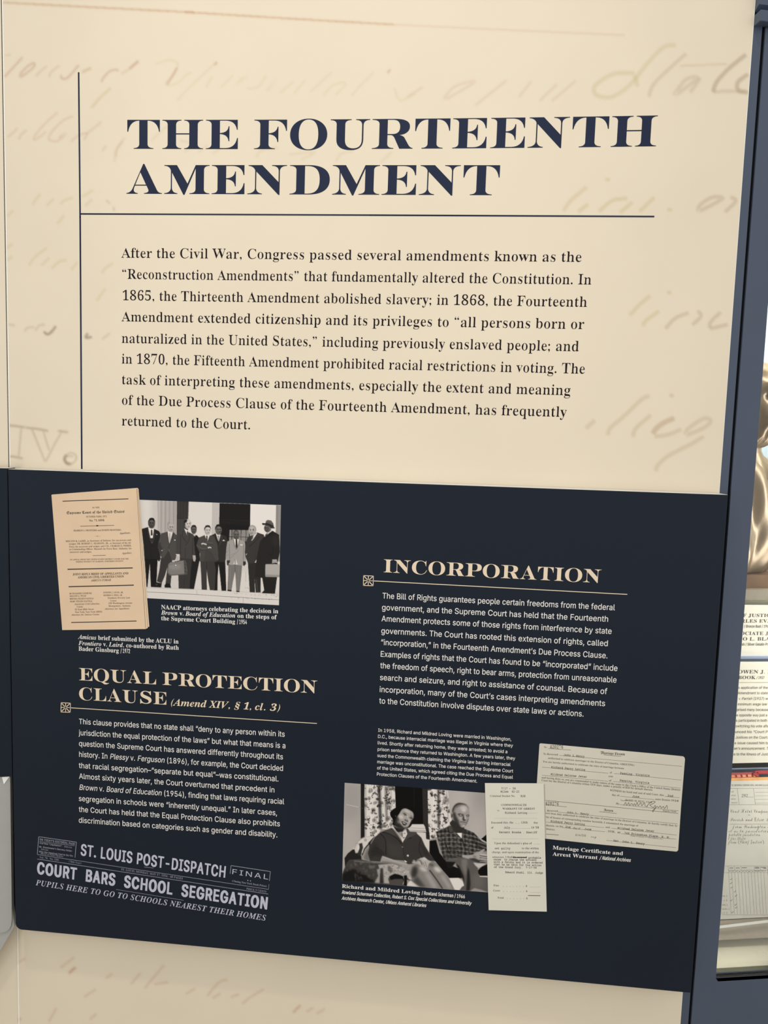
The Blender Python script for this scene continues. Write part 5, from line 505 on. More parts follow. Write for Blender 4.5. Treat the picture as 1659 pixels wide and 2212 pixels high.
# wide display capitals, drawn in units of 1/100 cap height
WIDE = {
'T': (119, "M0,100 L117,100 L117,59 L114,59 Q108,96 76,97 L73,97 L73,17 Q73,3 94,2.5 L94,0 L23,0 L23,2.5 Q43,3 43,17 L43,97 L41,97 Q10,96 3,59 L0,59 Z"),
'H': (148, "M0,100 L68,100 L68,97.5 Q49,97 49,83 L49,54 L96,54 L96,83 Q96,97 78,97.5 L78,100 L145,100 L145,97.5 Q126,97 126,83 L126,17 Q126,3 145,2.5 L145,0 L78,0 L78,2.5 Q96,3 96,17 L96,50 L49,50 L49,17 Q49,3 68,2.5 L68,0 L0,0 L0,2.5 Q19,3 19,17 L19,83 Q19,97 0,97.5 Z"),
'E': (119, "M0,100 L112,100 L112,66 L109,66 Q104,96 72,97 L49.5,97 L49.5,55 Q78,56 80,78 L83,78 L83,27 L80,27 Q78,50 49.5,51.5 L49.5,3.5 L70,3.5 Q104,4 110,38 L113,38 L113,0 L0,0 L0,2.5 Q20,3 20,17 L20,83 Q20,97 0,97.5 Z"),
'F': (118, "M0,100 L114,100 L114,62 L111,62 Q105,96 72,97 L50.5,97 L50.5,54 Q78,55 81.5,76 L84.5,76 L84.5,24 L81.5,24 Q78,49 50.5,50.5 L50.5,17 Q50.5,3 73,2.5 L73,0 L0,0 L0,2.5 Q21,3 21,17 L21,83 Q21,97 0,97.5 Z"),
'O': (132, "M64,103 C28,103 0,82 0,49 C0,16 28,-4 64,-4 C100,-4 128.5,16 128.5,49 C128.5,82 100,103 64,103 Z M64,100 C84,100 97.5,85 97.5,49 C97.5,13 84,-1 64,-1 C44,-1 30,13 30,49 C30,85 44,100 64,100 Z"),
'U': (136, "M0,100 L72,100 L72,97.5 Q50.5,97 50.5,83 L50.5,30 Q51,2 80,2 Q108,3 108,32 L108,80 Q108,97 87,97.5 L87,100 L135,100 L135,97.5 Q113,97 113,80 L113,30 Q112,-4 72,-4 Q21,-4 21,32 L21,83 Q21,97 0,97.5 Z"),
'R': (138, "M0,100 L76,100 C108,100 127,93 127,74 C127,56 110,47 92,46 Q104,44 109,38 L124,12 Q130,3 138,2.5 L138,0 L93,0 L76,36 Q71,46 62,46 L52,46 L52,17 Q52,3 73,2.5 L73,0 L0,0 L0,2.5 Q24,3 24,17 L24,83 Q24,97 0,97.5 Z M52,97 L52,49.5 L70,49.5 Q94,50 94,73 Q94,97 70,97 Z"),
'P': (126, "M0,100 L76,100 C108,100 124,92 124,71 C124,50 108,42 76,42 L52,42 L52,17 Q52,3 75,2.5 L75,0 L0,0 L0,2.5 Q22,3 22,17 L22,83 Q22,97 0,97.5 Z M52,97 L52,45.5 L68,45.5 Q92,46 92,71 Q92,97 68,97 Z"),
'N': (134, "M0,100 L47,100 L103,42 L103,80 Q102,97 80,97.5 L80,100 L131,100 L131,97.5 Q108,97 107,80 L107,-2 L103,-2 L27,78 L27,20 Q29,4 47,2.5 L47,0 L-3,0 L-3,2.5 Q21,4 23,20 L23,82 Q18,96 0,97.5 Z"),
'A': (126, "M59,104 L63,104 L107,14 Q112,3 125,2.5 L125,0 L62,0 L62,2.5 Q81,4 77,15 L71,28.5 L30,28.5 L27,20 Q22,4 40,2.5 L40,0 L0,0 L0,2.5 Q14,4 21,17 Z M31.5,32 L69,32 L49,75 Z"),
'M': (158, "M0,100 L44,100 L81,36 L109,100 L157,100 L157,97.5 Q138,97 138,83 L138,17 Q138,3 157,2.5 L157,0 L88,0 L88,2.5 Q109,3 109,17 L109,88 L71,-3 L67,-3 L27,74 L27,20 Q28,4 46,2.5 L46,0 L0,0 L0,2.5 Q21,4 23,20 L23,80 Q20,97 0,97.5 Z"),
'D': (137, "M0,100 L65,100 C110,100 135,82 135,50 C135,18 110,0 65,0 L0,0 L0,2.5 Q22,3 22,17 L22,83 Q22,97 0,97.5 Z M51,97 L62,97 C90,96 101,80 101,50 C101,20 90,4 62,3 L51,3 Z"),
'I': (71, "M0,100 L68,100 L68,97.5 Q49,97 49,83 L49,17 Q49,3 68,2.5 L68,0 L0,0 L0,2.5 Q19,3 19,17 L19,83 Q19,97 0,97.5 Z"),
'L': (112, "M0,100 L72,100 L72,97.5 Q50,97 50,83 L50,3.5 L68,3.5 Q100,4 107,42 L110,42 L110,0 L0,0 L0,2.5 Q20,3 20,17 L20,83 Q20,97 0,97.5 Z"),
'C': (121, "M66,103 C28,103 0,82 0,49 C0,16 28,-4 66,-4 C92,-4 110,8 116,30 L113,31 C106,12 90,-0.5 72,-0.5 C46,-0.5 32,16 32,49 C32,84 46,99.5 70,99.5 C94,99 104,82 107,62 L110,62 L110,103 L107,103 Q105,92 98,94 C90,99 80,103 66,103 Z"),
'Q': (132, "M64,103 C28,103 0,82 0,49 C0,18 24,-2 56,-4 Q70,-8 84,-20 Q104,-28 128,-12 L127,-9 Q108,-16 88,-1 C112,4 128.5,22 128.5,49 C128.5,82 100,103 64,103 Z M64,100 C84,100 97.5,85 97.5,49 C97.5,13 84,-1 64,-1 C44,-1 30,13 30,49 C30,85 44,100 64,100 Z"),
}
def path_contours(s):
    out = []; q = []; tok = s.replace('Z', ' Z').split(); i = 0
    def pt(t): return np.array([float(v) for v in t.split(',')])
    cur = None
    while i < len(tok):
        t = tok[i]
        if t[0] in 'ML':
            p = pt(t[1:]); q.append(p); cur = p; i += 1
        elif t[0] == 'Q':
            c = pt(t[1:]); e = pt(tok[i+1])
            for k in range(1, 9):
                a = k/8; q.append((1-a)**2*cur+2*a*(1-a)*c+a*a*e)
            cur = e; i += 2
        elif t[0] == 'C':
            c1 = pt(t[1:]); c2 = pt(tok[i+1]); e = pt(tok[i+2])
            for k in range(1, 13):
                a = k/12; q.append((1-a)**3*cur+3*a*(1-a)**2*c1+3*a*a*(1-a)*c2+a**3*e)
            cur = e; i += 3
        else:
            if q: out.append(np.array(q)); q = []
            i += 1
    return out
def area2(q):
    x, y = q[:, 0], q[:, 1]; return float((x*np.roll(y, -1)-y*np.roll(x, -1)).sum())
def thicken(cs, ox, oy, limit=True):
    """move outlines outwards (positive) or inwards by (ox, oy) along their normals"""
    if not cs or (ox == 0 and oy == 0): return cs
    big = max(cs, key=lambda q: abs(area2(q))); sg = 1 if area2(big) > 0 else -1
    segA = np.concatenate(cs); segB = np.concatenate([np.roll(q, -1, 0) for q in cs])
    out = []
    for q in cs:
        e = np.roll(q, -1, 0)-q; e /= np.maximum(np.hypot(e[:, 0], e[:, 1]), 1e-6)[:, None]
        n = np.stack([e[:, 1], -e[:, 0]], 1)*sg; n = n+np.roll(n, 1, 0)
        n /= np.maximum(np.hypot(n[:, 0], n[:, 1]), 0.35)[:, None]
        d = np.stack([n[:, 0]*ox, n[:, 1]*oy], 1)
        if limit and ox < 0:
            for i in range(len(q)):
                p = q[i]-n[i]*0.8; dr = -n[i]
                s = segB-segA; den = dr[0]*s[:, 1]-dr[1]*s[:, 0]
                den = np.where(abs(den) < 1e-9, 1e-9, den)
                w = segA-p; t = (w[:, 0]*s[:, 1]-w[:, 1]*s[:, 0])/den; k = (w[:, 0]*dr[1]-w[:, 1]*dr[0])/den
                t = t[(t > 0) & (k >= 0) & (k <= 1)]
                th = t.min() if len(t) else 99
                L = np.hypot(*d[i])
                if L > 0.14*th: d[i] *= 0.14*th/L
        out.append(q+d)
    return out
def blob(cx, cy, r, n=14):
    a = np.linspace(0, 2*np.pi, n, endpoint=False); return np.stack([cx+r*np.cos(a), cy+r*np.sin(a)], 1)
def comma(cx, cy, r, up=1):
    a = np.linspace(0.15*np.pi, 1.75*np.pi, 12)
    c = np.stack([r*np.cos(a), r*np.sin(a)], 1)
    t = np.array([[0.55*r, -1.3*r], [-0.25*r, -2.5*r], [-0.45*r, -2.2*r], [0.15*r, -1.2*r], [0.2*r, -0.7*r]])
    q = np.concatenate([c[:1], [[1.05*r, -0.3*r], [0.9*r, -1.0*r], [0.45*r, -1.8*r], [-0.3*r, -2.5*r], [-0.5*r, -2.25*r], [0.1*r, -1.5*r], [0.2*r, -0.95*r]], c[:0:-1]])
    return q*up+np.array([cx, cy])
def rect(x0, y0, x1, y1): return np.array([(x0, y0), (x1, y0), (x1, y1), (x0, y1)], float)
def shear(q, k): return q+np.stack([q[:, 1]*k, q[:, 1]*0], 1)
SERIF_PUNCT = {   # in the 228-unit cap height of the bold serif
 '.': (84, [blob(38, 21, 21)]), ',': (84, [comma(38, 21, 21)]),
 ';': (90, [comma(40, 21, 21), blob(40, 130, 21)]), ':': (90, [blob(40, 21, 21), blob(40, 130, 21)]),
 '\u201d': (150, [comma(38, 205, 20), comma(98, 205, 20)]), '\u201c': (150, [comma(44, 178, 20, -1), comma(104, 178, 20, -1)]),
 '\u2019': (80, [comma(40, 205, 20)]), '-': (104, [rect(12, 60, 92, 88)]), '\u2014': (230, [rect(5, 66, 225, 82)]), '/': (110, [np.array([(0, -20), (22, -20), (105, 240), (83, 240)], float)]),
}
def paren(sgn):
    a = np.linspace(-1, 1, 9); o = np.stack([55*a*a, 92+150*a], 1); i = np.stack([26+29*a*a*0.95, 92+146*a], 1)[::-1]
    q = np.concatenate([o, i]); 
    if sgn < 0: q[:, 0] = 90-q[:, 0]
    return q
SERIF_PUNCT['('] = (95, [paren(1)]); SERIF_PUNCT[')'] = (95, [paren(-1)])
# style: glyph set, x scale, outline shift x/y, slant, extra tracking (all in set units)
STYLES = {
 'body':  ('bold', 1.12, -11, -1.2, 0, 0), 'bold': ('bold', 1.06, 0, 0, 0, 1), 'bital': ('bital', 1.06, 0, 0, 0, 1),
 'small': ('bold', 1.10, -7, 0, 0, 3), 'smallital': ('bital', 1.1, -5, 0, 0, 3), 'wide': ('wide', 1, 0, 0, 0, 0), 'wideb': ('bold', 1.42, 0, 0, 0, 12),
 'sans': ('sans', 1.0, 2.2, 2.2, 0, 0), 'sansital': ('sans', 1.0, 2.2, 2.2, 0.21, 0), 'sanslight': ('sans', 0.8, -3, -3, 0, 0),
 'cond': ('sans', 0.56, 6, 2, 0, 4), 'condital': ('sans', 0.56, 7, 2, 0.2, 4),
 'heavy': ('sans', 0.74, 19, 12, 0, 26), 'mast': ('sans', 0.70, 13, 8, 0, 18), 'geo': ('sans', 1.05, -1, -1, 0, 55), 'geob': ('sans', 1.0, 9, 7, 0, 12),
 'mono': ('mono', 1.0, 4, 4, 0, 0), 'frak': ('frak', 1.0, 2, 0, 0, 4), 'script': ('script', 1.25, -2, -1, 0, 2), 'itcaps': ('bital', 1.06, -4, 0, 0, 10),
 'number': ('bold', 0.85, -8, 0, 0, 6),
}
_cache = {}
def glyph(style, ch):
    """returns (advance, xy vertices, triangles) in units of cap height"""
    k = (style, ch)
    if k in _cache: return _cache[k]
    sname, xs, ox, oy, sl, trk = STYLES[style]
    if sname == 'wide':
        if ch in WIDE:
            adv, s = WIDE[ch]; cs = path_contours(s); cap = 100.0; adv = adv+7
        else:
            r = glyph('wideb', ch) if ch != ' ' else (0.44, np.zeros((0, 2)), []); _cache[k] = r; return r
    else:
        g = SETS[sname]; cap = CAPH[sname]; serif = sname in ('bold', 'bital')
        if ch == ' ':
            adv = {'mono': 202, 'script': 120, 'frak': 95}.get(sname, 92 if serif else 100); cs = []
        elif ch in g: adv, cs = g[ch]
        elif sname == 'script' and ch in SETS['bital']:
            adv, cs = SETS['bital'][ch]; cs = thicken(cs, -7, -1)
        elif serif and ch in SERIF_PUNCT:
            adv, cs = SERIF_PUNCT[ch]; cs = [c.copy() for c in cs]
            if sname == 'bital': cs = [shear(c, 0.25) for c in cs]
        elif ch in SETS['bold'] and serif:
            adv, cs = SETS['bold'][ch]; cs = [shear(c, 0.25) for c in cs]
        elif ch == '\u00a7':
            adv, cs = SETS['bold']['S']; adv = 150
            cs = [shear(c*np.array([0.75, 0.72])+np.array([0, 68]), 0.25) for c in cs]+[shear(c*np.array([0.75, 0.72])+np.array([0, -25]), 0.25) for c in cs]
        elif ch == '$' and serif:
            adv, cs = SETS['bold']['S']; cs = list(cs)+[rect(80, -25, 98, 255)]
        elif ch == '\u2014': adv, cs = 240, [rect(4, 84, 236, 104)]
        elif ch == '-' : adv, cs = 202 if sname == 'mono' else 110, [rect(20, 75, 150 if sname == 'mono' else 90, 98)]
        elif ch == '/': adv, cs = 202 if sname == 'mono' else 110, [np.array([(20, -30), (42, -30), (150, 250), (128, 250)], float)]
        elif ch in '.,':
            adv = 202 if sname == 'mono' else 90; r = 18; cs = [blob(90 if sname == 'mono' else 40, 18, r) if ch == '.' else comma(95 if sname == 'mono' else 42, 18, r)]
        else: adv, cs = 100, []
        fx = 1.0
        cs = [q*np.array([xs, 1.0]) for q in cs]
        if not (serif and ch in SERIF_PUNCT): cs = thicken(cs, ox, oy)
        if sl: cs = [shear(q, sl) for q in cs]
        adv = adv*xs+trk
    cs = [q for q in cs if len(q) > 2]
    if not cs:
        r = (adv/cap, np.zeros((0, 2)), [])
    else:
        vs = np.concatenate(cs); ed = []; b = 0
        for q in cs:
            n = len(q); ed += [(b+i, b+(i+1) % n) for i in range(n)]; b += n
        res = delaunay_2d_cdt([Vector(v) for v in vs], ed, [], 0, 1e-4)
        P = np.array([(v[0], v[1]) for v in res[0]]); T = np.array([f for f in res[2]])
        c = P[T].mean(1); w = np.zeros(len(c))
        A = np.concatenate(cs); B = np.concatenate([np.roll(q, -1, 0) for q in cs])
        for (x0, y0), (x1, y1) in zip(A, B):
            up = (y0 <= c[:, 1]) & (y1 > c[:, 1]); dn = (y0 > c[:, 1]) & (y1 <= c[:, 1])
            side = (x1-x0)*(c[:, 1]-y0)-(c[:, 0]-x0)*(y1-y0)
            w += (up & (side > 0))*1.0; w -= (dn & (side < 0))*1.0
        if sname == 'wide':
            w = np.zeros(len(c))
            for (x0, y0), (x1, y1) in zip(A, B):
                cr = ((y0 > c[:, 1]) != (y1 > c[:, 1]))
                xi = x0+(c[:, 1]-y0)*(x1-x0)/np.where(y1 == y0, 1e-9, y1-y0)
                w += (cr & (c[:, 0] < xi))
            keep = (w % 2) == 1
        else: keep = w != 0
        T = T[keep]
        a = P[T[:, 1]]-P[T[:, 0]]; d = P[T[:, 2]]-P[T[:, 0]]
        flip = (a[:, 0]*d[:, 1]-a[:, 1]*d[:, 0]) < 0; T[flip] = T[flip][:, ::-1]
        r = (adv/cap, P/cap, T)
    _cache[k] = r; return r
def lettering(name, plane, runs, p0, p1, cap_px, mat, parent, off=0.00035, mid=None, hscale=1.0, label=None, split=False):
    """one printed line: runs = 'text' with style or [(style, text), ...]; p0/p1 = frame position of the
    baseline under the first and last letter; cap_px = height of the capitals there"""
    pl = plane.off(off)
    a, b = pl.uv(p0), pl.uv(p1)
    up = pl.uv((p0[0], p0[1]-cap_px)); S = abs(up[1]-a[1])*hscale
    items = []; x = 0.0
    for st, tx in runs:
        for ch in tx:
            adv, P, T = glyph(st, ch)
            if len(P): items.append((x, P, T))
            x += adv
    if not items: return None
    lo = min(i[0]+i[1][:, 0].min() for i in items); hi = max(i[0]+i[1][:, 0].max() for i in items)
    d = b-a; L = np.hypot(*d); e = d/L; n = np.array([-e[1], e[0]]); kx = L/(hi-lo)
    V = []; F = []; k = 0
    if mid is not None:
        c = pl.uv(mid); tm = ((c-a)@e)/L; hm = (c-a)@n; cq = hm/(tm*(1-tm))
    for x, P, T in items:
        t = (x+P[:, 0]-lo)*kx; h = P[:, 1]*S
        if mid is not None:
            xc = (x+P[:, 0].mean()-lo)*kx/L; sl = cq*(1-2*xc)/L
            h = h+cq*xc*(1-xc)+(t-xc*L)*sl
        uv = a+t[:, None]*e+h[:, None]*n
        W = pl.P+uv[:, :1]*pl.X+uv[:, 1:]*pl.Z
        if split: mesh(name, W, [list(map(int, f)) for f in T], mat, parent)
        V.append(W); F.append(T+k); k += len(P)
    if split: return None
    V = np.concatenate(V); F = np.concatenate(F)
    me = bpy.data.meshes.new(name); me.vertices.add(len(V)); me.vertices.foreach_set('co', V.astype(np.float32).ravel())
    me.loops.add(len(F)*3); me.loops.foreach_set('vertex_index', F.astype(np.int32).ravel())
    me.polygons.add(len(F)); me.polygons.foreach_set('loop_start', np.arange(0, len(F)*3, 3, dtype=np.int32))
    me.update(calc_edges=True); me.validate()
    o = link(name, me, mat, parent)
    if label: o['label'] = label
    return o

# ------------------------------------------------------------------ painted prints
class Canvas:
    """a small picture painted in Python and later laid on a print as ink colour"""
    def __init__(s, x0, y0, x1, y1, res, bgc):
        s.x0, s.y0, s.res = x0, y0, res
        s.W, s.H = int((x1-x0)*res), int((y1-y0)*res)
        s.a = np.zeros((s.H, s.W, 3)); s.a[:] = s.col(bgc); s.T(0, 0, 1)
    def col(s, c):
        if np.isscalar(c): return np.array([c, c*0.965, c*0.945]) if c < 120 else np.array([c, c*0.975, c*0.955])
        return np.array(c, float)
    def T(s, ox, oy, k): s.t = (ox, oy, k)
    def px(s, pts):
        p = np.asarray(pts, float); ox, oy, k = s.t
        return np.stack([(p[:, 0]*k+ox-s.x0)*s.res, (p[:, 1]*k+oy-s.y0)*s.res], 1)
    def _blend(s, m, X0, Y0, c, a, blur):
        if blur > 0:
            sg = blur*s.t[2]*s.res; r = max(1, int(sg*2.5)); k = np.exp(-0.5*(np.arange(-r, r+1)/max(sg, .3))**2); k /= k.sum()
            m = np.apply_along_axis(lambda v: np.convolve(v, k, 'same'), 0, m)
            m = np.apply_along_axis(lambda v: np.convolve(v, k, 'same'), 1, m)
        h, w = m.shape; xa, ya = max(0, X0), max(0, Y0); xb, yb = min(s.W, X0+w), min(s.H, Y0+h)
        if xa >= xb or ya >= yb: return
        m = m[ya-Y0:yb-Y0, xa-X0:xb-X0, None]*a
        s.a[ya:yb, xa:xb] = s.a[ya:yb, xa:xb]*(1-m)+s.col(c)*m
    def poly(s, pts, c, a=1.0, blur=0.0, smooth=False):
        q = s.px(pts)
        if smooth:
            n = len(q); o = []
            for i in range(n):
                p0, p1, p2, p3 = q[i-1], q[i], q[(i+1) % n], q[(i+2) % n]
                for t in (0, .25, .5, .75):
                    o.append(0.5*((2*p1)+(-p0+p2)*t+(2*p0-5*p1+4*p2-p3)*t*t+(-p0+3*p1-3*p2+p3)*t**3))
            q = np.array(o)
        pad = int(3+blur*s.t[2]*s.res*2.6)
        X0, Y0 = int(q[:, 0].min())-pad, int(q[:, 1].min())-pad; X1, Y1 = int(q[:, 0].max())+pad+1, int(q[:, 1].max())+pad+1
        X0, Y0, X1, Y1 = max(X0, -40), max(Y0, -40), min(X1, s.W+40), min(Y1, s.H+40)
        if X1 <= X0 or Y1 <= Y0: return
        m = np.zeros((Y1-Y0, X1-X0))
        for sx, sy in ((.25, .25), (.75, .25), (.25, .75), (.75, .75)):
            xx = np.arange(X0, X1)+sx; yy = np.arange(Y0, Y1)+sy; ins = np.zeros(m.shape, bool)
            for (ax, ay), (bx, by) in zip(q, np.roll(q, -1, 0)):
                rows = np.nonzero((ay > yy) != (by > yy))[0]
                if len(rows):
                    xi = ax+(yy[rows]-ay)*(bx-ax)/(by-ay)
                    ins[rows] ^= xx[None, :] < xi[:, None]
            m += ins*0.25
        s._blend(m, X0, Y0, c, a, blur)
    def ell(s, cx, cy, rx, ry, c, a=1.0, blur=0.0, rot=0.0, n=24):
        th = np.linspace(0, 2*np.pi, n, endpoint=False); r = math.radians(rot)
        x, y = rx*np.cos(th), ry*np.sin(th)
        s.poly(np.stack([cx+x*math.cos(r)-y*math.sin(r), cy+x*math.sin(r)+y*math.cos(r)], 1), c, a, blur)
    def rect(s, x0, y0, x1, y1, c, a=1.0, blur=0.0): s.poly([(x0, y0), (x1, y0), (x1, y1), (x0, y1)], c, a, blur)
    def line(s, pts, w, c, a=1.0, blur=0.0, w1=None):
        p = np.asarray(pts, float)
        if len(p) > 2:
            o = []; n = len(p)
            for i in range(n-1):
                p0, p1, p2, p3 = p[max(i-1, 0)], p[i], p[i+1], p[min(i+2, n-1)]
                for t in np.arange(0, 1, .2): o.append(0.5*((2*p1)+(-p0+p2)*t+(2*p0-5*p1+4*p2-p3)*t*t+(-p0+3*p1-3*p2+p3)*t**3))
            o.append(p[-1]); p = np.array(o)
        d = np.gradient(p, axis=0); d /= np.maximum(np.hypot(d[:, 0], d[:, 1]), 1e-6)[:, None]
        ww = np.linspace(w, w if w1 is None else w1, len(p))/2; nn = np.stack([-d[:, 1], d[:, 0]], 1)*ww[:, None]
        s.poly(np.concatenate([p+nn, (p-nn)[::-1]]), c, a, blur)
    def sample(s, px):
        x = np.clip((px[:, 0]-s.x0)*s.res-0.5, 0, s.W-1.001); y = np.clip((px[:, 1]-s.y0)*s.res-0.5, 0, s.H-1.001)
        i, j = x.astype(int), y.astype(int); fx, fy = (x-i)[:, None], (y-j)[:, None]
        A = s.a; return (A[j, i]*(1-fx)+A[j, i+1]*fx)*(1-fy)+(A[j+1, i]*(1-fx)+A[j+1, i+1]*fx)*fy
def print_sheet(name, plane, corners, nx, ny, canvas, mat, parent, off, gain=1.0, label=None, lift=0.0):
    """flat print whose four corners lie on the plane; ink colour comes from the canvas"""
    pl = plane.off(off); c = [pl.hit(p) for p in corners]      # TL TR BR BL
    u = np.linspace(0, 1, nx+1); v = np.linspace(0, 1, ny+1); U, Vv = np.meshgrid(u, v)
    U, Vv = U.ravel()[:, None], Vv.ravel()[:, None]
    P = (c[0]*(1-U)+c[1]*U)*(1-Vv)+(c[3]*(1-U)+c[2]*U)*Vv
    colr = srgb(np.clip((canvas.sample(frame_px(P))-lift)*gain, 0, 255))
    i = (np.arange(ny)[:, None]*(nx+1)+np.arange(nx)[None, :]).ravel()
    F = np.stack([i, i+nx+1, i+nx+2, i+1], 1)
    me = bpy.data.meshes.new(name); me.vertices.add(len(P)); me.vertices.foreach_set('co', P.astype(np.float32).ravel())
    me.loops.add(len(F)*4); me.loops.foreach_set('vertex_index', F.astype(np.int32).ravel())
    me.polygons.add(len(F)); me.polygons.foreach_set('loop_start', np.arange(0, len(F)*4, 4, dtype=np.int32))
    me.update(calc_edges=True)
    at = me.color_attributes.new('ink', 'FLOAT_COLOR', 'POINT')
    at.data.foreach_set('color', np.concatenate([colr, np.ones((len(colr), 1))], 1).astype(np.float32).ravel())
    o = link(name, me, mat, parent)
    if label: o['label'] = label
    return o

# ================================================================== THE SETTING
def structure(o): o['kind'] = 'structure'; return o
structure(slab('floor', [np.array(p) for p in ((-3.2, -3.4, 0), (3.2, -3.4, 0), (3.2, 0.9, 0), (-3.2, 0.9, 0))], np.array([0, 0, 1.0]), 0.05, 'carpet'))
structure(box('wall_back', MAIN, -0.80, 0.436, 0, 2.75, -0.08, -0.022, 'slate'))
structure(box('wall_left', LEFT, -1.2, -0.012, 0, 2.75, -0.08, -0.022, 'slate'))
ZTRIM = MAIN.hit((1640, 54))[2]
structure(box('trim_1', MAIN, 0.4395, 0.4532, 0, ZTRIM, -0.02, -0.001, 'slate', bevel=0.0006))
structure(box('gap_shade', MAIN, 0.4532, 0.4572, 0, ZTRIM, -0.05, -0.003, 'black'))  # black fill standing in for the shade inside the gap

# ================================================================== CREAM GRAPHIC PANELS
XL, XR = -0.7878, 0.4390
cream = thing('graphic_panel', 'tall cream wall panel titled THE FOURTEENTH AMENDMENT with faint handwriting', 'wall panel', (-0.17, 0, 0))
box('board', MAIN, XL+0.001, XR, 0.0, 2.62, -0.02, 0, 'cream', cream)
box('edge_highlight', MAIN, XL+0.0002, XL+0.0016, 0.0, 2.62, -0.019, 0.0006, 'white_board', cream)  # white strip painted in for light caught along the panel edge
box('edge_highlight', MAIN, XR-0.0002, XR+0.0006, 0.0, 2.62, -0.019, 0.0001, 'white_board', cream)  # thinner painted highlight on the right edge
side = thing('graphic_panel', 'narrow sliver of cream panel angled towards the viewer at far left', 'wall panel', (-1.0, -0.05, 0))
box('board', LEFT, -0.62, -0.0022, 0.0, 2.62, -0.02, 0, 'cream', side)

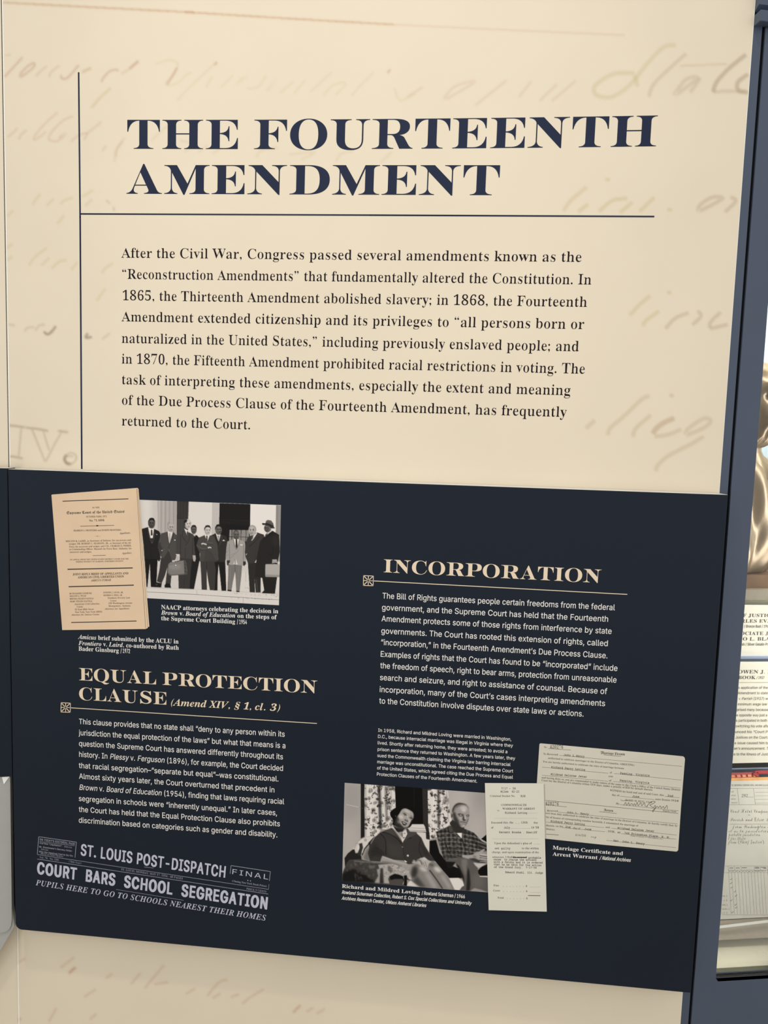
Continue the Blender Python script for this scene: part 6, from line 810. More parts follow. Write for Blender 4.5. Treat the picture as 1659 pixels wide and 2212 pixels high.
# faint enlarged handwriting printed on the cream
hand = Canvas(-30, -40, 1690, 1110, 0.5, (224, 213, 192))
PINK, OCH, GRY = (186, 150, 122), (190, 172, 122), (150, 132, 118)
def strokes(cv, data):
    for (ox, oy, k), w, c, a, lst in data:
        cv.T(ox, oy, k)
        for p in lst:
            p = [tuple(q) for q in p]
            if len(p) == 1: cv.ell(p[0][0], p[0][1], w*0.7/k, w*0.55/k, c, a, 1.5/k)
            else: cv.line(p, w/k, c, a, 1.6/k)
strokes(hand, [
 ((0, 0, 1), 3.2, (176, 128, 92), .55, [[(-20, 4), (150, 13), (420, 27)], [(400, 26), (640, 41), (850, 53)]]),
 ((0, 0, 1), 3.0, (184, 140, 104), .28, [[(850, 53), (1100, 65), (1350, 76)]]),
 ((0, 100, .1808), 4.4, PINK, .5, [[(50,370),(160,250),(270,130)], [(230,370),(260,310),(340,230),(410,200),(400,250),(330,310),(240,375)], [(730,340),(740,385),(800,380),(870,310),(940,225)], [(1210,430),(1240,370),(1310,300),(1390,280),(1415,300)]]),
 ((0, 100, .1808), 4.2, PINK, .3, [[(60,110),(130,100)], [(430,360),(480,300),(560,235)], [(590,370),(610,310),(710,230)], [(980,320),(1090,255)], [(1450,330),(1560,260),(1659,180)], [(90,1090),(180,1010),(210,975)], [(225,1115),(250,1060),(320,1000)], [(400,1115),(430,1050),(560,900),(690,790)], [(400,1120),(450,1100),(550,1020)], [(575,1110),(620,1020),(750,890),(870,835)], [(575,1115),(680,1135),(790,1040),(700,1090)], [(850,1140),(930,1070),(1040,1040),(1000,1120)], [(1030,1050),(1210,905)], [(1220,1250),(1270,1190)], [(1385,1320),(1400,1230),(1470,1130)]]),
 ((0, 100, .1808), 4.6, OCH, .4, [[(1095,735),(1200,610),(1320,500)], [(980,300),(1085,262)]]),
 ((0, 380, .18987), 5.0, OCH, .3, [[(85,460),(150,390)], [(370,330),(400,280),(460,205)], [(530,340),(610,260)], [(690,320),(730,280),(830,245)], [(930,240),(1060,160)], [(970,340),(1045,265)], [(650,545),(730,445)], [(330,1020),(400,920),(530,820)], [(470,1020),(560,930)], [(590,1055),(680,970),(760,960)], [(810,1070),(880,980)], [(1160,1110),(1200,1050),(1290,990)], [(75,825),(140,770)], [(80,960),(140,915)], [(110,1420),(1100,1420)][:0] or [(1100,1420),(1200,1280)]]),
 ((0, 380, .18987), 4.6, GRY, .26, [[(90,1690),(170,1700)], [(280,1770),(310,1730),(390,1720)], [(400,1760),(450,1700),(510,1695)], [(1160,1860),(1250,1790)], [(1210,275),(1250,315)], [(1290,350),(1300,400)]]),
 ((0, 380, .18987), 4.4, (140, 118, 104), .75, [[(500,1770),(540,1803),(590,1770),(635,1710)], [(1000,1790),(975,1840),(1045,1832)]]),
 ((280, 90, .3737), 4.2, OCH, .22, [[(150,130),(230,105),(280,130),(250,190),(210,250),(275,240),(330,190),(360,180)], [(275,340),(340,270),(500,120)], [(440,265),(480,200)], [(525,265),(600,192)], [(600,265),(640,220),(680,200),(600,262)], [(680,270),(740,262),(790,195)], [(790,285),(850,215),(800,285)], [(870,295),(950,230)], [(950,300),(1015,222)], [(1045,290),(1170,175)], [(1120,310),(1180,250),(1250,240),(1190,310)], [(1280,310),(1410,178)], [(1530,270),(1565,340),(1650,300)]]),
 ((280, 90, .3737), 4.4, PINK, .55, [[(215,248),(250,195),(275,150)], [(490,135),(505,118)], [(1490,182),(1507,160)], [(0,155),(50,110)]]),
 ((880, 80, .446), 5.0, PINK, .24, [[(0,290),(75,242)], [(175,300),(230,240),(330,215),(190,300)], [(330,330),(480,210)], [(540,290),(600,215)], [(640,310),(725,228)], [(700,310),(815,212)], [(1320,140),(1550,130)]]),
 ((880, 80, .446), 9.0, (196, 184, 144), .42, [[(1100,175),(1000,178),(910,235),(915,280),(990,290),(1080,230),(1160,130),(1240,50),(1300,38)], [(1100,185),(1115,240)]]),
 ((880, 80, .446), 8.0, (182, 164, 140), .36, [[(1170,290),(1200,220),(1350,80)], [(1290,280),(1350,205),(1405,200),(1300,280)], [(1370,268),(1420,198)], [(1480,265),(1560,262),(1640,262)]]),
 ((880, 80, .446), 9.0, (166, 148, 122), .5, [[(1480,265),(1500,215),(1560,150),(1640,85)], [(1650,180),(1600,220),(1605,260),(1650,268)]]),
 ((1180, 380, .2652), 8.0, OCH, .34, [[(500,30)], [(1005,275)], [(1000,950)], [(140,285),(200,200),(330,90)], [(260,295),(340,230)], [(430,290),(540,200),(660,185)], [(600,300),(700,215)], [(760,290),(880,175)], [(790,1225),(810,1180),(920,1100)], [(680,1135),(760,1050),(845,975)]]),
 ((1180, 380, .2652), 8.0, (178, 158, 134), .4, [[(1235,295),(1250,240),(1350,175),(1440,180),(1350,235),(1240,290)], [(1455,295),(1545,205),(1500,172)], [(970,1245),(1050,1160),(1160,1115)], [(1230,1100),(1262,1140),(1190,1215)], [(1330,1240),(1340,1190),(1420,1110)], [(1335,1245),(1480,1210)]]),
 ((1250, 800, .1929), 8.5, (180, 160, 128), .33, [[(80,650),(180,560)], [(330,725),(350,650),(500,520),(700,330),(790,285)], [(610,745),(640,650),(810,500)], [(1040,280)], [(850,740),(1000,720),(1150,660)], [(1190,720),(1230,650),(1400,540),(1480,565),(1400,645),(1200,730)], [(870,1130),(880,1070),(1000,960),(1250,830),(1400,740)]]),
 ((1250, 800, .1929), 11, (176, 150, 120), .45, [[(830,710),(870,650),(950,590),(1070,535)]]),
 ((240, 220, .3737), 4.6, (188, 168, 134), .24, [[(20,345),(30,275),(80,205)], [(230,225),(330,135)], [(400,225),(470,245),(425,290)], [(505,290),(560,250)], [(590,300),(640,260)], [(840,320),(870,280),(965,265)], [(1030,305),(1180,290),(1100,332)], [(1300,345),(1330,300),(1400,285)], [(1560,350),(1620,290)]]),
 ((0, 880, .1326), 4.2, (150, 134, 110), .55, [[(120,292),(260,305),(410,328)], [(30,798),(200,800),(370,832)], [(420,330),(600,350),(785,385)], [(945,383),(1110,405)]]),
 ((0, 880, .1326), 3.2, (156, 140, 116), .45, [[(345,340),(325,560),(305,800)], [(520,350),(620,600),(735,885)], [(705,390),(740,500),(800,700)], [(1000,410),(900,580),(820,740),(745,880)], [(1090,760),(1050,820),(1070,900),(1140,925),(1210,890),(1245,820),(1210,755),(1130,745),(1060,790)], [(1080,790),(1190,800)]]),
 ((0, 880, .1326), 6.0, (140, 120, 98), .6, [[(1085,775),(1050,840),(1090,910),(1150,925)]]),
])
print_sheet('printed_handwriting', MAIN, [(5.5, -30), (1633.5, -30), (1552.2, 1085), (22.6, 1085)], 620, 400, hand, 'cream_print', cream, 0.0002, label='faint enlarged brown handwriting printed across the upper cream')
low = Canvas(-10, 1960, 1500, 2260, 0.5, (224, 213, 192))
strokes(low, [((0, 2000, .4219), 4.2, PINK, .4, [[(0,190),(50,150)], [(90,190),(130,165)], [(310,215),(380,160)], [(350,245),(390,210)], [(540,270),(575,245)], [(430,365),(490,325)], [(670,300),(720,240)], [(740,320),(840,200)], [(790,300),(860,288)], [(950,350),(1000,320)], [(1060,360),(1120,290),(1165,275)], [(1090,370),(1130,345)], [(1180,365),(1225,350)], [(1240,400),(1275,370),(1350,325)], [(250,490),(290,420)], [(460,480),(495,448)], [(1570,440),(1605,418)], [(1620,450),(1665,425)]]),
 ((0, 2000, .4219), 4.2, (178, 130, 98), .5, [[(1500,445),(1540,405)], [(90,487),(106,473)], [(355,240),(385,213)]])])
print_sheet('printed_handwriting', MAIN, [(32.0, 1990), (1484, 1990), (1468.2, 2240), (36.4, 2240)], 420, 76, low, 'cream_print', cream, 0.0002, label='faint enlarged brown handwriting printed below the navy board')

# title, rules and introduction printed on the cream
CW = 'wide'
lettering('title_letter', MAIN, [(CW, 'THE FOURTEENTH')], (275, 321.3), (1417, 316.0), 62.5, 'title', cream, mid=(800, 321.6), split=True)
lettering('title_letter', MAIN, [(CW, 'AMENDMENT')], (273, 418.5), (1077.5, 421.7), 62.0, 'title', cream, split=True)
rules('vertical_rule', MAIN, [([(169.8, 156), (173.0, 470)], 3.3), ([(173.0, 468), (176.6, 1013)], 3.4)], 'title', cream, 0.0005, joined=True)
rules('horizontal_rule', MAIN, [([(174, 462.0), (800, 464.6)], 3.2), ([(799, 464.6), (1413.5, 467.7)], 3.4)], 'title', cream, 0.0005, joined=True)
for a, b, tx in [((262, 556.6), (1255.8, 565.8), 'After the Civil War, Congress passed several amendments known as the'),
    ((264, 602.2), (1277, 614.7), '\u201cReconstruction Amendments\u201d that fundamentally altered the Constitution. In'),
    ((265, 648.5), (1267.7, 663), '1865, the Thirteenth Amendment abolished slavery; in 1868, the Fourteenth'),
    ((262.5, 694), (1261.4, 711), 'Amendment extended citizenship and its privileges to \u201call persons born or'),
    ((263, 740.7), (1250, 758.9), 'naturalized in the United States,\u201d including previously enslaved people; and'),
    ((263, 785.2), (1263, 807.4), 'in 1870, the Fifteenth Amendment prohibited racial restrictions in voting. The'),
    ((263.5, 829.9), (1232, 853.8), 'task of interpreting these amendments, especially the extent and meaning'),
    ((263.5, 874.2), (1223.8, 900.8), 'of the Due Process Clause of the Fourteenth Amendment, has frequently'),
    ((263, 919), (540, 927.8), 'returned to the Court.')]:
    lettering('text_line', MAIN, [('body', tx)], a, b, 21.3, 'text', cream)

# ================================================================== NAVY BOARD
NX0, NX1 = NAVY.hit((25, 1500))[0], 0.4392
NZ1, NZ0 = NAVY.hit((800, 1041))[2], NAVY.hit((800, 2080))[2]
navy = thing('text_board', 'large navy board standing proud of the cream panel, with two columns of text', 'display board', ((NX0+NX1)/2, -0.02, NZ0))
rr = 0.012
out = [NAVY.at(NX0+rr*(1-math.cos(t)), NZ0+rr*(1-math.sin(t))) for t in np.linspace(0, math.pi/2, 7)][::1]
out = [NAVY.at(NX0, NZ1)]+out+[NAVY.at(NX1, NZ0), NAVY.at(NX1, NZ1)]
board = slab('board', out, NAVY.N, 0.039, 'navy', navy, bevel=0.0012, mats=(['navy_edge'], lambda p: 1 if p.normal.z > 0.7 else 0))
side_navy_r = LEFT.off(0.04)
lz1, lz0 = side_navy_r.hit((8, 1011))[2], side_navy_r.hit((12, 1677))[2]
u1 = side_navy_r.uv((22.4, 1400))[0]
t = thing('text_board', 'edge of a second navy board on the angled panel at far left', 'display board', side_navy_r.at(u1-0.2, lz0))
slab('board', [side_navy_r.at(u1-0.55, lz0), side_navy_r.at(u1, lz0), side_navy_r.at(u1, lz1), side_navy_r.at(u1-0.55, lz1)], LEFT.N, 0.036, 'navy', t, bevel=0.001, mats=(['navy_edge'], lambda p: 1 if p.normal.z > 0.7 else 0))
structure(slab('corner_shade', [MAIN.off(0.012).hit(p) for p in ((31, 1986), (40, 1986), (30, 1013), (12, 1013))], MAIN.N, 0.011, 'black'))  # black strip put in for the shaded corner between the boards
# grey side board under the left navy board
GL = LEFT.off(0.034)
g = thing('side_board', 'grey laminate board below the left navy board, at the left edge', 'board', GL.hit((0, 2070)))
slab('lower_board', [GL.off(-0.003).hit(p) for p in ((-200, 2320), (-2, 2058), (31, 2001), (24, 1940), (-200, 1940))], LEFT.N, 0.01, 'grey', g)
slab('upper_board', [GL.hit(p) for p in ((-200, 2016), (4, 2015), (14, 2012), (20, 2007), (24, 1998), (25.6, 1985), (21.8, 1678), (-200, 1681))], LEFT.N, 0.012, 'grey', g)
slab('white_corner', [GL.off(0.001).hit(p) for p in ((8.4, 1694), (20.5, 1677.5), (4, 1678.5))], LEFT.N, 0.0008, 'white_board', g, )

def heading(plane, tx, a, b, cap, mat='tan', style='wide'):
    return lettering('heading_lettering', plane, [(style, tx)], a, b, cap, mat, navy)
heading(NAVY, 'INCORPORATION', (828.6, 1236.0), (1298, 1259.2), 27.9)['label'] = 'tan display capitals INCORPORATION'
heading(NAVY, 'EQUAL PROTECTION', (171, 1469.3), (685.3, 1497.6), 26.4)['label'] = 'tan display capitals EQUAL PROTECTION'
heading(NAVY, 'CLAUSE', (171, 1511.3), (359.3, 1522.3), 26.4)['label'] = 'tan display capitals CLAUSE'
lettering('heading_lettering', NAVY, [('bital', '(Amend XIV, \u00a7 1, cl. 3)')], (369.6, 1524), (605, 1536.3), 14.6, 'tan', navy, label='tan italic line reading (Amend XIV, section 1, cl. 3)')
rules('heading_rule', NAVY, [([(806, 1254.8), (1355, 1284.0)], 1.6)], 'tan', navy)
rules('heading_rule', NAVY, [([(151, 1528.8), (684.5, 1562.8)], 1.5)], 'tan', navy)
def star(c, k):
    cx, cy = c; L = []
    def p(x, y): return (cx+(x-515)*k/33.18, cy+(y-805)*k/33.18)
    L.append(([p(170, 440), p(885, 475)], 1.4*k)); L.append(([p(885, 470), p(865, 1180)], 1.3*k)); L.append(([p(870, 1170), p(150, 1145)], 1.4*k)); L.append(([p(165, 1150), p(180, 440)], 1.4*k))
    for x, y, w in ((185, 450, 2.0), (875, 485, 2.0), (855, 1165, 2.0), (170, 1135, 2.0), (525, 470, 1.9), (515, 1140, 1.7), (190, 795, 1.7), (870, 815, 1.5)):
        d = math.hypot(x-515, y-805); q = (515+(x-515)*70/d, 805+(y-805)*70/d); L.append(([p(*q), p(x, y)], w*k*0.85))
    for i in range(12):
        a, b = i*math.pi/6, (i+1)*math.pi/6
        L.append(([p(515+85*math.cos(a), 805+85*math.sin(a)), p(515+85*math.cos(b), 805+85*math.sin(b))], 1.9*k))
    return rules('star_emblem', NAVY, L, 'tan', navy, joined=True)
star((795.5, 1254.3), 1.0); star((141.6, 1528.3), 0.95)

P = 'sans'; I = 'sansital'
for a, b, r in [
 ((826, 1292.6), (1328, 1318.4), [(P, 'The Bill of Rights guarantees people certain freedoms from the federal')]),
 ((825, 1317.7), (1313.3, 1343.2), [(P, 'government, and the Supreme Court has held that the Fourteenth')]),
 ((824, 1342), (1320.9, 1369.6), [(P, 'Amendment protects some of those rights from interference by state')]),
 ((823.5, 1368.3), (1312.6, 1395.9), [(P, 'governments. The Court has rooted this extension of rights, called')]),
 ((823, 1393), (1312, 1422.3), [(P, '\u201cincorporation,\u201d in the Fourteenth Amendment\u2019s Due Process Clause.')]),
 ((822.3, 1418.5), (1333.6, 1449.6), [(P, 'Examples of rights that the Court has found to be \u201cincorporated\u201d include')]),
 ((821.3, 1443.3), (1331.5, 1474.8), [(P, 'the freedom of speech, right to bear arms, protection from unreasonable')]),
 ((820.6, 1469), (1311.3, 1499.6), [(P, 'search and seizure, and right to assistance of counsel. Because of')]),
 ((820, 1494.8), (1306.8, 1525.5), [(P, 'incorporation, many of the Court\u2019s cases interpreting amendments')]),
 ((819, 1519.5), (1260.4, 1548), [(P, 'to the Constitution involve disputes over state laws or actions.')])]:
    lettering('text_line', NAVY, r, a, b, 12.2, 'white', navy)
for a, b, r in [
 ((170.7, 1563.9), (615, 1591.6), [(P, 'This clause provides that no state shall \u201cdeny to any person within its')]),
 ((170, 1588), (616.4, 1616.5), [(P, 'jurisdiction the equal protection of the laws\u201d but what that means is a')]),
 ((170.7, 1611.4), (611.2, 1640.5), [(P, 'question the Supreme Court has answered differently throughout its')]),
 ((171, 1634.8), (611.2, 1665.4), [(P, 'history. In '), (I, 'Plessy'), (P, ' v. '), (I, 'Ferguson'), (P, ' (1896), for example, the Court decided')]),
 ((170.3, 1659), (601.4, 1688.2), [(P, 'that racial segregation\u2013\u201cseparate but equal\u201d\u2013was constitutional.')]),
 ((170.7, 1682), (592.7, 1712), [(P, 'Almost sixty years later, the Court overturned that precedent in')]),
 ((171.4, 1706), (613.7, 1737.3), [(I, 'Brown'), (P, ' v. '), (I, 'Board of Education'), (P, ' (1954), finding that laws requiring racial')]),
 ((170.3, 1730.2), (598.3, 1761.5), [(P, 'segregation in schools were \u201cinherently unequal.\u201d In later cases,')]),
 ((170.3, 1753.6), (604.6, 1785.2), [(P, 'the Court has held that the Equal Protection Clause also prohibits')]),
 ((170.3, 1777), (599, 1808.9), [(P, 'discrimination based on categories such as gender and disability.')])]:
    lettering('text_line', NAVY, r, a, b, 11.5, 'white', navy)
for a, b, tx in [
 ((816.7, 1580.5), (1104.3, 1600.3), 'In 1958, Richard and Mildred Loving were married in Washington,'),
 ((816.5, 1594.0), (1107.9, 1613.9), 'D.C., because interracial marriage was illegal in Virginia where they'),
 ((815.9, 1607.8), (1095.8, 1627.2), 'lived. Shortly after returning home, they were arrested; to avoid a'),
 ((815.7, 1621.6), (1112.7, 1641.6), 'prison sentence they returned to Washington. A few years later, they'),
 ((815.1, 1635.2), (1102.7, 1655), 'sued the Commonwealth claiming the Virginia law barring interracial'),
 ((814.9, 1648.7), (1108.3, 1669), 'marriage was unconstitutional. The case reached the Supreme Court'),
 ((814.5, 1661.9), (1107.7, 1682.3), 'of the United States, which agreed citing the Due Process and Equal'),
 ((814, 1675.4), (1030.7, 1690.7), 'Protection Clauses of the Fourteenth Amendment.')]:
    lettering('text_line', NAVY, [(P, tx)], a, b, 6.95, 'white', navy)
B, BI, C_, CI = 'bold', 'bital', 'cond', 'condital'
for a, b, cap, r in [
 ((348.3, 1315.9), (601, 1324.9), 9.2, [(B, 'NAACP attorneys celebrating the decision in')]),
 ((348, 1327.6), (598, 1337.9), 9.2, [(BI, 'Brown '), (B, 'v. '), (BI, 'Board of Education'), (B, ' on the steps of')]),
 ((348.3, 1339.7), (533.3, 1348.4), 9.2, [(B, 'the Supreme Court Building '), (C_, '/ 1954')]),
 ((168.6, 1380), (385.6, 1390.3), 9.2, [(BI, 'Amicus'), (B, ' brief submitted by the ACLU in')]),
 ((169.5, 1393.4), (386.2, 1403.7), 9.2, [(BI, 'Frontiero'), (B, ' v. '), (BI, 'Laird'), (B, ', co-authored by Ruth')]),
 ((169.8, 1405.4), (280.8, 1411.1), 9.2, [(B, 'Bader Ginsburg '), (C_, '/ 1972')]),
 ((738.7, 1917.6), (1004, 1940.6), 7.7, [(B, 'Richard and Mildred Loving '), (C_, '/ Rowland Scherman / 1966')]),
 ((738.2, 1930.6), (1019, 1955.0), 7.4, [(CI, 'Rowland Scherman Collection, Robert S. Cox Special Collections and University')]),
 ((737.8, 1943.4), (921, 1959.7), 7.4, [(CI, 'Archives Research Center, UMass Amherst Libraries')]),
 ((1193.8, 1834.4), (1345.5, 1847.4), 7.8, [(B, 'Marriage Certificate and')]),
 ((1193.4, 1848.2), (1362.6, 1862.1), 7.8, [(B, 'Arrest Warrant '), (CI, '/ National Archives')])]:
    lettering('caption_line', NAVY, r, a, b, cap, 'white', navy)

# newspaper masthead printed in silver
def news(tx, a, b, cap, st, mat='silver', nm='newspaper_line'): return lettering(nm, NAVY, [(st, tx)], a, b, cap, mat, navy)
news('ST. LOUIS POST-DISPATCH', (173.9, 1847.0), (486.2, 1895.7), 23.8, 'mast', nm='newspaper_headline')['label'] = 'pale grey masthead ST. LOUIS POST-DISPATCH'
news('COURT  BARS  SCHOOL  SEGREGATION', (79.4, 1886.8), (576.9, 1964.0), 24.6, 'heavy', nm='newspaper_headline')['label'] = 'pale grey headline COURT BARS SCHOOL SEGREGATION'
news('PUPILS HERE TO GO TO SCHOOLS NEAREST THEIR HOMES', (76.9, 1911.9), (574, 1989.0), 11.8, 'itcaps', nm='newspaper_headline')['label'] = 'pale grey italic headline PUPILS HERE TO GO TO SCHOOLS NEAREST THEIR HOMES'
news("FINAL", (501.6, 1887.9), (579, 1900), 10.8, 'geo')
D = 'silver_dim'
news("ON TODAY\u2019S EDITORIAL PAGE", (85.7, 1815.4), (161.6, 1825.3), 4.4, 'geob', D)
news("And Now \u201cLiquidation\u201d:", (85.3, 1822.4), (134, 1829.2), 3.5, 'geob', D); news("Editorial.", (138.5, 1830), (156, 1832.4), 3.3, 'itcaps', D)
news("Mr. Eisenhower\u2019s Secrecy Order:", (84.6, 1830.6), (155.9, 1840), 3.5, 'geob', D); news("Editorial.", (88.4, 1835.8), (104.7, 1838), 3.2, 'itcaps', D)
news("Why the Hearings Had to Go On:", (84.1, 1841), (157.9, 1850.6), 3.5, 'geob', D); news("Mirror of Public Opinion", (87.5, 1845), (136.3, 1851.6), 3.2, 'itcaps', D)
news("Vol. 76.  No. 136.", (85.3, 1853.4), (127.5, 1859.6), 3.8, 'small', D); news("(76th Year)", (148.4, 1862.6), (175.4, 1866.6), 3.8, 'small', D)
news("ST. LOUIS, MONDAY, MAY 17, 1954 - 40 PAGES", (261.7, 1879.9), (394.6, 1899.8), 4.4, 'small', D); news("PRICE 5 CENTS", (532.2, 1921.6), (574.9, 1928.2), 4.0, 'small', D)
news("(Closing New York Stock Prices)", (501, 1904.6), (576.2, 1916.3), 4.0, 'bold', D)
rules('newspaper_rule', NAVY, [([(83.6, 1807.4), (165, 1819)], 1.1), ([(165, 1819), (162, 1852.4)], 1.1), ([(80.6, 1845.7), (83.6, 1807.4)], 1.1), ([(80.6, 1845.7), (95, 1848.2)], .9), ([(85.3, 1817.6), (161, 1827.2)], .7),
  ([(95.4, 1848.2), (580.4, 1921.1)], .9), ([(80.3, 1855.5), (579.4, 1931.3)], 1.0), ([(250.7, 1921.3), (396.8, 1944.8)], .7),
  ([(498.9, 1869.7), (584.1, 1882.7)], 1.2), ([(584.1, 1882.7), (582, 1903)], 1.1), ([(498.9, 1869.7), (497.2, 1887.5)], 1.1), ([(311.5, 1872.7), (331.7, 1875.2)], .9), ([(581, 1910), (580, 1921)], .6)], 'silver_dim', navy)
rules('newspaper_stars', NAVY, [([(534.5, 1901.8), (536.2, 1902)], 1.8), ([(540.2, 1902.7), (541.9, 1902.9)], 1.8)], 'silver', navy)

# ================================================================== DOCUMENTS PRINTED ON THE NAVY BOARD
# ---- tan legal brief
A_, B_ = (100, 1040, .13864), (100, 1200, .14467)
brief = sheet('printed_brief', NAVY, [(111.1, 1069.1), (114, 1068.2), (296.8, 1054.0), (299.3, 1056.2), (322.6, 1353.6), (319.4, 1354.6), (319.3, 1356.6), (314.5, 1358.8), (134.4, 1361)], 'brief', navy, off=0.0010)
brief['label'] = 'tan printed cover page of an amicus brief, tilted left'
rules('page_edge', NAVY, [([(295.2, 1056), (314.6, 1357.5)], .7), ([(297.4, 1056), (319.2, 1355)], .5)], 'ink_soft', brief, 0.0011)
def doc(parent, T, rows, off, mat='ink', nm='text_line', hs=1.0):
    ox, oy, k = T
    for st, tx, x0, y0, x1, y1, cap in rows:
        lettering(nm, NAVY, [(st, tx)], (ox+x0*k, oy+y0*k), (ox+x1*k, oy+y1*k), cap*k*hs, mat, parent, off)
S, SB, SI, FR, MO = 'small', 'bold', 'smallital', 'frak', 'mono'
doc(brief, A_, [
 (S, 'IN THE', 717, 420, 830, 415, 22), (FR, 'Supreme Court of the United States', 318, 510, 1218, 487, 44), (S, 'OCTOBER TERM, 1972', 622, 562, 942, 557, 25), (SB, 'No. 71-1694', 670, 625, 903, 618, 31),
 (S, 'SHARRON A. FRONTIERO and JOSEPH FRONTIERO,', 425, 778, 1172, 767, 25), (SI, 'Appellants,', 1140, 820, 1315, 812, 27), (S, '\u2014v.\u2014', 757, 862, 850, 859, 24),
 (S, 'MELVIN R. LAIRD, as Secretary of Defense, his successors and', 303, 945, 1320, 925, 26), (S, 'assigns; DR. ROBERT C. SEAMANS, JR., as Secretary of the Air', 355, 985, 1322, 968, 26),
 (S, 'Force, his successors and assigns; and COL. CHARLES G. WEBER,', 360, 1030, 1325, 1012, 26), (S, 'as Commanding Officer, Maxwell Air Force Base, Alabama, his', 360, 1070, 1328, 1055, 26),
 (S, 'successors and assigns,', 365, 1112, 707, 1107, 26), (SI, 'Appellees.', 1178, 1132, 1335, 1125, 27)], 0.00115)
doc(brief, B_, [
 (S, 'ON APPEAL FROM THE UNITED STATES DISTRICT COURT FOR THE', 355, 72, 1230, 58, 19), (S, 'MIDDLE DISTRICT OF ALABAMA, NORTHERN DIVISION', 443, 104, 1150, 92, 19),
 (SB, 'JOINT REPLY BRIEF OF APPELLANTS AND', 395, 297, 1225, 280, 31), (SB, 'AMERICAN CIVIL LIBERTIES UNION', 470, 342, 1160, 327, 31), ('bital', 'AMICUS CURIAE', 665, 387, 970, 378, 28),
 (S, 'RUTH BADER GINSBURG', 347, 580, 683, 573, 22), (S, 'MELVIN L. WULF', 350, 618, 597, 612, 22), (S, 'BRENDA FEIGEN FASTEAU', 350, 658, 710, 652, 22), (S, 'MARC FEIGEN FASTEAU', 355, 697, 690, 692, 22),
 (S, 'American Civil Liberties', 422, 737, 793, 730, 23), (S, 'Union', 457, 778, 545, 775, 23), (S, '22 East 40th Street', 427, 817, 710, 812, 23), (S, 'New York, New York 10016', 430, 857, 833, 850, 23), (SI, 'Attorneys for Amicus Curiae', 372, 897, 790, 890, 23),
 (S, 'JOSEPH J. LEVIN, JR.', 850, 563, 1150, 562, 22), (S, 'MORRIS S. DEES, JR.', 853, 605, 1137, 602, 22), (S, 'Southern Poverty Law', 920, 645, 1250, 640, 23), (S, 'Center', 957, 686, 1050, 684, 23), (S, '135 Washington Avenue', 930, 725, 1283, 718, 23), (S, 'Montgomery, Alabama', 932, 765, 1257, 760, 23), (SI, 'Attorneys for Appellants', 870, 808, 1240, 802, 23)], 0.00115)
rules('printed_rule', NAVY, [([(135.1, 1082.6), (277.5, 1077.6)], 1.7), ([(145.9, 1229.8), (286.6, 1226.8)], 2.2), ([(148.2, 1267.4), (289, 1264)], 2.2), ([(153.8, 1344.7), (295, 1341.5)], 1.8), ([(173.5, 1136.8), (246.5, 1134.8)], .9), ([(208, 1135.8), (212, 1135.6)], 2.6), ([(200.2, 1200.1), (228.2, 1199.4)], .8)], 'ink', brief, 0.00115)

# ---- marriage licence
lic = sheet('printed_licence', NAVY, [(1165.2, 1608.5), (1166.2, 1606.3), (1168.5, 1605.8), (1420, 1628.3), (1475.5, 1633.8), (1478.6, 1636.2), (1479.7, 1640), (1471, 1745), (1464.9, 1836.5), (1462, 1839.3), (1459, 1839.4), (1300, 1824.5), (1152, 1808.9)], 'licence', navy, off=0.0010)
lic['label'] = 'ivory printed marriage licence with typed names and a signature'
L1, L2 = (1140, 1590, .217), (1140, 1720, .217)
doc(lic, L1, [
 (S, 'No.', 162, 117, 192, 119, 16), ('number', '420276', 220, 122, 352, 127, 32), (FR, 'Marriage License', 724, 177, 967, 193, 26), (S, 'To Reverend', 155, 185, 300, 193, 17), (MO, 'John L.Henry', 360, 195, 565, 212, 17),
 (S, 'authorized to celebrate marriages in the District of Columbia, GREETING:', 203, 226, 1063, 298, 17), (S, 'You are hereby authorized to celebrate the rites of marriage between', 150, 261, 957, 330, 17),
 (MO, 'Richard Perry Loving', 233, 317, 572, 345, 18), (S, 'of', 818, 370, 838, 372, 17), (MO, 'Passing, Virginia', 918, 378, 1212, 402, 18),
 (MO, 'Mildred Delores Jeter', 228, 388, 587, 415, 18), (S, 'AND', 802, 408, 847, 411, 15), (S, 'of', 808, 450, 832, 452, 17), (MO, 'Passing, Virginia', 915, 450, 1210, 476, 18),
 (S, 'and having done so, you are commanded to make return of the same to the Clerk\u2019s Office of the United States District', 138, 420, 1518, 545, 18),
 (S, 'Court for the District of Columbia within TEN days, under a penalty of $50 for default therein.', 138, 448, 1245, 545, 18),
 (S, 'WITNESS my hand and seal of said Court, this', 817, 548, 1353, 597, 18), (MO, '2nd', 1393, 600, 1447, 605, 17), (S, 'day of', 838, 592, 910, 600, 17), (MO, 'June', 1043, 608, 1110, 613, 17),
 (S, 'anno Domini 19', 1270, 635, 1455, 650, 17), (MO, '58', 1462, 652, 1500, 655, 17), (S, 'HARRY M. HULL, Clerk', 970, 645, 1238, 668, 17), (SI, 'By', 877, 678, 910, 682, 17), (S, 'Deputy Clerk', 1345, 749, 1478, 759, 14)], 0.00115)
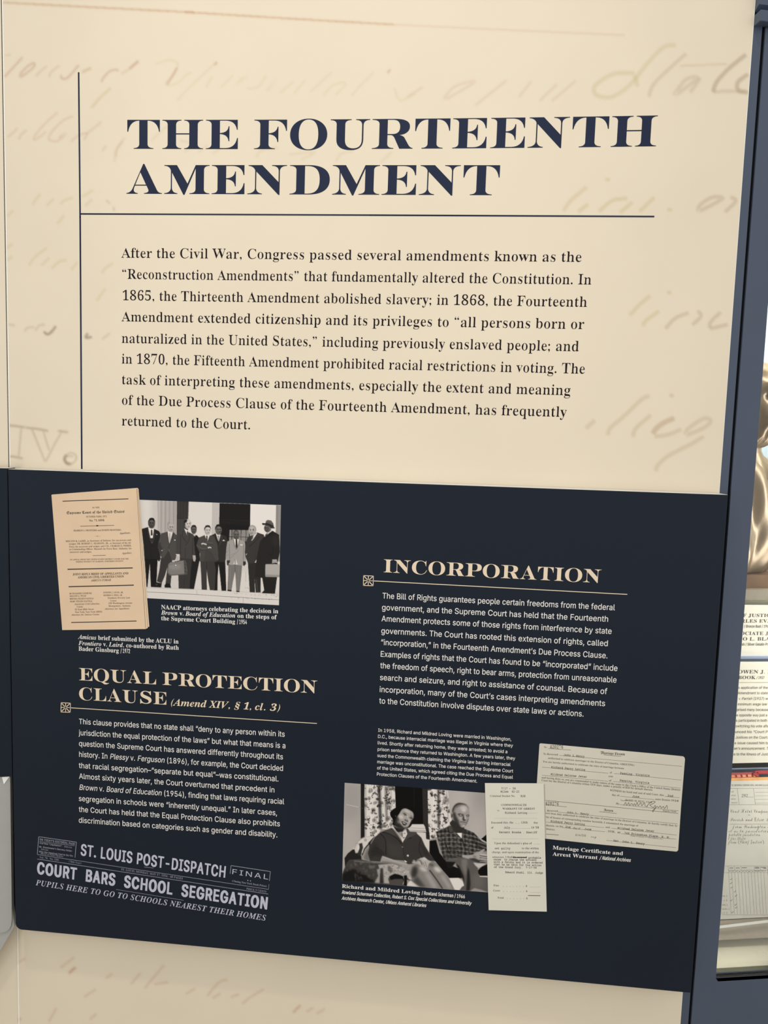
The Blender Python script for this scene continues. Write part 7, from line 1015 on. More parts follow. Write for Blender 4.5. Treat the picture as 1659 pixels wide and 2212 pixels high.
doc(lic, L2, [
 ('number', '420276', 175, 85, 307, 93, 32), (FR, 'Return', 757, 147, 850, 155, 24), (S, 'I, Reverend', 168, 150, 300, 155, 16), (MO, 'John L. Henry', 388, 168, 607, 187, 17),
 (S, 'have been duly authorized to celebrate the rites of marriage in the District of Columbia, do hereby certify that, by', 170, 174, 1490, 303, 17),
 (S, 'authority of license of corresponding number herewith, I solemnized the marriage of', 105, 207, 1100, 302, 17), (MO, 'Richard Perry Loving', 228, 257, 568, 290, 18), (S, 'and', 775, 314, 815, 318, 16), (MO, 'Mildred Delores Jeter', 893, 325, 1258, 357, 18),
 (S, 'therein, on the', 183, 298, 350, 310, 17), (MO, '2nd', 375, 312, 425, 317, 17), (S, 'day of', 452, 323, 522, 330, 17), (MO, 'June', 565, 335, 632, 338, 17), (S, ', 19', 782, 355, 825, 359, 17), (MO, '58, at', 832, 360, 923, 370, 17),
 (MO, '748 Princeton Place, N. W.', 962, 375, 1412, 420, 18), (S, '(Name of church, or other address, etc.)', 1020, 397, 1347, 430, 11), (S, 'District.', 183, 333, 272, 342, 17), ('sanslight', '6/4/58', 475, 394, 577, 402, 20), ('script', 'ewg', 630, 410, 682, 415, 20), (MO, 'Rev. John L. Henry', 852, 450, 1163, 483, 18)], 0.00115)
def R(T, pts, w): return ([(T[0]+x*T[2], T[1]+y*T[2]) for x, y in pts], w)
rules('printed_rule', NAVY, [R(L1, [(205, 125), (430, 139)], .7), R(L1, [(755, 187), (930, 202)], .8), R(L1, [(315, 192), (1535, 302)], .6), R(L1, [(143, 310), (800, 370)], .6), R(L1, [(860, 373), (1530, 438)], .6), R(L1, [(140, 390), (800, 450)], .6), R(L1, [(850, 452), (1520, 518)], .6), R(L1, [(1365, 600), (1512, 614)], .6), R(L1, [(912, 598), (1260, 633)], .6), R(L1, [(915, 682), (1500, 745)], .6), R(L1, [(160, 638), (1500, 770)], .8),
  R(L2, [(175, 87), (388, 105)], .7), R(L2, [(712, 153), (885, 172)], .8), R(L2, [(300, 158), (1490, 275)], .6), R(L2, [(175, 256), (758, 312)], .6), R(L2, [(833, 318), (1483, 387)], .6), R(L2, [(345, 312), (770, 354)], .6), R(L2, [(930, 372), (1478, 428)], .6), R(L2, [(783, 440), (1475, 512)], .6), R(L2, [(175, 377), (308, 386)], 1.0)], 'ink_soft', lic, 0.0011)
def curve(pts, n=5):
    p = np.array(pts, float); o = []
    for i in range(len(p)-1):
        p0, p1, p2, p3 = p[max(i-1, 0)], p[i], p[i+1], p[min(i+2, len(p)-1)]
        for t in np.arange(0, 1, 1/n): o.append(0.5*((2*p1)+(-p0+p2)*t+(2*p0-5*p1+4*p2-p3)*t*t+(-p0+3*p1-3*p2+p3)*t**3))
    return o+[p[-1]]
rules('signature', NAVY, [R(L1, curve([(925, 630), (940, 643), (1000, 640)]), .6), R(L1, curve([(955, 690), (975, 660), (985, 690), (1005, 662), (1012, 690), (1035, 672), (1050, 690), (1062, 672), (1075, 692), (1090, 660), (1100, 695), (1125, 662), (1135, 695), (1160, 665), (1172, 698), (1195, 700)]), .8),
  R(L1, curve([(1185, 700), (1215, 665), (1245, 650), (1270, 655), (1235, 680), (1215, 685), (1250, 712), (1268, 690), (1272, 715), (1245, 755), (1250, 735), (1290, 700), (1300, 715), (1320, 695), (1330, 718), (1350, 700), (1362, 722), (1385, 690), (1392, 728)]), .8)], 'ink', lic, 0.00115, joined=True)

# ---- arrest warrant (its printed drop shadow on the licence first)
rules('printed_shadow', NAVY, [([(1175.8, 1694), (1178.5, 1811)], 3.0)], 'licence_shade', lic, 0.001155)
war = sheet('printed_warrant', NAVY, [(1047.4, 1691.5), (1174.3, 1692.1), (1181.1, 1969.3), (1055.6, 1966.1)], 'warrant', navy, off=0.0017)
war['label'] = 'narrow grey white typed arrest warrant overlapping the licence'
W1, W2 = (1030, 1680, .10247), (1030, 1810, .10247)
K = 'body'
doc(war, W1, [
 (MO, '7/17 - 58', 517, 245, 818, 245, 38), (MO, 'Miles  42-21', 500, 312, 895, 310, 38), (S, 'Criminal Docket No.', 278, 403, 808, 403, 38), (MO, '928', 925, 407, 1022, 407, 38),
 (S, 'COMMONWEALTH', 515, 593, 1047, 594, 40), (S, 'WARRANT OF ARREST', 540, 672, 1228, 672, 40), (S, 'vs.', 430, 707, 480, 707, 34), (MO, 'Richard Loving', 595, 758, 1060, 760, 38),
 (S, 'Executed this, the', 303, 965, 768, 963, 40), (MO, '13th', 938, 962, 1072, 962, 38), (S, 'day', 1200, 965, 1290, 965, 40), (S, 'of', 303, 1070, 352, 1070, 40), (MO, 'July', 575, 1070, 698, 1070, 38), (S, ', 19', 1115, 1070, 1210, 1070, 38), (MO, '58', 1240, 1068, 1307, 1068, 38),
 (MO, 'Garnett Brooks , Sheriff', 470, 1167, 1272, 1172, 38)], 0.00185)
doc(war, W2, [
 (S, 'Upon the defendant\u2019s plea of', 370, 130, 1160, 133, 40), (MO, 'not guilty', 380, 238, 708, 240, 36), (S, 'to the within', 950, 238, 1308, 240, 40), (S, 'charge, and upon examination of the', 320, 318, 1308, 322, 38),
 (S, 'witnesses, I find', 328, 422, 745, 422, 38), (SB, 'the accused', 755, 422, 1055, 425, 38), (MO, 'probable', 1088, 435, 1353, 437, 36), (MO, 'cause  to charge the accused', 355, 472, 1257, 482, 36), (MO, 'with a felony and it is ordered', 357, 525, 1387, 541, 36),
 (MO, 'that he be held for the action', 360, 577, 1360, 597, 36), (MO, 'of the Grand Jury.  7-17-58', 362, 632, 1258, 647, 36), (MO, 'Edward Stehl, III. Judge', 600, 742, 1393, 757, 36),
 (S, 'Fine', 355, 1020, 467, 1020, 38), (S, 'Costs', 350, 1128, 487, 1128, 38), (S, 'Total', 437, 1280, 568, 1280, 38), (SB, '$', 1035, 1034, 1060, 1034, 34), (SB, '$', 1040, 1142, 1065, 1142, 34), (SB, '$', 1043, 1292, 1068, 1292, 34)], 0.00185)
dots = []
for x in range(555, 1000, 70): dots += [R(W2, [(x, 1024), (x+9, 1024)], 1.0), R(W2, [(x+8, 1132), (x+17, 1132)], 1.0)]
for x in range(633, 1000, 70): dots.append(R(W2, [(x, 1280), (x+9, 1280)], 1.0))
dots.append(R(W2, [(755, 412), (1055, 415)], 2.0))
rules('leader_dots', NAVY, dots, 'ink_soft', war, 0.00185, joined='stuff')
dash = []
for T, x0, x1, y in ((W1, 365, 1285, 857), (W1, 1070, 1285, 745), (W1, 710, 1110, 1070), (W2, 330, 1300, 20), (W2, 1200, 1330, 130), (W2, 1120, 1330, 1036), (W2, 1120, 1330, 1148), (W1, 810, 900, 965)):
    for x in range(x0, x1, 28): dash.append(R(T, [(x, y), (x+13, y)], .4))
rules('dotted_rule', NAVY, dash, 'ink_soft', war, 0.00185, joined='stuff')
rules('total_rule', NAVY, [R(W2, [(1078, 1214), (1340, 1218)], 1.3)], 'ink_red', war, 0.00185)

# ================================================================== PRINTED PHOTOGRAPH: NINE MEN ON THE STEPS
A = Canvas(294, 1072, 612, 1314, 2.5, 206)
LK = (300, 1065, .11073); RK = (450, 1070, .11075)
A.T(*LK)
A.poly([(-60, 100), (380, 140), (400, 1900), (-60, 1900)], 196); A.poly([(60, 100), (240, 120), (240, 700), (80, 700)], 212, blur=40)
A.poly([(360, 130), (745, 150), (735, 1300), (380, 1300)], 172)
for x, c, w in ((400, 190, 22), (440, 150, 12), (480, 188, 20), (520, 140, 14), (560, 178, 22), (600, 142, 12), (640, 176, 20), (680, 132, 14), (715, 158, 16)): A.line([(x, 140), (x-6, 900)], w, c, .7, 4)
A.poly([(745, 150), (972, 165), (955, 900), (735, 900)], 62); A.poly([(745, 500), (955, 500), (945, 900), (735, 900)], 74); A.line([(740, 497), (958, 497)], 8, 40)
for x in (790, 840, 900): A.line([(x, 160), (x-8, 900)], 8, 88, .5, 3)
A.poly([(972, 165), (1440, 185), (1430, 1300), (955, 1300)], 213); A.line([(972, 170), (958, 560)], 8, 160, .6, 3)
A.T(*RK)
A.poly([(75, 140), (222, 148), (205, 800), (60, 800)], 192)
for x in (95, 130, 165, 195): A.line([(x, 145), (x-14, 800)], 8, 168, .6, 3)
A.poly([(218, 148), (822, 170), (812, 1000), (200, 1000)], 40)
for y in (470, 490, 520, 545): A.line([(215, y), (815, y+18)], 6, 58, .7, 2)
A.line([(345, 600), (815, 640)], 60, 36, .6, 8)
A.poly([(415, 672), (800, 682), (790, 900), (405, 900)], 142)
for x in (462, 640, 738): A.line([(x, 670), (x-6, 900)], 12, 44)
A.line([(405, 808), (800, 815)], 10, 44)
A.poly([(822, 170), (1322, 195), (1312, 1300), (812, 1300)], 222); A.poly([(1320, 195), (1418, 200), (1400, 1400), (1310, 1300)], 148); A.poly([(1330, 195), (1360, 195), (1350, 900), (1322, 900)], 128, .5, 6)
A.poly([(-1360, 1250), (1420, 1290), (1400, 2300), (-1360, 2250)], 202); A.poly([(-300, 1500), (1400, 1500), (1400, 1900), (-300, 1880)], 212, .7, 20)
A.T(*LK); A.poly([(100, 1850), (2740, 1975), (2740, 2350), (100, 2250)], 210); A.line([(100, 1848), (1500, 1895), (2740, 1975)], 5, 150, .5, 2)
A.line([(150, 1928), (1445, 2003), (2740, 2088)], 7, 95); A.line([(150, 1940), (1445, 2015), (2740, 2100)], 8, 226, .6); A.line([(1135, 1897), (1135, 1982)], 6, 110); A.T(*RK); A.line([(683, 2010), (683, 2115)], 6, 110)
rs = np.random.RandomState(4)
for _ in range(60):
    x = rs.uniform(430, 1390); y = 1895+(x-430)*.06+rs.choice([0, 90, 95, 15])+rs.uniform(-14, 14); A.ell(x, y, rs.uniform(3, 14), rs.uniform(2, 5), 110, .7, 1.5)
for x0, y0, x1, y1 in ((733, 1480, 728, 1690), (715, 1760, 718, 1820), (720, 1800, 790, 1805), (790, 1805, 795, 1840)): A.line([(x0, y0), (x1, y1)], 4, 120, .6, 1)
A.T(*LK); A.line([(640, 1620), (700, 1840)], 3, 170, .5); A.line([(480, 1745), (500, 1830)], 4, 160, .5)
def head(T, cx, cy, rx, ry, skin, hair, rot=0, top=.45, face=1, look=0, light=1):
    A.T(*T)
    A.ell(cx, cy, rx, ry, skin, 1, 3, rot)
    if hair is not None:
        A.poly([(cx-rx*1.06, cy+ry*.1), (cx-rx*1.04, cy-ry*.45), (cx-rx*.6, cy-ry*.98), (cx, cy-ry*1.08), (cx+rx*.62, cy-ry*.98), (cx+rx*1.0, cy-ry*.42), (cx+rx*.96, cy-ry*.1), (cx+rx*.8, cy-ry*top), (cx, cy-ry*(top+.2)), (cx-rx*.72+look*rx*.25, cy-ry*(top+.05))], hair, 1, 3)
    if skin > 120: A.ell(cx+look*rx*.3, cy-ry*.35, rx*.6, ry*.3, min(235, skin+25), .6, 10)
    else: A.ell(cx+look*rx*.25, cy-ry*.42, rx*.5, ry*.22, skin+38, .6, 10)
    ex = cx+look*rx*.38; d = skin*.42
    A.line([(ex-rx*.62, cy-ry*.12), (ex-rx*.12, cy-ry*.14)], ry*.1, d, .8, 2); A.line([(ex+rx*.1, cy-ry*.14), (ex+rx*.55, cy-ry*.1)], ry*.1, d, .8, 2)
    A.ell(ex-rx*.33, cy-ry*.0, rx*.17, ry*.06, d, .75, 2); A.ell(ex+rx*.33, cy+ry*.01, rx*.16, ry*.06, d, .75, 2)
    A.line([(ex+rx*.04, cy), (ex+rx*.1, cy+ry*.28)], rx*.14, min(235, skin*1.2+8), .7, 3); A.line([(ex-rx*.14, cy+ry*.32), (ex+rx*.2, cy+ry*.33)], ry*.07, d, .7, 2)
    A.line([(ex-rx*.3, cy+ry*.54), (ex+rx*.3, cy+ry*.53)], ry*.08, d*.9, .8, 2)
    A.line([(ex-rx*.2, cy+ry*.7), (ex+rx*.2, cy+ry*.7)], ry*.06, skin*.8, .6, 3)
    A.poly([(cx-rx*.9, cy+ry*.2), (cx-rx*.5, cy+ry*.75), (cx, cy+ry*1.02), (cx-rx*.2, cy+ry*.75), (cx-rx*.6, cy+ry*.3)], skin*.72, .6, 5)
def Pm(T, pts, c, a=1, b=2, sm=False): A.T(*T); A.poly(pts, c, a, b, sm)
def Ln(T, pts, w, c, a=1, b=1.5): A.T(*T); A.line(pts, w, c, a, b)
# man 4 and 6 stand behind
Pm(LK, [(1070, 830), (1130, 820), (1180, 880), (1190, 1300), (1170, 1380), (1075, 1875), (985, 1870), (1010, 1330), (1060, 1200)], 44)
head(LK, 1072, 715, 56, 86, 92, 42, look=.1)
Pm(LK, [(1075, 810), (1105, 812), (1090, 860)], 190)
# man 1
Pm(LK, [(110, 1270), (365, 1285), (352, 1600), (335, 1835), (235, 1830), (222, 1600), (215, 1360), (190, 1600), (168, 1830), (150, 1835), (135, 1600)], 36)
Pm(LK, [(55, 700), (175, 665), (300, 700), (395, 745), (420, 790), (405, 1000), (422, 1290), (400, 1335), (375, 1325), (360, 1290), (110, 1285), (90, 1000)], 46)
Pm(LK, [(180, 672), (295, 695), (272, 880), (225, 880)], 222); Pm(LK, [(235, 715), (262, 718), (268, 825), (230, 828)], 60)
Pm(LK, [(225, 880), (272, 882), (270, 960), (255, 980), (235, 955)], 58); Ln(LK, [(180, 690), (200, 850), (252, 972)], 8, 84); Ln(LK, [(300, 705), (305, 850), (262, 972)], 8, 84); Ln(LK, [(245, 985), (240, 1270)], 5, 30)
A.ell(350, 808, 9, 7, 215); A.ell(256, 972, 8, 6, 140)
head(LK, 250, 592, 66, 102, 84, 38)
Ln(LK, [(185, 590), (195, 640)], 12, 60)
# man 2
Pm(LK, [(430, 1270), (580, 1100), (650, 1310), (640, 1560), (612, 1840), (515, 1835), (535, 1620), (560, 1440), (505, 1620), (445, 1760), (350, 1725), (400, 1500)], 66)
Pm(LK, [(430, 790), (560, 752), (680, 768), (742, 830), (740, 1220), (705, 1310), (640, 1315), (585, 1100), (480, 1280), (425, 1235), (370, 1060), (385, 950)], 84)
Pm(LK, [(420, 960), (460, 1120), (440, 1200), (370, 1070), (390, 970)], 62, .7, 8); Ln(LK, [(385, 1010), (430, 1080), (570, 1050)], 10, 60, .6, 5); Ln(LK, [(430, 1140), (560, 1040)], 7, 118, .6, 4)
Pm(LK, [(563, 748), (662, 765), (600, 985), (585, 960), (566, 800)], 220); Pm(LK, [(588, 775), (618, 778), (622, 900), (598, 975), (580, 900)], 178)
Ln(LK, [(555, 770), (560, 860), (592, 985)], 9, 55); Ln(LK, [(668, 775), (660, 880), (600, 1000), (582, 1090)], 9, 58); A.ell(702, 918, 14, 9, 225); A.ell(450, 1122, 14, 8, 200)
head(LK, 630, 668, 63, 96, 168, None, look=.25); Ln(LK, [(565, 640), (570, 590), (600, 572)], 16, 120, .6, 5); Ln(LK, [(560, 650), (562, 700)], 12, 150)
Pm(LK, [(320, 1760), (345, 1740), (448, 1762), (435, 1842), (240, 1832), (300, 1800)], 40); A.ell(345, 1785, 22, 14, 90, .7, 5); Pm(LK, [(500, 1800), (530, 1760), (612, 1775), (628, 1850), (505, 1845)], 38)
# man 3 and his bag
Pm(LK, [(790, 1255), (1042, 1275), (1015, 1500), (985, 1870), (775, 1862), (768, 1500)], 66); Ln(LK, [(900, 1300), (880, 1850)], 10, 52, .6, 5)
Pm(LK, [(740, 770), (880, 705), (985, 770), (1065, 810), (1075, 900), (1100, 1210), (1100, 1270), (1050, 1285), (925, 1278), (800, 1262), (795, 1205), (722, 1192), (722, 930)], 76)
Ln(LK, [(815, 820), (808, 1200)], 9, 50); Ln(LK, [(1050, 880), (1045, 1200)], 9, 52); Ln(LK, [(870, 730), (850, 840), (930, 960)], 8, 48); Ln(LK, [(990, 790), (975, 930), (900, 1020)], 8, 50); Ln(LK, [(905, 1060), (905, 1270)], 6, 54)
Pm(LK, [(720, 1190), (796, 1195), (790, 1215), (725, 1210)], 210); Pm(LK, [(730, 1215), (795, 1215), (800, 1320), (775, 1330), (720, 1320)], 188); A.T(*LK); A.line([(750, 1330), (760, 1250)], 5, 120, .6, 2)
Pm(LK, [(882, 690), (975, 740), (942, 825)], 220); Pm(LK, [(938, 745), (962, 752), (950, 825), (935, 800)], 56)
head(LK, 960, 605, 64, 98, 192, None, look=.5)
Pm(LK, [(878, 545), (905, 525), (945, 518), (935, 570), (905, 580), (900, 640), (888, 640)], 45, 1, 4); Ln(LK, [(975, 570), (1025, 585)], 6, 60, .8); Ln(LK, [(905, 595), (912, 640)], 12, 150)
A.T(*LK); A.poly([(1050, 1215), (1105, 1215), (1112, 1280), (1095, 1340), (1060, 1325)], 178, 1, 3); A.line([(1075, 1260), (1090, 1335)], 5, 120, .6, 2)
Pm(LK, [(575, 1390), (615, 1350), (870, 1315), (912, 1318), (942, 1500), (942, 1580), (905, 1590), (640, 1612), (590, 1600), (562, 1560)], 128, 1, 3); Pm(LK, [(875, 1320), (912, 1320), (944, 1575), (890, 1590)], 78, 1, 4)
A.T(*LK); A.ell(700, 1440, 120, 60, 152, .5, 22); A.line([(585, 1400), (860, 1365)], 5, 92, .7); A.ell(720, 1408, 16, 8, 214); A.line([(700, 1340), (770, 1330), (800, 1310)], 12, 60); A.line([(570, 1560), (640, 1600), (905, 1580)], 14, 80, .7, 4)
for y in (1350, 1420, 1490, 1550): A.line([(890, y), (925, y+22)], 7, 150, .5, 3)
# man 6
Pm(RK, [(110, 1280), (330, 1290), (340, 1560), (350, 1862), (258, 1862), (232, 1600), (200, 1340), (182, 1600), (178, 1855), (100, 1855)], 40)
Pm(RK, [(20, 800), (140, 738), (240, 752), (350, 800), (382, 900), (345, 1200), (330, 1300), (225, 1300), (100, 1295)], 58)
Pm(RK, [(143, 738), (238, 768), (208, 895), (190, 880)], 206); A.ell(195, 800, 14, 9, 90); Pm(RK, [(185, 800), (212, 800), (210, 890), (195, 885)], 150); Ln(RK, [(142, 770), (150, 860), (212, 975)], 8, 38); Ln(RK, [(245, 775), (262, 860), (215, 975)], 8, 86); Pm(RK, [(270, 890), (300, 862), (328, 890)], 222); Ln(RK, [(200, 1150), (205, 1290)], 8, 36)
head(RK, 200, 670, 64, 100, 104, 40, look=.4); Ln(RK, [(215, 715), (255, 712)], 12, 44, .9)
# man 5 with folded arms
Pm(LK, [(1190, 1080), (1510, 1050), (1500, 1345), (1196, 1340)], 74)
Pm(LK, [(1198, 1330), (1470, 1330), (1500, 1500), (1480, 1895), (1385, 1895), (1350, 1700), (1322, 1490), (1328, 1890), (1225, 1885), (1215, 1600)], 68); Ln(LK, [(1325, 1340), (1322, 1480)], 9, 44)
Pm(LK, [(1172, 868), (1280, 822), (1400, 828), (1470, 850), (1530, 1000), (1560, 1300), (1510, 1330), (1440, 1180), (1380, 1120), (1310, 1110), (1262, 1335), (1182, 1328), (1195, 1180), (1120, 1020)], 80)
Ln(LK, [(1130, 1020), (1250, 1090), (1380, 1085)], 26, 94, .8, 6); Ln(LK, [(1440, 975), (1340, 972), (1250, 985)], 22, 100, .8, 6); Ln(LK, [(1215, 960), (1445, 1010)], 6, 44, .8); Ln(LK, [(1180, 1110), (1300, 1110), (1440, 1060)], 10, 46, .7, 4)
Ln(LK, [(1220, 1000), (1250, 985), (1320, 1005)], 26, 196); Ln(LK, [(1345, 1070), (1380, 1062), (1412, 1075)], 28, 200); A.ell(1388, 1082, 16, 9, 60)
Pm(LK, [(1282, 822), (1385, 822), (1336, 945)], 218); Pm(LK, [(1312, 832), (1338, 832), (1340, 940), (1318, 910)], 52)
head(LK, 1342, 728, 64, 95, 186, 46, look=.45, top=.5); Ln(LK, [(1290, 700), (1298, 745)], 14, 150)
# man 7 in the light suit
Pm(RK, [(392, 1340), (660, 1360), (640, 1600), (608, 1880), (545, 1878), (535, 1640), (522, 1490), (480, 1680), (450, 1868), (372, 1852), (385, 1600)], 122); Ln(RK, [(525, 1230), (522, 1480)], 9, 82); Ln(RK, [(430, 1400), (415, 1840)], 7, 150, .6, 4); Ln(RK, [(595, 1400), (575, 1850)], 7, 148, .6, 4)
Pm(RK, [(372, 900), (490, 855), (600, 858), (715, 905), (728, 1050), (738, 1260), (722, 1310), (680, 1372), (580, 1360), (530, 1225), (480, 1362), (420, 1352), (412, 1260), (345, 1260), (338, 1210), (352, 1020)], 158)
for q in ([(410, 950), (415, 1250)], [(688, 960), (680, 1300)]): Ln(RK, q, 9, 104, .8)
for q in ([(360, 1050), (400, 1010)], [(352, 1120), (400, 1070)], [(350, 1180), (395, 1150)], [(430, 1230), (530, 1130), (600, 1060)], [(450, 1160), (520, 1120)]): Ln(RK, q, 7, 112, .7, 3)
Ln(RK, [(375, 1030), (402, 1000)], 5, 192, .6); Ln(RK, [(470, 1150), (520, 1110)], 5, 190, .6)
Pm(RK, [(498, 850), (595, 860), (548, 1045)], 224); Pm(RK, [(535, 855), (562, 858), (570, 1000), (552, 1045), (535, 1000)], 42); Ln(RK, [(495, 865), (500, 960), (545, 1060)], 7, 112); Ln(RK, [(600, 870), (600, 950), (548, 1060)], 7, 112); A.ell(646, 968, 28, 11, 222)
Pm(RK, [(358, 1268), (425, 1262), (418, 1310), (385, 1372), (362, 1355)], 66); Pm(RK, [(680, 1290), (730, 1290), (735, 1340), (695, 1382), (678, 1350)], 60); A.T(*RK); A.line([(390, 1352), (410, 1322)], 5, 200, .8)
Pm(RK, [(370, 1840), (455, 1850), (448, 1875), (378, 1868)], 36); Pm(RK, [(545, 1865), (610, 1868), (608, 1888), (545, 1885)], 36)
head(RK, 545, 768, 62, 88, 100, None, look=.2); Ln(RK, [(485, 760), (500, 700), (545, 685), (585, 705)], 12, 70, .7, 4); Ln(RK, [(498, 820), (545, 845), (590, 825)], 16, 62, .6, 6)
# man 9 and his case, man 8
Pm(RK, [(770, 1300), (1000, 1320), (1022, 1600), (1022, 1895), (925, 1895), (900, 1620), (912, 1895), (808, 1890), (790, 1600)], 54); Ln(RK, [(935, 1640), (960, 1870)], 14, 96, .6, 6)
Pm(RK, [(1050, 1600), (1335, 1640), (1300, 1920), (1085, 1910), (1040, 1905), (1090, 1850)], 44)
Pm(RK, [(760, 830), (820, 790), (950, 722), (1085, 768), (1100, 900), (1000, 1150), (905, 1310), (840, 1330), (770, 1315), (722, 1190), (712, 1100), (725, 960)], 66)
Ln(RK, [(790, 1010), (880, 930), (1000, 800)], 9, 44); Ln(RK, [(905, 1060), (912, 1290)], 7, 48, .7); A.T(*RK); A.line([(730, 1165), (755, 1135)], 10, 206)
Pm(RK, [(840, 880), (865, 800), (945, 725), (950, 745), (880, 850), (845, 890)], 215); Pm(RK, [(838, 800), (885, 770), (870, 840), (840, 880)], 84)
Pm(RK, [(1080, 810), (1250, 690), (1380, 768), (1398, 1100), (1350, 1300), (1340, 1640), (1200, 1640), (1050, 1610), (900, 1592), (945, 1200), (1010, 900)], 48); Ln(RK, [(1060, 880), (1180, 790), (1255, 730)], 9, 30); Ln(RK, [(1270, 900), (1245, 1160), (1160, 1130)], 8, 32, .8, 3); A.ell(1300, 900, 50, 110, 62, .5, 26)
Pm(RK, [(1095, 820), (1110, 760), (1248, 675), (1165, 750), (1110, 800)], 214); Pm(RK, [(1110, 770), (1160, 720), (1150, 760), (1105, 810)], 70)
head(RK, 858, 682, 76, 102, 172, None, look=-.3); Ln(RK, [(800, 620), (850, 590), (915, 620), (928, 690)], 20, 150, .7, 6); A.T(*RK); A.ell(878, 670, 14, 26, 110, .7, 4); A.line([(785, 650), (840, 655)], 5, 60, .8)
head(RK, 1155, 640, 68, 84, 92, None, look=-.35); Pm(RK, [(1180, 600), (1225, 590), (1225, 690), (1190, 700)], 120, .8, 6)
A.T(*RK); A.poly([(1045, 550), (1060, 538), (1130, 550), (1200, 572), (1300, 632), (1290, 645), (1230, 645), (1180, 600), (1110, 578), (1060, 580)], 58, 1, 2); A.poly([(1110, 550), (1130, 495), (1160, 480), (1225, 492), (1265, 545), (1280, 610), (1200, 580)], 92, 1, 3); A.line([(1112, 548), (1190, 570), (1275, 612)], 20, 44); A.line([(1130, 500), (1200, 510), (1245, 550)], 12, 140, .5, 5)
Pm(RK, [(1250, 1250), (1335, 1250), (1345, 1320), (1240, 1335)], 172); 
for x in (1262, 1290, 1318): Ln(RK, [(x, 1265), (x-8, 1325)], 6, 96, .7)
Pm(RK, [(1112, 1360), (1125, 1342), (1395, 1342), (1395, 1596), (1120, 1588), (1110, 1570)], 172); Pm(RK, [(1112, 1545), (1395, 1555), (1395, 1596), (1112, 1588)], 140, .8, 6); Ln(RK, [(1250, 1350), (1262, 1325), (1330, 1325), (1338, 1350)], 9, 50)
print_sheet('printed_photograph', NAVY, [(299.3, 1079.5), (606.9, 1091.2), (602.6, 1307.4), (299.0, 1291.1)], 310, 220, A, 'print', navy, 0.0005, label='sepia group photograph of nine men in suits on stone steps, one carrying a leather bag', gain=1.1, lift=16)

# ================================================================== PRINTED PHOTOGRAPH: COUPLE ON A SOFA
Lc = Canvas(735, 1685, 1062, 1935, 2.5, 150); A = Lc
L0 = (730, 1680, .19891); FC = (820, 1730, .06631); GC = (940, 1720, .07233); HC = (735, 1790, .10247); KC = (880, 1810, .1085); CC = (740, 1685, .07233)
def Q(T, pts, c, a=1.0, b=2, sm=False): Lc.T(*T); Lc.poly(pts, c, a, b, sm)
def G_(T, pts, w, c, a=1.0, b=1.5, w1=None): Lc.T(*T); Lc.line(pts, w, c, a, b, w1)
def E_(T, x, y, rx, ry, c, a=1.0, b=2, rot=0): Lc.T(*T); Lc.ell(x, y, rx, ry, c, a, b, rot)
Q(L0, [(30, 30), (250, 60), (250, 700), (20, 1150)], 168); Q(L0, [(60, 60), (250, 60), (250, 400), (50, 500)], 156, .7, 40); E_(L0, 120, 700, 90, 200, 182, .6, 50)
Q(L0, [(1180, 120), (1640, 140), (1640, 800), (1180, 600)], 172); E_(L0, 1330, 250, 130, 120, 188, .6, 60); E_(L0, 1560, 200, 100, 160, 150, .7, 60); E_(L0, 1500, 560, 80, 120, 182, .6, 40)
Q(L0, [(247, 60), (292, 65), (290, 640), (247, 660)], 42)
# window between the curtains
Q(L0, [(610, 80), (980, 110), (980, 520), (600, 520)], 24); Q(L0, [(915, 110), (985, 115), (985, 640), (930, 640)], 56); G_(L0, [(828, 100), (826, 330)], 4, 52, .8); Q(L0, [(955, 560), (1000, 540), (1000, 670), (955, 665)], 50)
Q(L0, [(760, 505), (930, 505), (945, 530), (960, 590), (765, 600)], 208); G_(L0, [(770, 545), (950, 552)], 4, 140); G_(L0, [(775, 568), (955, 576)], 4, 110); G_(L0, [(775, 585), (955, 590)], 4, 90); Q(L0, [(850, 595), (955, 595), (958, 665), (1000, 680), (985, 860), (850, 700)], 206)
# curtains
rs = np.random.RandomState(11)
def curtain(outline, folds, nblob, box_, seed):
    Q(L0, outline, 214, 1, 1)
    r = np.random.RandomState(seed)
    m0 = Lc.a.copy()
    for _ in range(nblob):
        x, y = r.uniform(box_[0], box_[2]), r.uniform(box_[1], box_[3]); k = r.choice([0, 0, 1, 2, 3])
        if k == 0:
            for i in range(r.randint(3, 7)): E_(L0, x+r.uniform(-16, 16), y+r.uniform(-16, 16), r.uniform(3, 7), r.uniform(3, 9), 50, .9, 1, r.uniform(0, 180))
        elif k == 1: E_(L0, x, y, r.uniform(14, 24), r.uniform(9, 15), 58, .85, 2, r.uniform(-40, 40)); G_(L0, [(x-22, y+6), (x+22, y-6)], 3, 150, .5)
        elif k == 2:
            E_(L0, x, y, r.uniform(16, 26), r.uniform(16, 28), 138, .8, 3, r.uniform(0, 90)); E_(L0, x+3, y+2, 8, 9, 84, .7, 2)
        else: G_(L0, curve([(x-16, y+10), (x-18, y-10), (x, y-20), (x+16, y-6), (x+8, y+14), (x-8, y+12)], 4), 3, 96, .8, 1)
    for x0, y0, x1, y1, w, c, a in folds: G_(L0, [(x0, y0), (x1, y1)], w, c, a, w*.3)
    q = Canvas.px(Lc, outline)
    keep = Canvas(735, 1685, 1062, 1935, 2.5, 0); keep.a[:] = 0; keep.T(*L0); keep.poly(outline, (1, 1, 1)); 
    k = np.clip(keep.a[..., :1], 0, 1); Lc.a[:] = m0*(1-k)+Lc.a*k
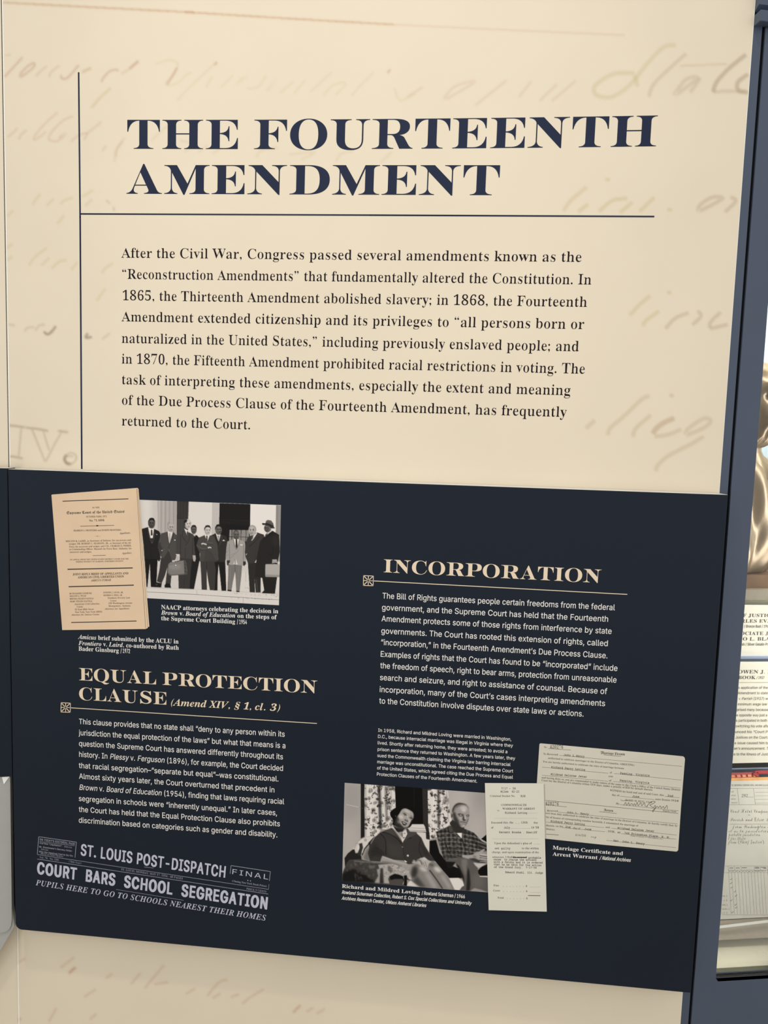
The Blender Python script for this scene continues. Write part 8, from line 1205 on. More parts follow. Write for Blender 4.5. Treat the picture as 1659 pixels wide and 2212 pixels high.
curtain([(288, 65), (618, 95), (628, 330), (600, 380), (600, 560), (470, 560), (420, 640), (292, 645)], [(445, 80, 465, 560, 30, 40, .85), (520, 90, 530, 480, 26, 74, .6), (355, 70, 360, 620, 8, 232, .6), (400, 80, 410, 600, 10, 200, .5), (300, 70, 300, 640, 16, 120, .45), (575, 95, 580, 500, 16, 150, .5)], 120, (285, 60, 620, 640), 5)
curtain([(975, 118), (1195, 140), (1215, 380), (1240, 480), (1180, 540), (1090, 560), (1080, 640), (1000, 672), (980, 500)], [(1092, 125, 1095, 540, 24, 58, .8), (1040, 120, 1035, 640, 8, 232, .6), (1125, 130, 1130, 520, 10, 226, .5), (1180, 140, 1200, 480, 14, 130, .45)], 100, (970, 110, 1240, 660), 8)
# her armchair
Q(HC, [(90, 620), (160, 520), (260, 440), (330, 320), (440, 220), (560, 170), (730, 150), (640, 300), (620, 700), (100, 800)], 44, 1, 4)
Q(HC, [(440, 220), (560, 168), (725, 155), (600, 290), (500, 420), (470, 520), (430, 480), (380, 300), (330, 320)], 206, 1, 4); Q(HC, [(330, 320), (400, 300), (415, 400), (370, 515), (320, 520), (300, 440), (250, 440)], 196, 1, 5); Q(HC, [(395, 320), (460, 300), (480, 400), (440, 560), (370, 560), (410, 430)], 60, 1, 8); E_(HC, 380, 400, 22, 60, 214, .8, 6, 12)
G_(HC, curve([(340, 330), (300, 420), (320, 500), (365, 505)], 4), 8, 92, .6, 2); E_(HC, 530, 240, 30, 34, 150, .7, 6)
Q(HC, [(470, 560), (520, 430), (610, 330), (620, 700), (450, 660), (440, 560)], 150, 1, 6); Q(HC, [(500, 600), (560, 450), (612, 400), (620, 690), (520, 660)], 112, .8, 14); G_(HC, [(440, 570), (480, 440), (590, 310)], 14, 208, .8, 4)
Q(HC, [(60, 900), (140, 720), (190, 655), (400, 640), (640, 700), (1140, 730), (1330, 820), (1440, 900), (1520, 1010), (1480, 1090), (1390, 1080), (1400, 1210), (40, 1130)], 74, 1, 5)
Q(HC, [(40, 950), (200, 850), (330, 860), (640, 1040), (760, 1140), (30, 1120)], 34, 1, 22)
r = np.random.RandomState(3)
for _ in range(120):
    x, y = r.uniform(150, 760), r.uniform(670, 1080)
    if y < 640+(x)*.0+60 or (x < 300 and y > 900): continue
    E_(HC, x, y, r.uniform(10, 34), r.uniform(8, 24), r.choice([58, 92, 112]), .45, 9, r.uniform(0, 180))
G_(HC, [(290, 680), (640, 710), (1120, 745)], 26, 140, .6, 9)
Q(HC, [(800, 760), (1140, 735), (1330, 810), (1440, 890), (1515, 1010), (1480, 1080), (1420, 1040), (1400, 980), (1340, 1010), (1240, 970), (1140, 950), (1040, 1000), (1010, 1060), (1040, 1160), (900, 1150), (840, 900)], 168, 1, 8)
for _ in range(130):
    x, y = r.uniform(830, 1440), r.uniform(760, 1010)
    if y > 960 and x > 1020: continue
    E_(HC, x, y, r.uniform(6, 18), r.uniform(6, 16), r.choice([104, 126, 200, 206]), .5, 4, r.uniform(0, 180))
Q(HC, [(1010, 780), (1060, 800), (1110, 900), (1060, 950), (1000, 860)], 82, .7, 12); Q(HC, [(840, 840), (900, 830), (920, 1150), (830, 1150)], 52, .85, 12); Q(HC, [(770, 860), (840, 840), (830, 1150), (720, 1140), (800, 1000)], 168, .9, 12); Q(HC, [(590, 780), (740, 770), (730, 830), (620, 850)], 124, .6, 12)
Q(HC, [(1040, 1010), (1150, 955), (1240, 975), (1340, 1015), (1345, 1090), (1060, 1080)], 26, 1, 6); Q(HC, [(1050, 1090), (1150, 1060), (1320, 1060), (1340, 1200), (1040, 1185)], 84, 1, 8); G_(HC, [(1330, 1010), (1350, 1090), (1320, 1180)], 16, 180, .8, 4)
Q(HC, [(1345, 985), (1400, 985), (1410, 1210), (1345, 1200)], 26, 1, 6); E_(HC, 1480, 1050, 40, 26, 200, .6, 10)
Q(HC, [(1440, 1130), (1480, 1100), (1600, 1130), (1680, 1225), (1400, 1200)], 210, 1, 6); Q(HC, [(1500, 1090), (1560, 1060), (1660, 1160), (1640, 1180), (1560, 1120)], 40, .9, 12)
# her jacket
Q(L0, [(405, 640), (470, 590), (585, 545), (700, 700), (740, 600), (850, 600), (905, 650), (945, 740), (1000, 830), (1060, 900), (1040, 920), (900, 870), (820, 935), (760, 940), (720, 900), (600, 890), (480, 850), (460, 912), (350, 905), (325, 820), (345, 740)], 66, 1, 3)
Q(L0, [(345, 800), (400, 700), (440, 760), (500, 830), (470, 860), (400, 850), (350, 880)], 48, .6, 14); Q(L0, [(500, 620), (560, 700), (690, 730), (700, 880), (560, 850), (520, 740)], 76, .6, 18); G_(L0, curve([(455, 600), (515, 680), (520, 840)], 4), 9, 36, .8, 3); G_(L0, curve([(900, 660), (880, 780), (920, 870)], 4), 9, 40, .7, 4)
G_(L0, curve([(400, 760), (470, 790), (500, 835)], 4), 7, 40, .6, 4); G_(L0, curve([(360, 800), (430, 800), (490, 850)], 4), 7, 42, .6, 4); G_(L0, [(700, 740), (735, 920)], 5, 44, .8, 1.5); Q(L0, [(880, 700), (940, 760), (1010, 860), (940, 840)], 54, .7, 10)
G_(L0, curve([(480, 590), (560, 612), (640, 660), (690, 720)], 4), 9, 40, .9, 2); Q(L0, [(745, 660), (800, 640), (860, 600), (850, 590), (760, 585)], 84, .9, 6); G_(L0, [(742, 668), (800, 650)], 8, 32, .9, 2); Q(L0, [(505, 580), (580, 545), (640, 640), (560, 605)], 84, .8, 8)
E_(L0, 700, 753, 7, 6, 150); E_(L0, 759, 846, 11, 11, 210); Q(L0, [(722, 892), (755, 915), (730, 918)], 214, 1, 1); Q(L0, [(820, 890), (850, 905), (830, 930), (800, 930)], 170, .9, 5)
# her collar and neck
Q(FC, [(395, 790), (430, 870), (560, 1010), (700, 1200), (745, 1365), (840, 1200), (915, 1060), (880, 920), (760, 900), (560, 820)], 206, 1, 3)
Q(FC, [(430, 800), (560, 880), (800, 900), (760, 1000), (700, 1050), (640, 1060), (545, 980), (480, 880)], 44, 1, 8); Q(FC, [(580, 1030), (760, 990), (730, 1150), (690, 1160)], 150, 1, 10); G_(FC, [(735, 1050), (740, 1190)], 24, 60, .8, 8)
Q(FC, [(770, 1060), (820, 1040), (850, 1065), (810, 1070)], 80, .8, 5); Q(FC, [(755, 1215), (790, 1180), (830, 1195), (780, 1225)], 46, .9, 4); G_(FC, [(400, 900), (560, 1080), (735, 1370)], 12, 44, .7, 5)
Q(FC, [(855, 900), (930, 905), (990, 1010), (1200, 1025), (1190, 1070), (1000, 1180), (800, 1320), (910, 1100)], 80, 1, 6)
# her head
Q(FC, [(350, 480), (360, 350), (480, 250), (600, 180), (800, 170), (1000, 230), (1110, 360), (1130, 500), (1080, 700), (1000, 840), (900, 880), (700, 860), (520, 820), (420, 760), (440, 620)], 22, 1, 6, True)
Q(FC, [(640, 420), (720, 290), (830, 245), (960, 290), (1080, 370), (1110, 470), (1090, 590), (1010, 720), (940, 830), (840, 880), (740, 860), (640, 770), (560, 690), (560, 560), (600, 480)], 162, 1, 10, True)
Q(FC, [(470, 700), (540, 540), (600, 480), (640, 620), (600, 720), (680, 820), (800, 880), (900, 850), (800, 960), (600, 940), (480, 820)], 60, .9, 26); Q(FC, [(640, 700), (760, 840), (860, 870), (780, 900), (640, 840), (560, 740)], 56, .8, 18)
E_(FC, 700, 520, 90, 60, 202, .8, 30, 20); E_(FC, 900, 340, 110, 50, 196, .7, 26, 25); E_(FC, 985, 640, 50, 60, 186, .7, 22); E_(FC, 880, 470, 30, 70, 190, .6, 16, -20); E_(FC, 620, 680, 50, 60, 120, .6, 26)
G_(FC, curve([(745, 385), (800, 372), (870, 395), (905, 425)], 4), 14, 110, .8, 5); G_(FC, curve([(765, 425), (810, 415), (850, 440), (880, 480)], 4), 22, 40, .95, 5); E_(FC, 818, 458, 44, 17, 150, .8, 6, 22); E_(FC, 822, 455, 18, 15, 26, .95, 4); E_(FC, 790, 462, 10, 7, 214, .9, 3); G_(FC, curve([(780, 485), (830, 492), (865, 480)], 4), 8, 92, .8, 4)
G_(FC, curve([(985, 500), (1040, 495), (1095, 520)], 4), 16, 92, .8, 5); G_(FC, curve([(970, 560), (1020, 540), (1085, 575)], 4), 22, 40, .95, 5); E_(FC, 1020, 578, 42, 16, 130, .8, 6, 14); E_(FC, 1030, 575, 17, 14, 28, .95, 4); G_(FC, curve([(980, 600), (1020, 612), (1060, 600)], 4), 8, 92, .8, 4)
G_(FC, curve([(900, 480), (925, 560), (935, 620)], 4), 14, 206, .6, 6); E_(FC, 870, 635, 62, 34, 92, .75, 12, 25); E_(FC, 835, 630, 20, 14, 40, .8, 6); E_(FC, 905, 668, 22, 13, 44, .8, 6); E_(FC, 868, 610, 20, 15, 196, .6, 8)
Q(FC, [(716, 664), (785, 680), (830, 706), (880, 726), (893, 745), (860, 782), (820, 800), (770, 780), (738, 728)], 56, 1, 6, True); Q(FC, [(745, 690), (795, 705), (845, 738), (850, 758), (800, 748), (758, 718)], 190, .9, 6, True); G_(FC, curve([(735, 740), (780, 790), (850, 800)], 4), 14, 78, .7, 5); E_(FC, 800, 850, 40, 14, 170, .6, 10, 12)
G_(FC, curve([(690, 620), (700, 660), (690, 700)], 4), 12, 120, .5, 8); E_(FC, 520, 495, 20, 12, 150, .8, 6, 30); Q(FC, [(1030, 640), (1110, 560), (1080, 720), (1000, 830), (960, 830)], 30, .9, 12)
# her hands, knees, legs
G_(HC, curve([(870, 625), (1020, 670), (1200, 730), (1480, 800)], 5), 110, 158, 1, 8, 62); G_(HC, curve([(900, 590), (1100, 665), (1400, 750)], 5), 14, 200, .6, 8); G_(HC, curve([(880, 690), (1100, 725), (1300, 790)], 5), 18, 96, .7, 10)
Q(KC, [(70, 660), (100, 570), (200, 505), (330, 540), (420, 600), (480, 680), (600, 870), (700, 1010), (380, 990), (230, 960), (90, 860)], 132, 1, 6); Q(KC, [(410, 590), (430, 510), (500, 470), (600, 500), (700, 640), (820, 800), (950, 1030), (700, 1010), (560, 800), (460, 660)], 134, 1, 6)
E_(KC, 320, 620, 90, 40, 204, .9, 26, 30); E_(KC, 600, 630, 80, 46, 208, .9, 24, 35); E_(KC, 140, 680, 60, 120, 50, .85, 26, 10); G_(KC, [(380, 700), (560, 1000)], 90, 176, .7, 30); G_(KC, [(680, 740), (850, 1000)], 60, 176, .7, 26); G_(KC, [(440, 640), (580, 830), (700, 1010)], 20, 44, .9, 8); Q(KC, [(200, 760), (330, 940), (390, 990), (230, 970), (100, 860)], 66, .8, 26); E_(KC, 480, 540, 50, 30, 84, .7, 16, 20)
G_(KC, curve([(110, 500), (160, 490), (260, 540), (400, 600)], 4), 16, 190, .7, 5); G_(KC, curve([(400, 480), (520, 465), (620, 530), (700, 650)], 4), 14, 180, .8, 6)
Q(KC, [(180, 470), (200, 430), (270, 400), (340, 380), (400, 430), (470, 470), (420, 520), (400, 595), (350, 580), (300, 540), (270, 545)], 176, 1, 5); 
for q in ([(270, 470), (300, 545)], [(310, 480), (345, 570)], [(350, 470), (385, 580)]): G_(KC, q, 9, 82, .75, 4)
G_(KC, curve([(190, 460), (230, 440), (270, 470), (290, 530)], 4), 30, 104, .7, 7); E_(KC, 345, 420, 40, 22, 206, .7, 12, 20)
# dark sofa, cushion and his trousers
Q(KC, [(440, 60), (570, 40), (640, 300), (760, 450), (900, 560), (1050, 620), (1100, 800), (840, 800), (700, 640), (560, 470), (440, 300)], 24, 1, 5)
Q(KC, [(830, 800), (1020, 795), (1090, 850), (1140, 940), (1030, 1040), (940, 1030)], 216, 1, 6); Q(KC, [(1040, 1040), (1090, 970), (1150, 950), (1160, 1050)], 92, 1, 6)
# his shirt
Q(L0, [(1065, 590), (1130, 560), (1215, 520), (1390, 560), (1480, 600), (1560, 690), (1640, 730), (1640, 800), (1500, 800), (1440, 860), (1300, 880), (1210, 960), (1150, 880), (1110, 760)], 78, 1, 3)
shirt0 = Lc.a.copy()
for i in range(11):      # dark and light bands of the plaid
    G_(L0, curve([(1075+i*44, 560), (1085+i*42, 700), (1120+i*38, 900)], 4), 17, 40, .6, 3); G_(L0, curve([(1095+i*44, 560), (1105+i*42, 700), (1140+i*38, 900)], 4), 7, 150, .5, 2)
for i in range(8):
    G_(L0, curve([(1050, 590+i*46), (1250, 580+i*46), (1450, 610+i*44), (1640, 680+i*36)], 4), 17, 38, .6, 3); G_(L0, curve([(1050, 612+i*46), (1250, 603+i*46), (1450, 632+i*44), (1640, 700+i*36)], 4), 8, 154, .55, 2)
for i in range(7):
    for j in range(6): E_(L0, 1106+i*62+(j % 2)*12, 622+j*48+i*3, 12, 14, 128, .6, 5)
kp = Canvas(735, 1685, 1062, 1935, 2.5, 0); kp.a[:] = 0; kp.T(*L0)
kp.poly([(1065, 590), (1130, 560), (1215, 520), (1390, 560), (1480, 600), (1560, 690), (1640, 730), (1640, 800), (1500, 800), (1440, 860), (1300, 880), (1210, 960), (1150, 880), (1110, 760)], (1, 1, 1), 1, 2); kk = np.clip(kp.a[..., :1], 0, 1); Lc.a[:] = shirt0*(1-kk)+Lc.a*kk
G_(GC, [(800, 1120), (800, 1240), (820, 1330), (870, 1521)], 22, 26, .9, 5); G_(L0, curve([(1160, 700), (1200, 800), (1250, 880)], 4), 10, 26, .8, 3); G_(L0, curve([(1470, 640), (1500, 720), (1560, 760)], 4), 12, 34, .7, 4); Q(L0, [(1215, 740), (1300, 735), (1320, 770), (1270, 800), (1220, 790)], 62, .6, 6); G_(L0, [(1205, 735), (1260, 755), (1310, 735)], 5, 150, .7)
Q(GC, [(380, 900), (520, 1000), (600, 1080), (480, 1120), (420, 1080)], 84, .9, 8); G_(GC, [(380, 900), (430, 1090), (540, 1060)], 16, 26, .9, 5); Q(GC, [(840, 960), (930, 1000), (960, 1120), (830, 1100)], 60, .9, 8)
Q(GC, [(640, 1095), (800, 1090), (800, 1240), (780, 1250)], 224, 1, 4)
Q(L0, [(1555, 665), (1615, 615), (1618, 700)], 22, 1, 1); Q(L0, [(1580, 695), (1640, 705), (1640, 720), (1600, 712)], 150, .9, 3)
# his neck and head
Q(GC, [(520, 700), (880, 900), (850, 1020), (790, 1090), (640, 1095), (540, 980), (440, 830), (440, 780)], 58, 1, 8)
Q(GC, [(510, 560), (520, 380), (590, 260), (700, 205), (860, 225), (970, 290), (1020, 420), (1020, 600), (990, 740), (900, 900), (820, 935), (740, 900), (640, 780), (540, 720)], 156, 1, 5, True)
Q(GC, [(512, 560), (520, 380), (590, 262), (700, 203), (860, 222), (970, 290), (1010, 380), (940, 320), (820, 290), (700, 310), (620, 380), (580, 470), (570, 560)], 112, .9, 18, True); Q(GC, [(512, 480), (520, 380), (590, 262), (700, 203), (860, 222), (950, 272), (820, 240), (690, 250), (610, 310), (560, 400)], 62, .9, 12, True)
Q(GC, [(520, 500), (600, 480), (640, 620), (700, 720), (720, 820), (780, 910), (660, 900), (560, 780)], 58, .9, 26); E_(GC, 850, 350, 110, 80, 204, .7, 34); E_(GC, 860, 430, 60, 40, 216, .6, 24); E_(GC, 610, 380, 40, 60, 150, .5, 22)
E_(GC, 500, 570, 34, 84, 128, 1, 6, 8); E_(GC, 506, 580, 16, 52, 54, .8, 8, 8); E_(GC, 500, 505, 28, 20, 150, .7, 6)
Q(GC, [(660, 530), (740, 512), (850, 545), (860, 570), (840, 590), (720, 580)], 72, .9, 10); Q(GC, [(920, 570), (990, 545), (1022, 560), (1010, 610), (950, 610)], 66, .9, 9); E_(GC, 765, 560, 34, 14, 190, .8, 6, 5); E_(GC, 975, 585, 26, 14, 186, .8, 6, -8); G_(GC, curve([(700, 590), (760, 600), (820, 590)], 4), 10, 60, .8, 5); G_(GC, curve([(940, 605), (980, 612), (1010, 600)], 4), 9, 60, .8, 5)
Q(GC, [(830, 600), (870, 590), (870, 680), (920, 700), (900, 735), (850, 740), (805, 700), (800, 670)], 60, .85, 10); G_(GC, [(885, 580), (905, 690)], 30, 206, .7, 10); E_(GC, 770, 660, 60, 40, 186, .6, 22); E_(GC, 960, 660, 30, 50, 150, .5, 16)
G_(GC, curve([(745, 765), (820, 770), (920, 785)], 4), 16, 48, .95, 5); G_(GC, curve([(780, 815), (840, 825), (890, 812)], 4), 14, 96, .8, 6); G_(GC, curve([(770, 790), (840, 800), (910, 798)], 4), 10, 176, .6, 5); E_(GC, 850, 885, 40, 22, 200, .6, 12); G_(GC, curve([(720, 700), (700, 760), (720, 840)], 4), 10, 96, .5, 8); Q(GC, [(960, 700), (1010, 640), (960, 800), (890, 900), (900, 860)], 90, .7, 12)
# his trousers, hands
Q(KC, [(760, 450), (900, 410), (1060, 380), (1250, 430), (1380, 500), (1400, 620), (1440, 740), (1600, 790), (1600, 1095), (1480, 1050), (1340, 1000), (1260, 1050), (1150, 1050), (1100, 820), (1050, 640), (960, 500), (880, 590), (820, 590)], 98, 1, 5)
Q(KC, [(760, 470), (960, 480), (880, 590), (830, 600), (770, 520)], 30, .95, 8); Q(KC, [(960, 510), (1030, 560), (1120, 760), (1160, 1050), (1140, 900), (1050, 700)], 34, .9, 9); Q(KC, [(1170, 520), (1230, 640), (1260, 900), (1240, 1050), (1170, 1050), (1190, 760)], 40, .9, 12); Q(KC, [(1080, 420), (1190, 420), (1200, 620), (1160, 760), (1080, 560)], 128, .8, 18); E_(KC, 1400, 860, 120, 160, 112, .7, 40); Q(KC, [(1270, 1040), (1330, 1000), (1470, 1030), (1600, 1080), (1600, 1100), (1300, 1065)], 150, .9, 8)
Q(KC, [(1410, 640), (1480, 570), (1600, 520), (1600, 750), (1450, 750), (1410, 700)], 22, 1, 5); Q(KC, [(1310, 490), (1450, 500), (1565, 515), (1500, 560), (1420, 600), (1360, 560)], 196, .9, 6); G_(KC, [(1440, 765), (1600, 775)], 18, 210, .95, 2)
Q(KC, [(1080, 340), (1200, 345), (1330, 330), (1420, 280), (1500, 230), (1540, 215), (1540, 240), (1480, 300), (1600, 325), (1600, 370), (1600, 450), (1460, 440), (1360, 440), (1220, 410), (1090, 385)], 164, 1, 5)
for q in ([(1440, 350), (1600, 378)], [(1440, 395), (1600, 412)], [(1430, 440), (1600, 462)]): G_(KC, q, 11, 44, .9, 4)
G_(KC, [(1450, 330), (1600, 348)], 16, 208, .7, 5); G_(KC, [(1460, 410), (1600, 396)], 14, 200, .5, 5); Q(KC, [(1220, 410), (1340, 400), (1440, 450), (1600, 500), (1400, 500), (1280, 450)], 46, .8, 10); G_(KC, [(1440, 470), (1600, 455)], 12, 170, .8, 4); E_(KC, 1340, 370, 40, 20, 110, .6, 12, 20)
Q(KC, [(700, 330), (760, 290), (1000, 300), (1100, 340), (1080, 395), (900, 410), (780, 450), (700, 410)], 70, .45, 10); G_(KC, curve([(720, 300), (860, 330), (1050, 390)], 4), 8, 150, .5, 3); G_(KC, curve([(770, 450), (860, 420), (1000, 410)], 4), 8, 140, .6, 4)
G_(CC, [(110, 730), (300, 770), (480, 810)], 12, 214, .8, 3); G_(CC, [(480, 810), (620, 845)], 9, 120, .5, 3)
print_sheet('printed_photograph', NAVY, [(744.5, 1690.9), (1056, 1713.4), (1057, 1928.0), (739, 1903.6)], 316, 216, Lc, 'print', navy, 0.0005, label='sepia photograph of a seated woman in a dark jacket and a man in a plaid shirt', gain=1.12, lift=18)

# ================================================================== DISPLAY CABINET ON THE RIGHT
PI = math.pi
UW = CAB.uv((1600, 1420))[0]            # left edge of the glazed opening
ZW = CAB.uv((1600, 2117.5))[1]          # its sill
ZT = 2.30; U0 = 0.0012; U1 = 0.42
case = thing('display_cabinet', 'slate blue metal display cabinet with a tall glazed door, at the right edge', 'display cabinet', CAB.at(0.3, 0.0))
r0 = 0.0055
arc = [CAB.at(UW+r0*(1-math.sin(t)), ZW+r0*(1-math.cos(t))) for t in np.linspace(0, PI/2, 7)]
slab('door_frame', [CAB.at(U0, 0.08), CAB.at(U1, 0.08), CAB.at(U1, ZW)]+arc+[CAB.at(UW, ZT), CAB.at(U0, ZT)], CAB.N, 0.022, 'slate', case)
ZD = CAB.hit((1655, 61))[2]
box('door_frame', CAB, U0, U1, ZT, ZD, -0.022, 0, 'slate', case)
box('door_frame', CAB, U1-0.05, U1, ZW, ZT, -0.022, 0, 'slate', case)
ZH0, ZH1 = CAB.hit((1640, 55))[2], CAB.hit((1645, 31))[2]
box('header_rail', CAB, -0.0165, U1, ZH0, ZH1, -0.02, 0.012, 'slate', case, bevel=0.001)
box('shadow_gap', CAB, -0.012, U1, ZH1, ZH1+0.006, -0.03, -0.012, 'black', case)
ZF = CAB.hit((1645, 15))[2]
slab('fascia', [CAB.at(-0.0165, ZH1+0.005, -0.004), CAB.at(U1, ZH1+0.005, -0.004), CAB.at(U1, ZF, 0.006), CAB.at(-0.0165, ZF, 0.006)], CAB.N, 0.02, 'slate', case)
box('fascia', CAB, -0.0165, U1, ZF, 2.75, -0.02, 0.006, 'slate', case)
box('back_panel', CAB, 0.006, U1, 0.50, 2.40, -0.47, -0.455, 'case_blue', case)
box('side_panel', CAB, 0.006, 0.018, 0.50, 2.40, -0.455, -0.022, 'case_cream', case)
box('side_panel', CAB, U1-0.012, U1, 0.50, 2.40, -0.455, -0.022, 'case_cream', case)
box('roof_panel', CAB, 0.006, U1, 2.40, 2.42, -0.47, -0.022, 'case_cream', case)
def on_floor(px, h):
    v = _r*(px[0]-IMG_W/2)-_u*(px[1]-IMG_H/2)+_f*FOCAL; t = (h-CAM[2])/v[2]; return CAM+v*t
def sill(name, yl0, yr0, yl1, yr1, mat, h):
    """strip of the sill: front edge frame rows (yl0 left, yr0 right) and back edge rows"""
    a, b = on_floor((1548, yl0), h), on_floor((1659, yr0), h); c, d = on_floor((1659, yr1), h), on_floor((1548, yl1), h)
    def depth(p): return -((p-CAB.P)@CAB.N)
    d0 = 0.5*(depth(a)+depth(b)); d1 = 0.5*(depth(c)+depth(d))
    return box(name, CAB, 0.018, U1-0.012, h-0.012, h, -d1, -d0, mat, case), d1
hs = ZW
_, D1 = sill('sill', 2120.5, 2113.5, 2113.8, 2105.6, 'steel', hs)
_, D2 = sill('gasket', 2113.8, 2105.6, 2112.2, 2104, 'black', hs-0.0005)
_, D3 = sill('sill_strip', 2112.2, 2104, 2108.6, 2100.2, 'stone', hs)
_, D4 = sill('gasket', 2108.6, 2100.2, 2106.8, 2098.4, 'black', hs-0.0005)
_, D5 = sill('sill_strip', 2106.8, 2098.4, 2104.6, 2096.4, 'white_board', hs)
_, D6 = sill('sill_strip', 2104.6, 2096.4, 2093, 2084.6, 'olive', hs-0.0003)
box('plinth_top', CAB, 0.018, U1-0.012, ZW-0.012, ZW, -0.455, -D6, 'case_cream', case)
gl = box('glass_pane', CAB, UW-0.006, U1-0.045, ZW-0.0, ZT, -0.0165, -0.0105, 'glass', case)

structure(box('wall_right', CAB, U1+0.002, 2.2, 0.0, 2.75, -0.10, -0.03, 'cream'))

# shelf
SH = CAB.off(-0.075)
def zpx(pl, y, x=1630): return pl.uv((x, y))[1]
z0, z1 = zpx(SH, 1428.8), zpx(SH, 1417.2)
sh = thing('shelf', 'blue grey metal edged shelf between the two ivory label cards', 'shelf', SH.at(0.2, z0))
box('shelf_edge', SH, 0.019, U1-0.015, z0, z0+(z1-z0)*0.55, -0.004, 0.0, 'slate', sh)
box('shelf_edge_trim', SH, 0.019, U1-0.015, z0+(z1-z0)*0.55, z1, -0.006, 0.0015, 'steel', sh)
box('shelf_board', SH, 0.019, U1-0.015, z0, z1-0.001, -0.25, -0.006, 'stone', sh)
# label cards
CA = CAB.off(-0.077)
zc0, zc1 = zpx(CA, 1416.5), zpx(CA, 1307.5)
c1 = tag(box('label_card', CA, 0.0195, 0.30, zc0, zc1, -0.003, 0, 'card'), 'ivory label card about a bronze bust, standing on the shelf', 'label card')
CB = CAB.off(-0.073)
zb0, zb1 = zpx(CB, 1648, 1620), zpx(CB, 1430)
c2 = tag(box('label_card', CB, 0.0195, 0.32, zb0, zb1, -0.003, 0, 'card'), 'ivory label card about a 1937 book, hanging below the shelf', 'label card')
def cl(pl, card, rows, mat='ink'):
    for st, tx, x0, x1, y, cap in rows:
        lettering('text_line', pl, [(st, tx)], (x0, y), (x1, y), cap, mat, card, 0.00012)
cl(CA, c1, [('wideb', 'F JUSTICE', 1604.6, 1673, 1332.9, 7.2), ('wideb', 'RLES EVANS', 1600.6, 1683, 1345.0, 7.2), ('cond', '/ Bronze Bust / 1965', 1607.3, 1663.5, 1355.8, 5.9),
            ('wideb', 'OCIATE JUSTICE', 1599.0, 1708, 1371.7, 7.2), ('wideb', 'O L. BLACK', 1604.4, 1683, 1383.8, 7.4), ('cond', 'sh / Silver Gelatin Print', 1602.3, 1665.5, 1394.6, 5.9)])
cl(CB, c2, [('wideb', 'OWEN J. ROBERTS', 1594.2, 1724, 1454.9, 7.6), ('wideb', 'BOOK', 1594.6, 1631.9, 1467.0, 7.2), ('cond', '/ 1937', 1634.1, 1650.8, 1466.8, 5.9),
            ('sans', 's application of the Due', 1594.6, 1674, 1488, 5.4), ('sans', 'Amendment to state', 1593.8, 1658.6, 1499.7, 5.6), ('sans', 'v. ', 1596, 1599.5, 1511.8, 5.6), ('sansital', 'Parrish ', 1602.5, 1624.8, 1511.8, 5.6), ('sans', '(1937) when', 1628, 1671, 1511.8, 5.6),
            ('sans', 'minimum wage law for', 1593.8, 1668, 1523.8, 5.6), ('sans', 'prised many because', 1591.6, 1659.3, 1535.7, 5.6), ('sans', 'e opposite way just a', 1590.4, 1657, 1547.5, 5.6), ('sans', 's participated in both', 1589.5, 1656.7, 1559, 5.6),
            ('sans', 'switching his vote after', 1588.6, 1663.5, 1571.2, 5.6), ('sans', 'unced his \u201cCourt Packing', 1587.8, 1683, 1583.5, 5.6), ('sans', 'Justices on the Court.', 1588.6, 1658.6, 1595.5, 5.6), ('sans', 'e issue caused him to', 1586.5, 1660, 1607.6, 5.6),
            ('sans', 'an\u2019s announcement. The', 1585.5, 1668, 1619.4, 5.6), ('sans', 'e to the illness of Justice', 1584.6, 1668, 1631.8, 5.6)])
rules('printed_rule', CB, [([(1597, 1474.2), (1672, 1474.2)], .7)], 'ink_soft', c2, 0.00012)

# lower shelf rail just above the book
RL = CAB.off(-0.235)
ra, rb = zpx(RL, 1668), zpx(RL, 1646)
rail = thing('rail', 'dark metal rail behind the lower edge of the lower label card', 'rail', RL.at(0.2, ra))
box('bar', RL, 0.019, U1-0.015, ra+(rb-ra)*0.45, rb+0.02, -0.02, 0, 'black', rail)
box('lip', RL, 0.019, U1-0.015, ra+(rb-ra)*0.34, ra+(rb-ra)*0.46, -0.02, 0.0015, 'steel', rail)
box('bar', RL, 0.019, U1-0.015, ra-0.012, ra+(rb-ra)*0.34, -0.02, -0.001, 'slate', rail)

# open ledger on a sloping cradle
TILT = math.radians(28)
LG = Plane(0, 0)
foot = CAB.off(-0.095).hit((1600, 1984)); LG.P = foot; LG.X = CAB.X
LG.Z = np.array([0, 0, 1.0])*math.cos(TILT)-CAB.N*math.sin(TILT); LG.N = CAB.N*math.cos(TILT)+np.array([0, 0, 1.0])*math.sin(TILT)
zl1 = LG.uv((1620, 1685.5))[1]; ul = -0.10
ul0 = (CAB.at(0.0215, 0)-LG.P)@LG.X
led = thing('ledger_book', 'open ledger page with handwriting and a ruled table, on a sloping cradle', 'book', LG.at(0.15, 0, -0.006))
def lquad(name, u0, u1, v0, v1, d0, d1, mat, parent):
    return slab(name, [LG.at(u0, v0, d1), LG.at(u1, v0, d1), LG.at(u1, v1, d1), LG.at(u0, v1, d1)], LG.N, d1-d0, mat, parent)
lquad('page', ul0, 0.30, 0, zl1, -0.002, 0, 'ledger', led)
lquad('page_block', ul0, 0.296, 0.0015, zl1-0.001, -0.014, -0.0022, 'licence', led)
lt = lambda st, tx, x0, x1, y, cap, mat='ink', y1=None: lettering('text_line', LG, [(st, tx)], (x0, y), (x1, y if y1 is None else y1), cap, mat, led, 0.0001)
lt('bold', 'TS, MOTIONS, CERTIFICATES, AND MISCELLANEOUS', 1580.3, 1668, 1698, 3.6)
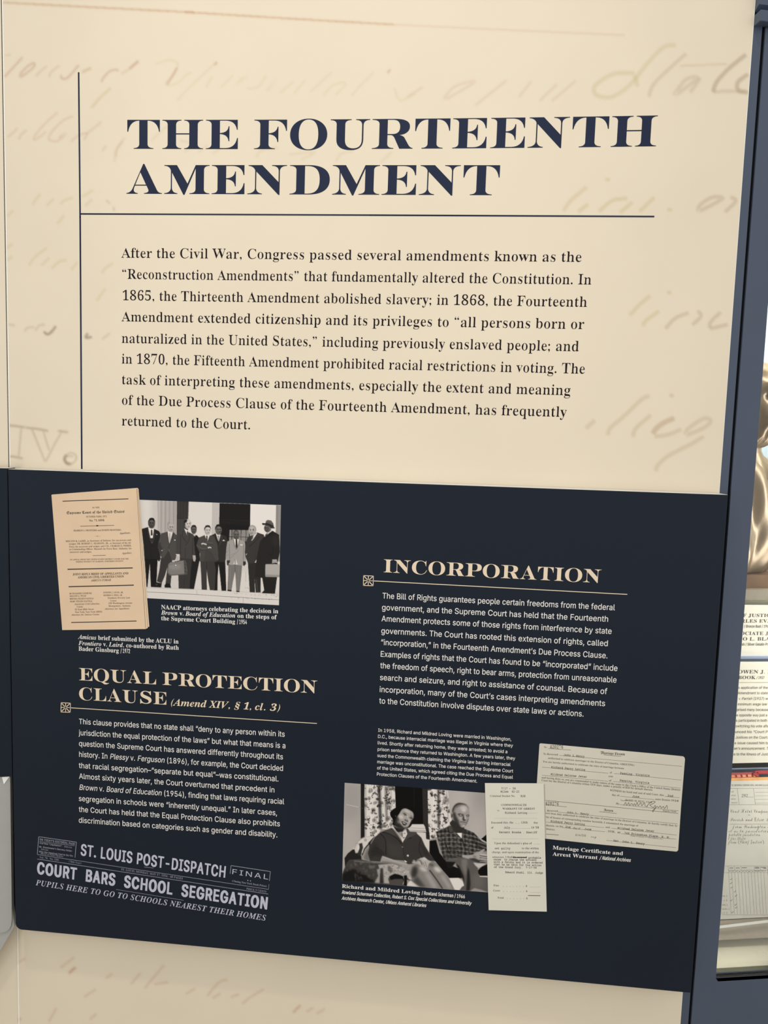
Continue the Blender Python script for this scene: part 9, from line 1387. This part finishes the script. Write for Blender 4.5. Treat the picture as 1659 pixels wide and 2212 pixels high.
lt('script', 'Coast Hotel Company', 1578.3, 1662, 1755.8, 8.6); lt('small', 'vs.', 1616, 1621, 1761.8, 3.2); lt('script', 'Parrish and Elsie Parrish', 1577.3, 1684, 1773.8, 8.6)
lt('script', 'from Washington State', 1581.7, 1680, 1789, 8.4); lt('script', 'ct as to jurisdiction', 1574.3, 1662, 1798.2, 7.6); lt('script', 'probable jurisdiction', 1573.3, 1641.9, 1806, 8.0); lt('script', 't for State', 1573.3, 1611, 1814.4, 7.8)
lt('script', 'firm', 1572.3, 1591, 1822, 7.8); lt('script', 'Chief Justice', 1599, 1646, 1822, 8.6); lt('sanslight', '(', 1595.2, 1597.4, 1822.5, 7); lt('sanslight', ')', 1648.2, 1650.6, 1822, 7)
lt('smallital', '292', 1602, 1616, 1721.8, 6)
for tx, y, x1 in (('ed', 1711.5, 1585), ('mitted', 1719.5, 1589), ('ued on', 1727.2, 1589), ('Announced', 1735.2, 1593)): lt('small', tx, 1579.5, x1, y, 3.2, 'ink_soft')
for tx, x, y in (('rd, J.', 1561, 1937), ('s, J.', 1563, 1946.3), ('andis, J.', 1560, 1956), ('vanter, J.', 1559, 1965), ('s, C. J.', 1559, 1973.6)): lt('small', tx, x, 1572+(5 if 'v' in tx else 0), y, 3.4, 'ink_soft')
LL = [([(1577, 1703.4), (1672, 1702.6)], .6), ([(1572, 1738.2), (1676, 1738.2)], .6), ([(1592.7, 1703.3), (1596.7, 1738)], .6), ([(1627.5, 1703.3), (1631.8, 1738)], .6), ([(1616, 1721.8), (1628, 1721.8)], .6)]
for y in (1711.5, 1719.3, 1727.1, 1735): LL.append(([(1631.5, y), (1672, y-.4)], .5))
T9 = (1509, 1840, .16816)
def lp(x, y): return (T9[0]+x*T9[2], T9[1]+y*T9[2])
LL += [([lp(340, 183), lp(900, 182)], .5), ([lp(378, 234), lp(900, 234)], .6), ([lp(330, 268), lp(900, 268)], .5), ([lp(300, 808), lp(900, 812)], .5)]
for x in (380, 422, 460, 503, 545, 588, 632, 675, 712, 757, 793, 835, 885): LL.append(([lp(x, 185 if x in (380, 460, 545, 712, 793, 885) else 234), lp(x+39, 800)], .5))
rules('printed_rule', LG, LL, 'ink_soft', led, 0.00008)
rules('red_rule', LG, [([(1576, 1780.4), (1672, 1780)], .6)], 'ink_red', led, 0.00008)
ck = []
for x, y in ((418, 352), (416, 405), (423, 460), (467, 512), (480, 565), (424, 622), (477, 680), (482, 718), (437, 778)): ck += [([lp(x-12, y), lp(x-5, y+9)], .9), ([lp(x-5, y+9), lp(x+14, y-14)], .8)]
for x0, x1, y in ((395, 447, 208), (475, 530, 208), (553, 620, 206), (722, 780, 198), (722, 780, 210), (798, 866, 200), (830, 870, 211), (393, 410, 250), (432, 452, 250), (473, 495, 250), (518, 535, 252), (558, 580, 250), (603, 620, 250), (642, 663, 252), (687, 702, 252), (720, 750, 248), (756, 790, 248), (805, 828, 248), (848, 862, 248)): ck.append(([lp(x0, y), lp(x1, y)], 1.2))
rules('check_marks', LG, ck, 'ink', led, 0.0001, joined='stuff')
# head band and ribbon at the top edge of the page
zh0 = LG.uv((1600, 1691))[1]; zh1 = LG.uv((1600, 1679))[1]; zh2 = LG.uv((1600, 1671))[1]
uh = LG.uv((1629, 1680))[0]
for i in range(18):
    u = ul0+0.004+i*((uh-ul0-0.006)/17)
    lquad('head_band', u, u+(uh-ul0)/17*.62, zh1, zh2-0.002, 0.0005, 0.0022, 'gold', led)
lquad('head_band_base', ul0, uh, zh1-0.001, zh2, 0, 0.0004, 'red', led)
lquad('page_fringe', ul0, 0.28, zl1-0.0005, zh1-0.0008, -0.001, 0.0006, 'fringe', led)
lquad('head_band_cord', ul0, uh, zh2-0.0025, zh2+0.002, 0.0, 0.003, 'red', led)
lquad('head_band_cord', ul0, uh, zh1-0.001, zh1+0.0012, 0.0, 0.001, 'red', led)
def tube(name, pts, rad, mat, parent, seg=10):
    p = np.array(pts, float); V = []; F = []
    for i in range(len(p)):
        d = p[min(i+1, len(p)-1)]-p[max(i-1, 0)]; d /= np.linalg.norm(d); a = np.cross(d, [0.1, 0.2, 1]); a /= np.linalg.norm(a); b = np.cross(d, a)
        rr_ = rad if np.isscalar(rad) else rad[i]
        for k in range(seg): t = 2*PI*k/seg; V.append(p[i]+(a*math.cos(t)+b*math.sin(t))*rr_)
    for i in range(len(p)-1):
        for k in range(seg): F.append([i*seg+k, i*seg+(k+1) % seg, (i+1)*seg+(k+1) % seg, (i+1)*seg+k])
    F += [list(range(seg))[::-1], [(len(p)-1)*seg+k for k in range(seg)]]
    o = mesh(name, V, F, mat, parent)
    for q in o.data.polygons: q.use_smooth = True
    return o
def lpx(x, y, d): return LG.off(d).hit((x, y))
tube('ribbon_roll', [lpx(x, y, 0.004) for x, y in curve([(1626, 1671), (1632, 1673.5), (1637, 1677), (1636, 1673), (1630, 1668.5), (1634, 1666.5), (1646, 1666), (1670, 1665.5)], 5)], 0.0021, 'red', led)
tube('ribbon_roll', [lpx(x, y, 0.003) for x, y in curve([(1636, 1669.5), (1650, 1669), (1672, 1668.6)], 5)], 0.0028, 'red', led)
# cradle
cr = thing('book_cradle', 'milky acrylic cradle holding the ledger above the pale cabinet floor', 'book stand', LG.at(0.12, -0.01, -0.02))
lquad('back_plate', ul0, 0.31, -0.012, zl1-0.01, -0.020, -0.0145, 'acrylic', cr)
slab('front_lip', [LG.at(ul0, -0.0175, 0.008), LG.at(0.31, 0.0065, 0.008), LG.at(0.31, 0.0105, 0.008), LG.at(ul0, -0.0135, 0.008)], LG.N, 0.003, 'white_board', cr)
lquad('foot_plate', ul0, 0.31, -0.034, -0.0015, -0.010, -0.0025, 'acrylic', cr)
for u in (0.12, 0.24):
    b0 = LG.at(u, 0.02, -0.02); slab('leg', [np.array([*b0[:2], ZW+0.0]), np.array([*(b0+CAB.X*0.006)[:2], ZW+0.0]), b0+CAB.X*0.006+np.array([0, 0, .004]), b0+np.array([0, 0, .004])], CAB.N, 0.09, 'acrylic', cr)

# ---- bronze bust
BC = CAB.off(-0.16)
hc = BC.hit((1602, 872)); sc = np.linalg.norm(BC.hit((1602, 772))-hc)/1.08
import bmesh
bust = thing('bronze_bust', 'polished bronze bust of a bearded man, cut off by the right edge', 'sculpture', hc-np.array([0, 0, sc*4.1]))
def sculpt(name, fn, parent, mat='bronze', sub=5):
    bm = bmesh.new(); bmesh.ops.create_icosphere(bm, subdivisions=sub, radius=1.0)
    for v in bm.verts: v.co = Vector(fn(np.array(v.co)))
    me = bpy.data.meshes.new(name); bm.to_mesh(me); bm.free()
    for p in me.polygons: p.use_smooth = True
    return link(name, me, mat, parent)
FD = CAB.N*math.cos(math.radians(27))+CAB.X*math.sin(math.radians(27)); FD /= np.linalg.norm(FD); SD = np.cross(np.array([0, 0, 1.0]), FD)
def bump3(p, c, r, h): return h*math.exp(-float(((p-np.array(c))**2).sum())/(r*r))
def head_fn(q):      # q: x = side, y = front, z = up on the unit sphere
    x, y, z = q
    w = 0.80-0.16*max(0, -z)-0.05*max(0, z)**2
    P = np.array([x*w, y*(0.98-0.10*max(0, -z)), z*1.08]); d = 0
    d += bump3(P, (0, .95, -.18), .17, .20)+bump3(P, (0, .93, -.02), .14, .10)          # nose
    for s in (-1, 1):
        d += bump3(P, (.30*s, .86, .32), .15, .10)-bump3(P, (.29*s, .84, .15), .13, .20)+bump3(P, (.29*s, .78, .14), .06, .07)     # brow, socket, eyeball
        d += bump3(P, (.30*s, .86, .02), .07, .04)-bump3(P, (.31*s, .84, -.04), .05, .04)+bump3(P, (.42*s, .72, -.14), .17, .09)    # bags and cheek bones
        d -= bump3(P, (.55*s, .52, -.42), .22, .10)
        d += bump3(P, (.80*s, .02, -.05), .13, .12)-bump3(P, (.80*s, .06, -.05), .05, .05)
        d += bump3(P, (.22*s, .92, -.42), .14, .12)+bump3(P, (.40*s, .80, -.58), .12, .12)+bump3(P, (.50*s, .66, -.80), .10, .14)     # moustache curling down
    bd = math.exp(-((P[2]+.86)/.36)**2)*max(0, P[1])
    d += bd*(.22+.05*math.sin(16*P[0]+3*math.sin(9*P[2]))*math.cos(11*P[2]))
    d += .03*math.sin(46*P[0]+9*P[2])*bd-bump3(P, (0, .96, -.52), .08, .06)
    d += .010*math.sin(13*P[0]+7*P[2]+4*math.sin(5*P[1]))
    P = P*(1+d/np.linalg.norm(P))
    return hc+(SD*P[0]+FD*P[1]+np.array([0, 0, 1.0])*P[2])*sc
sculpt('head', head_fn, bust)
def torso_fn(q):
    x, y, z = q
    ww = 1.95*(1-0.30*max(0, -z)); hgt = 1.65
    P = np.array([np.sign(x)*abs(x)**.8*ww, y*.85+.05, z*hgt-2.72])
    P[2] -= .35*x*x*max(0.0, z)
    f = .05*math.sin(9*x+2*z)+.032*math.sin(19*x+2*math.sin(2*z)+2*y)+.01*math.sin(34*x-5*z)
    P = P+np.array([x, y, 0])*f*1.3
    P[2] = max(P[2], (BC.off(0.03).uv((1640, 1238))[1]+0.001-hc[2])/sc)
    return hc+(SD*P[0]+FD*P[1]+np.array([0, 0, 1.0])*P[2])*sc
sculpt('robed_shoulders', torso_fn, bust, sub=6)
tube('neck', [hc+np.array([0, 0, -.55])*sc, hc+np.array([0, 0, -1.1])*sc, hc+np.array([0, 0, -1.75])*sc], [sc*.52, sc*.5, sc*.8], 'bronze', bust, 20)
zb = BC.off(0.03).uv((1640, 1238))[1]; za = BC.off(0.03).uv((1640, 1266))[1]
bb = BC.off(0.06)
box('wooden_base', BC, 0.02, 0.32, za, zb, -0.08, 0.05, 'wood', bust)
pz = thing('plinth', 'grey stone plinth slab under the bronze bust', 'plinth', BC.at(0.15, zc1-0.002))
box('slab', BC, 0.0195, 0.34, zpx(BC.off(0.08), 1300), za-0.0002, -0.10, 0.068, 'stone', pz)
box('slab_edge', BC, 0.0195, 0.34, zc1-0.01, zpx(BC.off(0.08), 1300)-0.0004, -0.10, 0.072, 'olive', pz)

# lamp in the cabinet, plus an unseen strip added to brighten the label cards
area_light('cabinet_lamp', tuple(CAB.at(0.18, 2.34, -0.10)), tuple(CAB.at(0.14, 0.9, -0.16)), 0.12, 13, (1.0, 0.985, 0.93))
for nm, u, d, tu, en in (('card_fill_light', 0.355, -0.028, 0.05, 4.2),):
    L_ = area_light(nm, tuple(CAB.at(u, 1.42, d)), tuple(CAB.at(tu, 1.42, -0.14)), 0.05, en, (1.0, 0.98, 0.92))
    L_.data.shape = 'RECTANGLE'; L_.data.size = 0.04; L_.data.size_y = 1.1
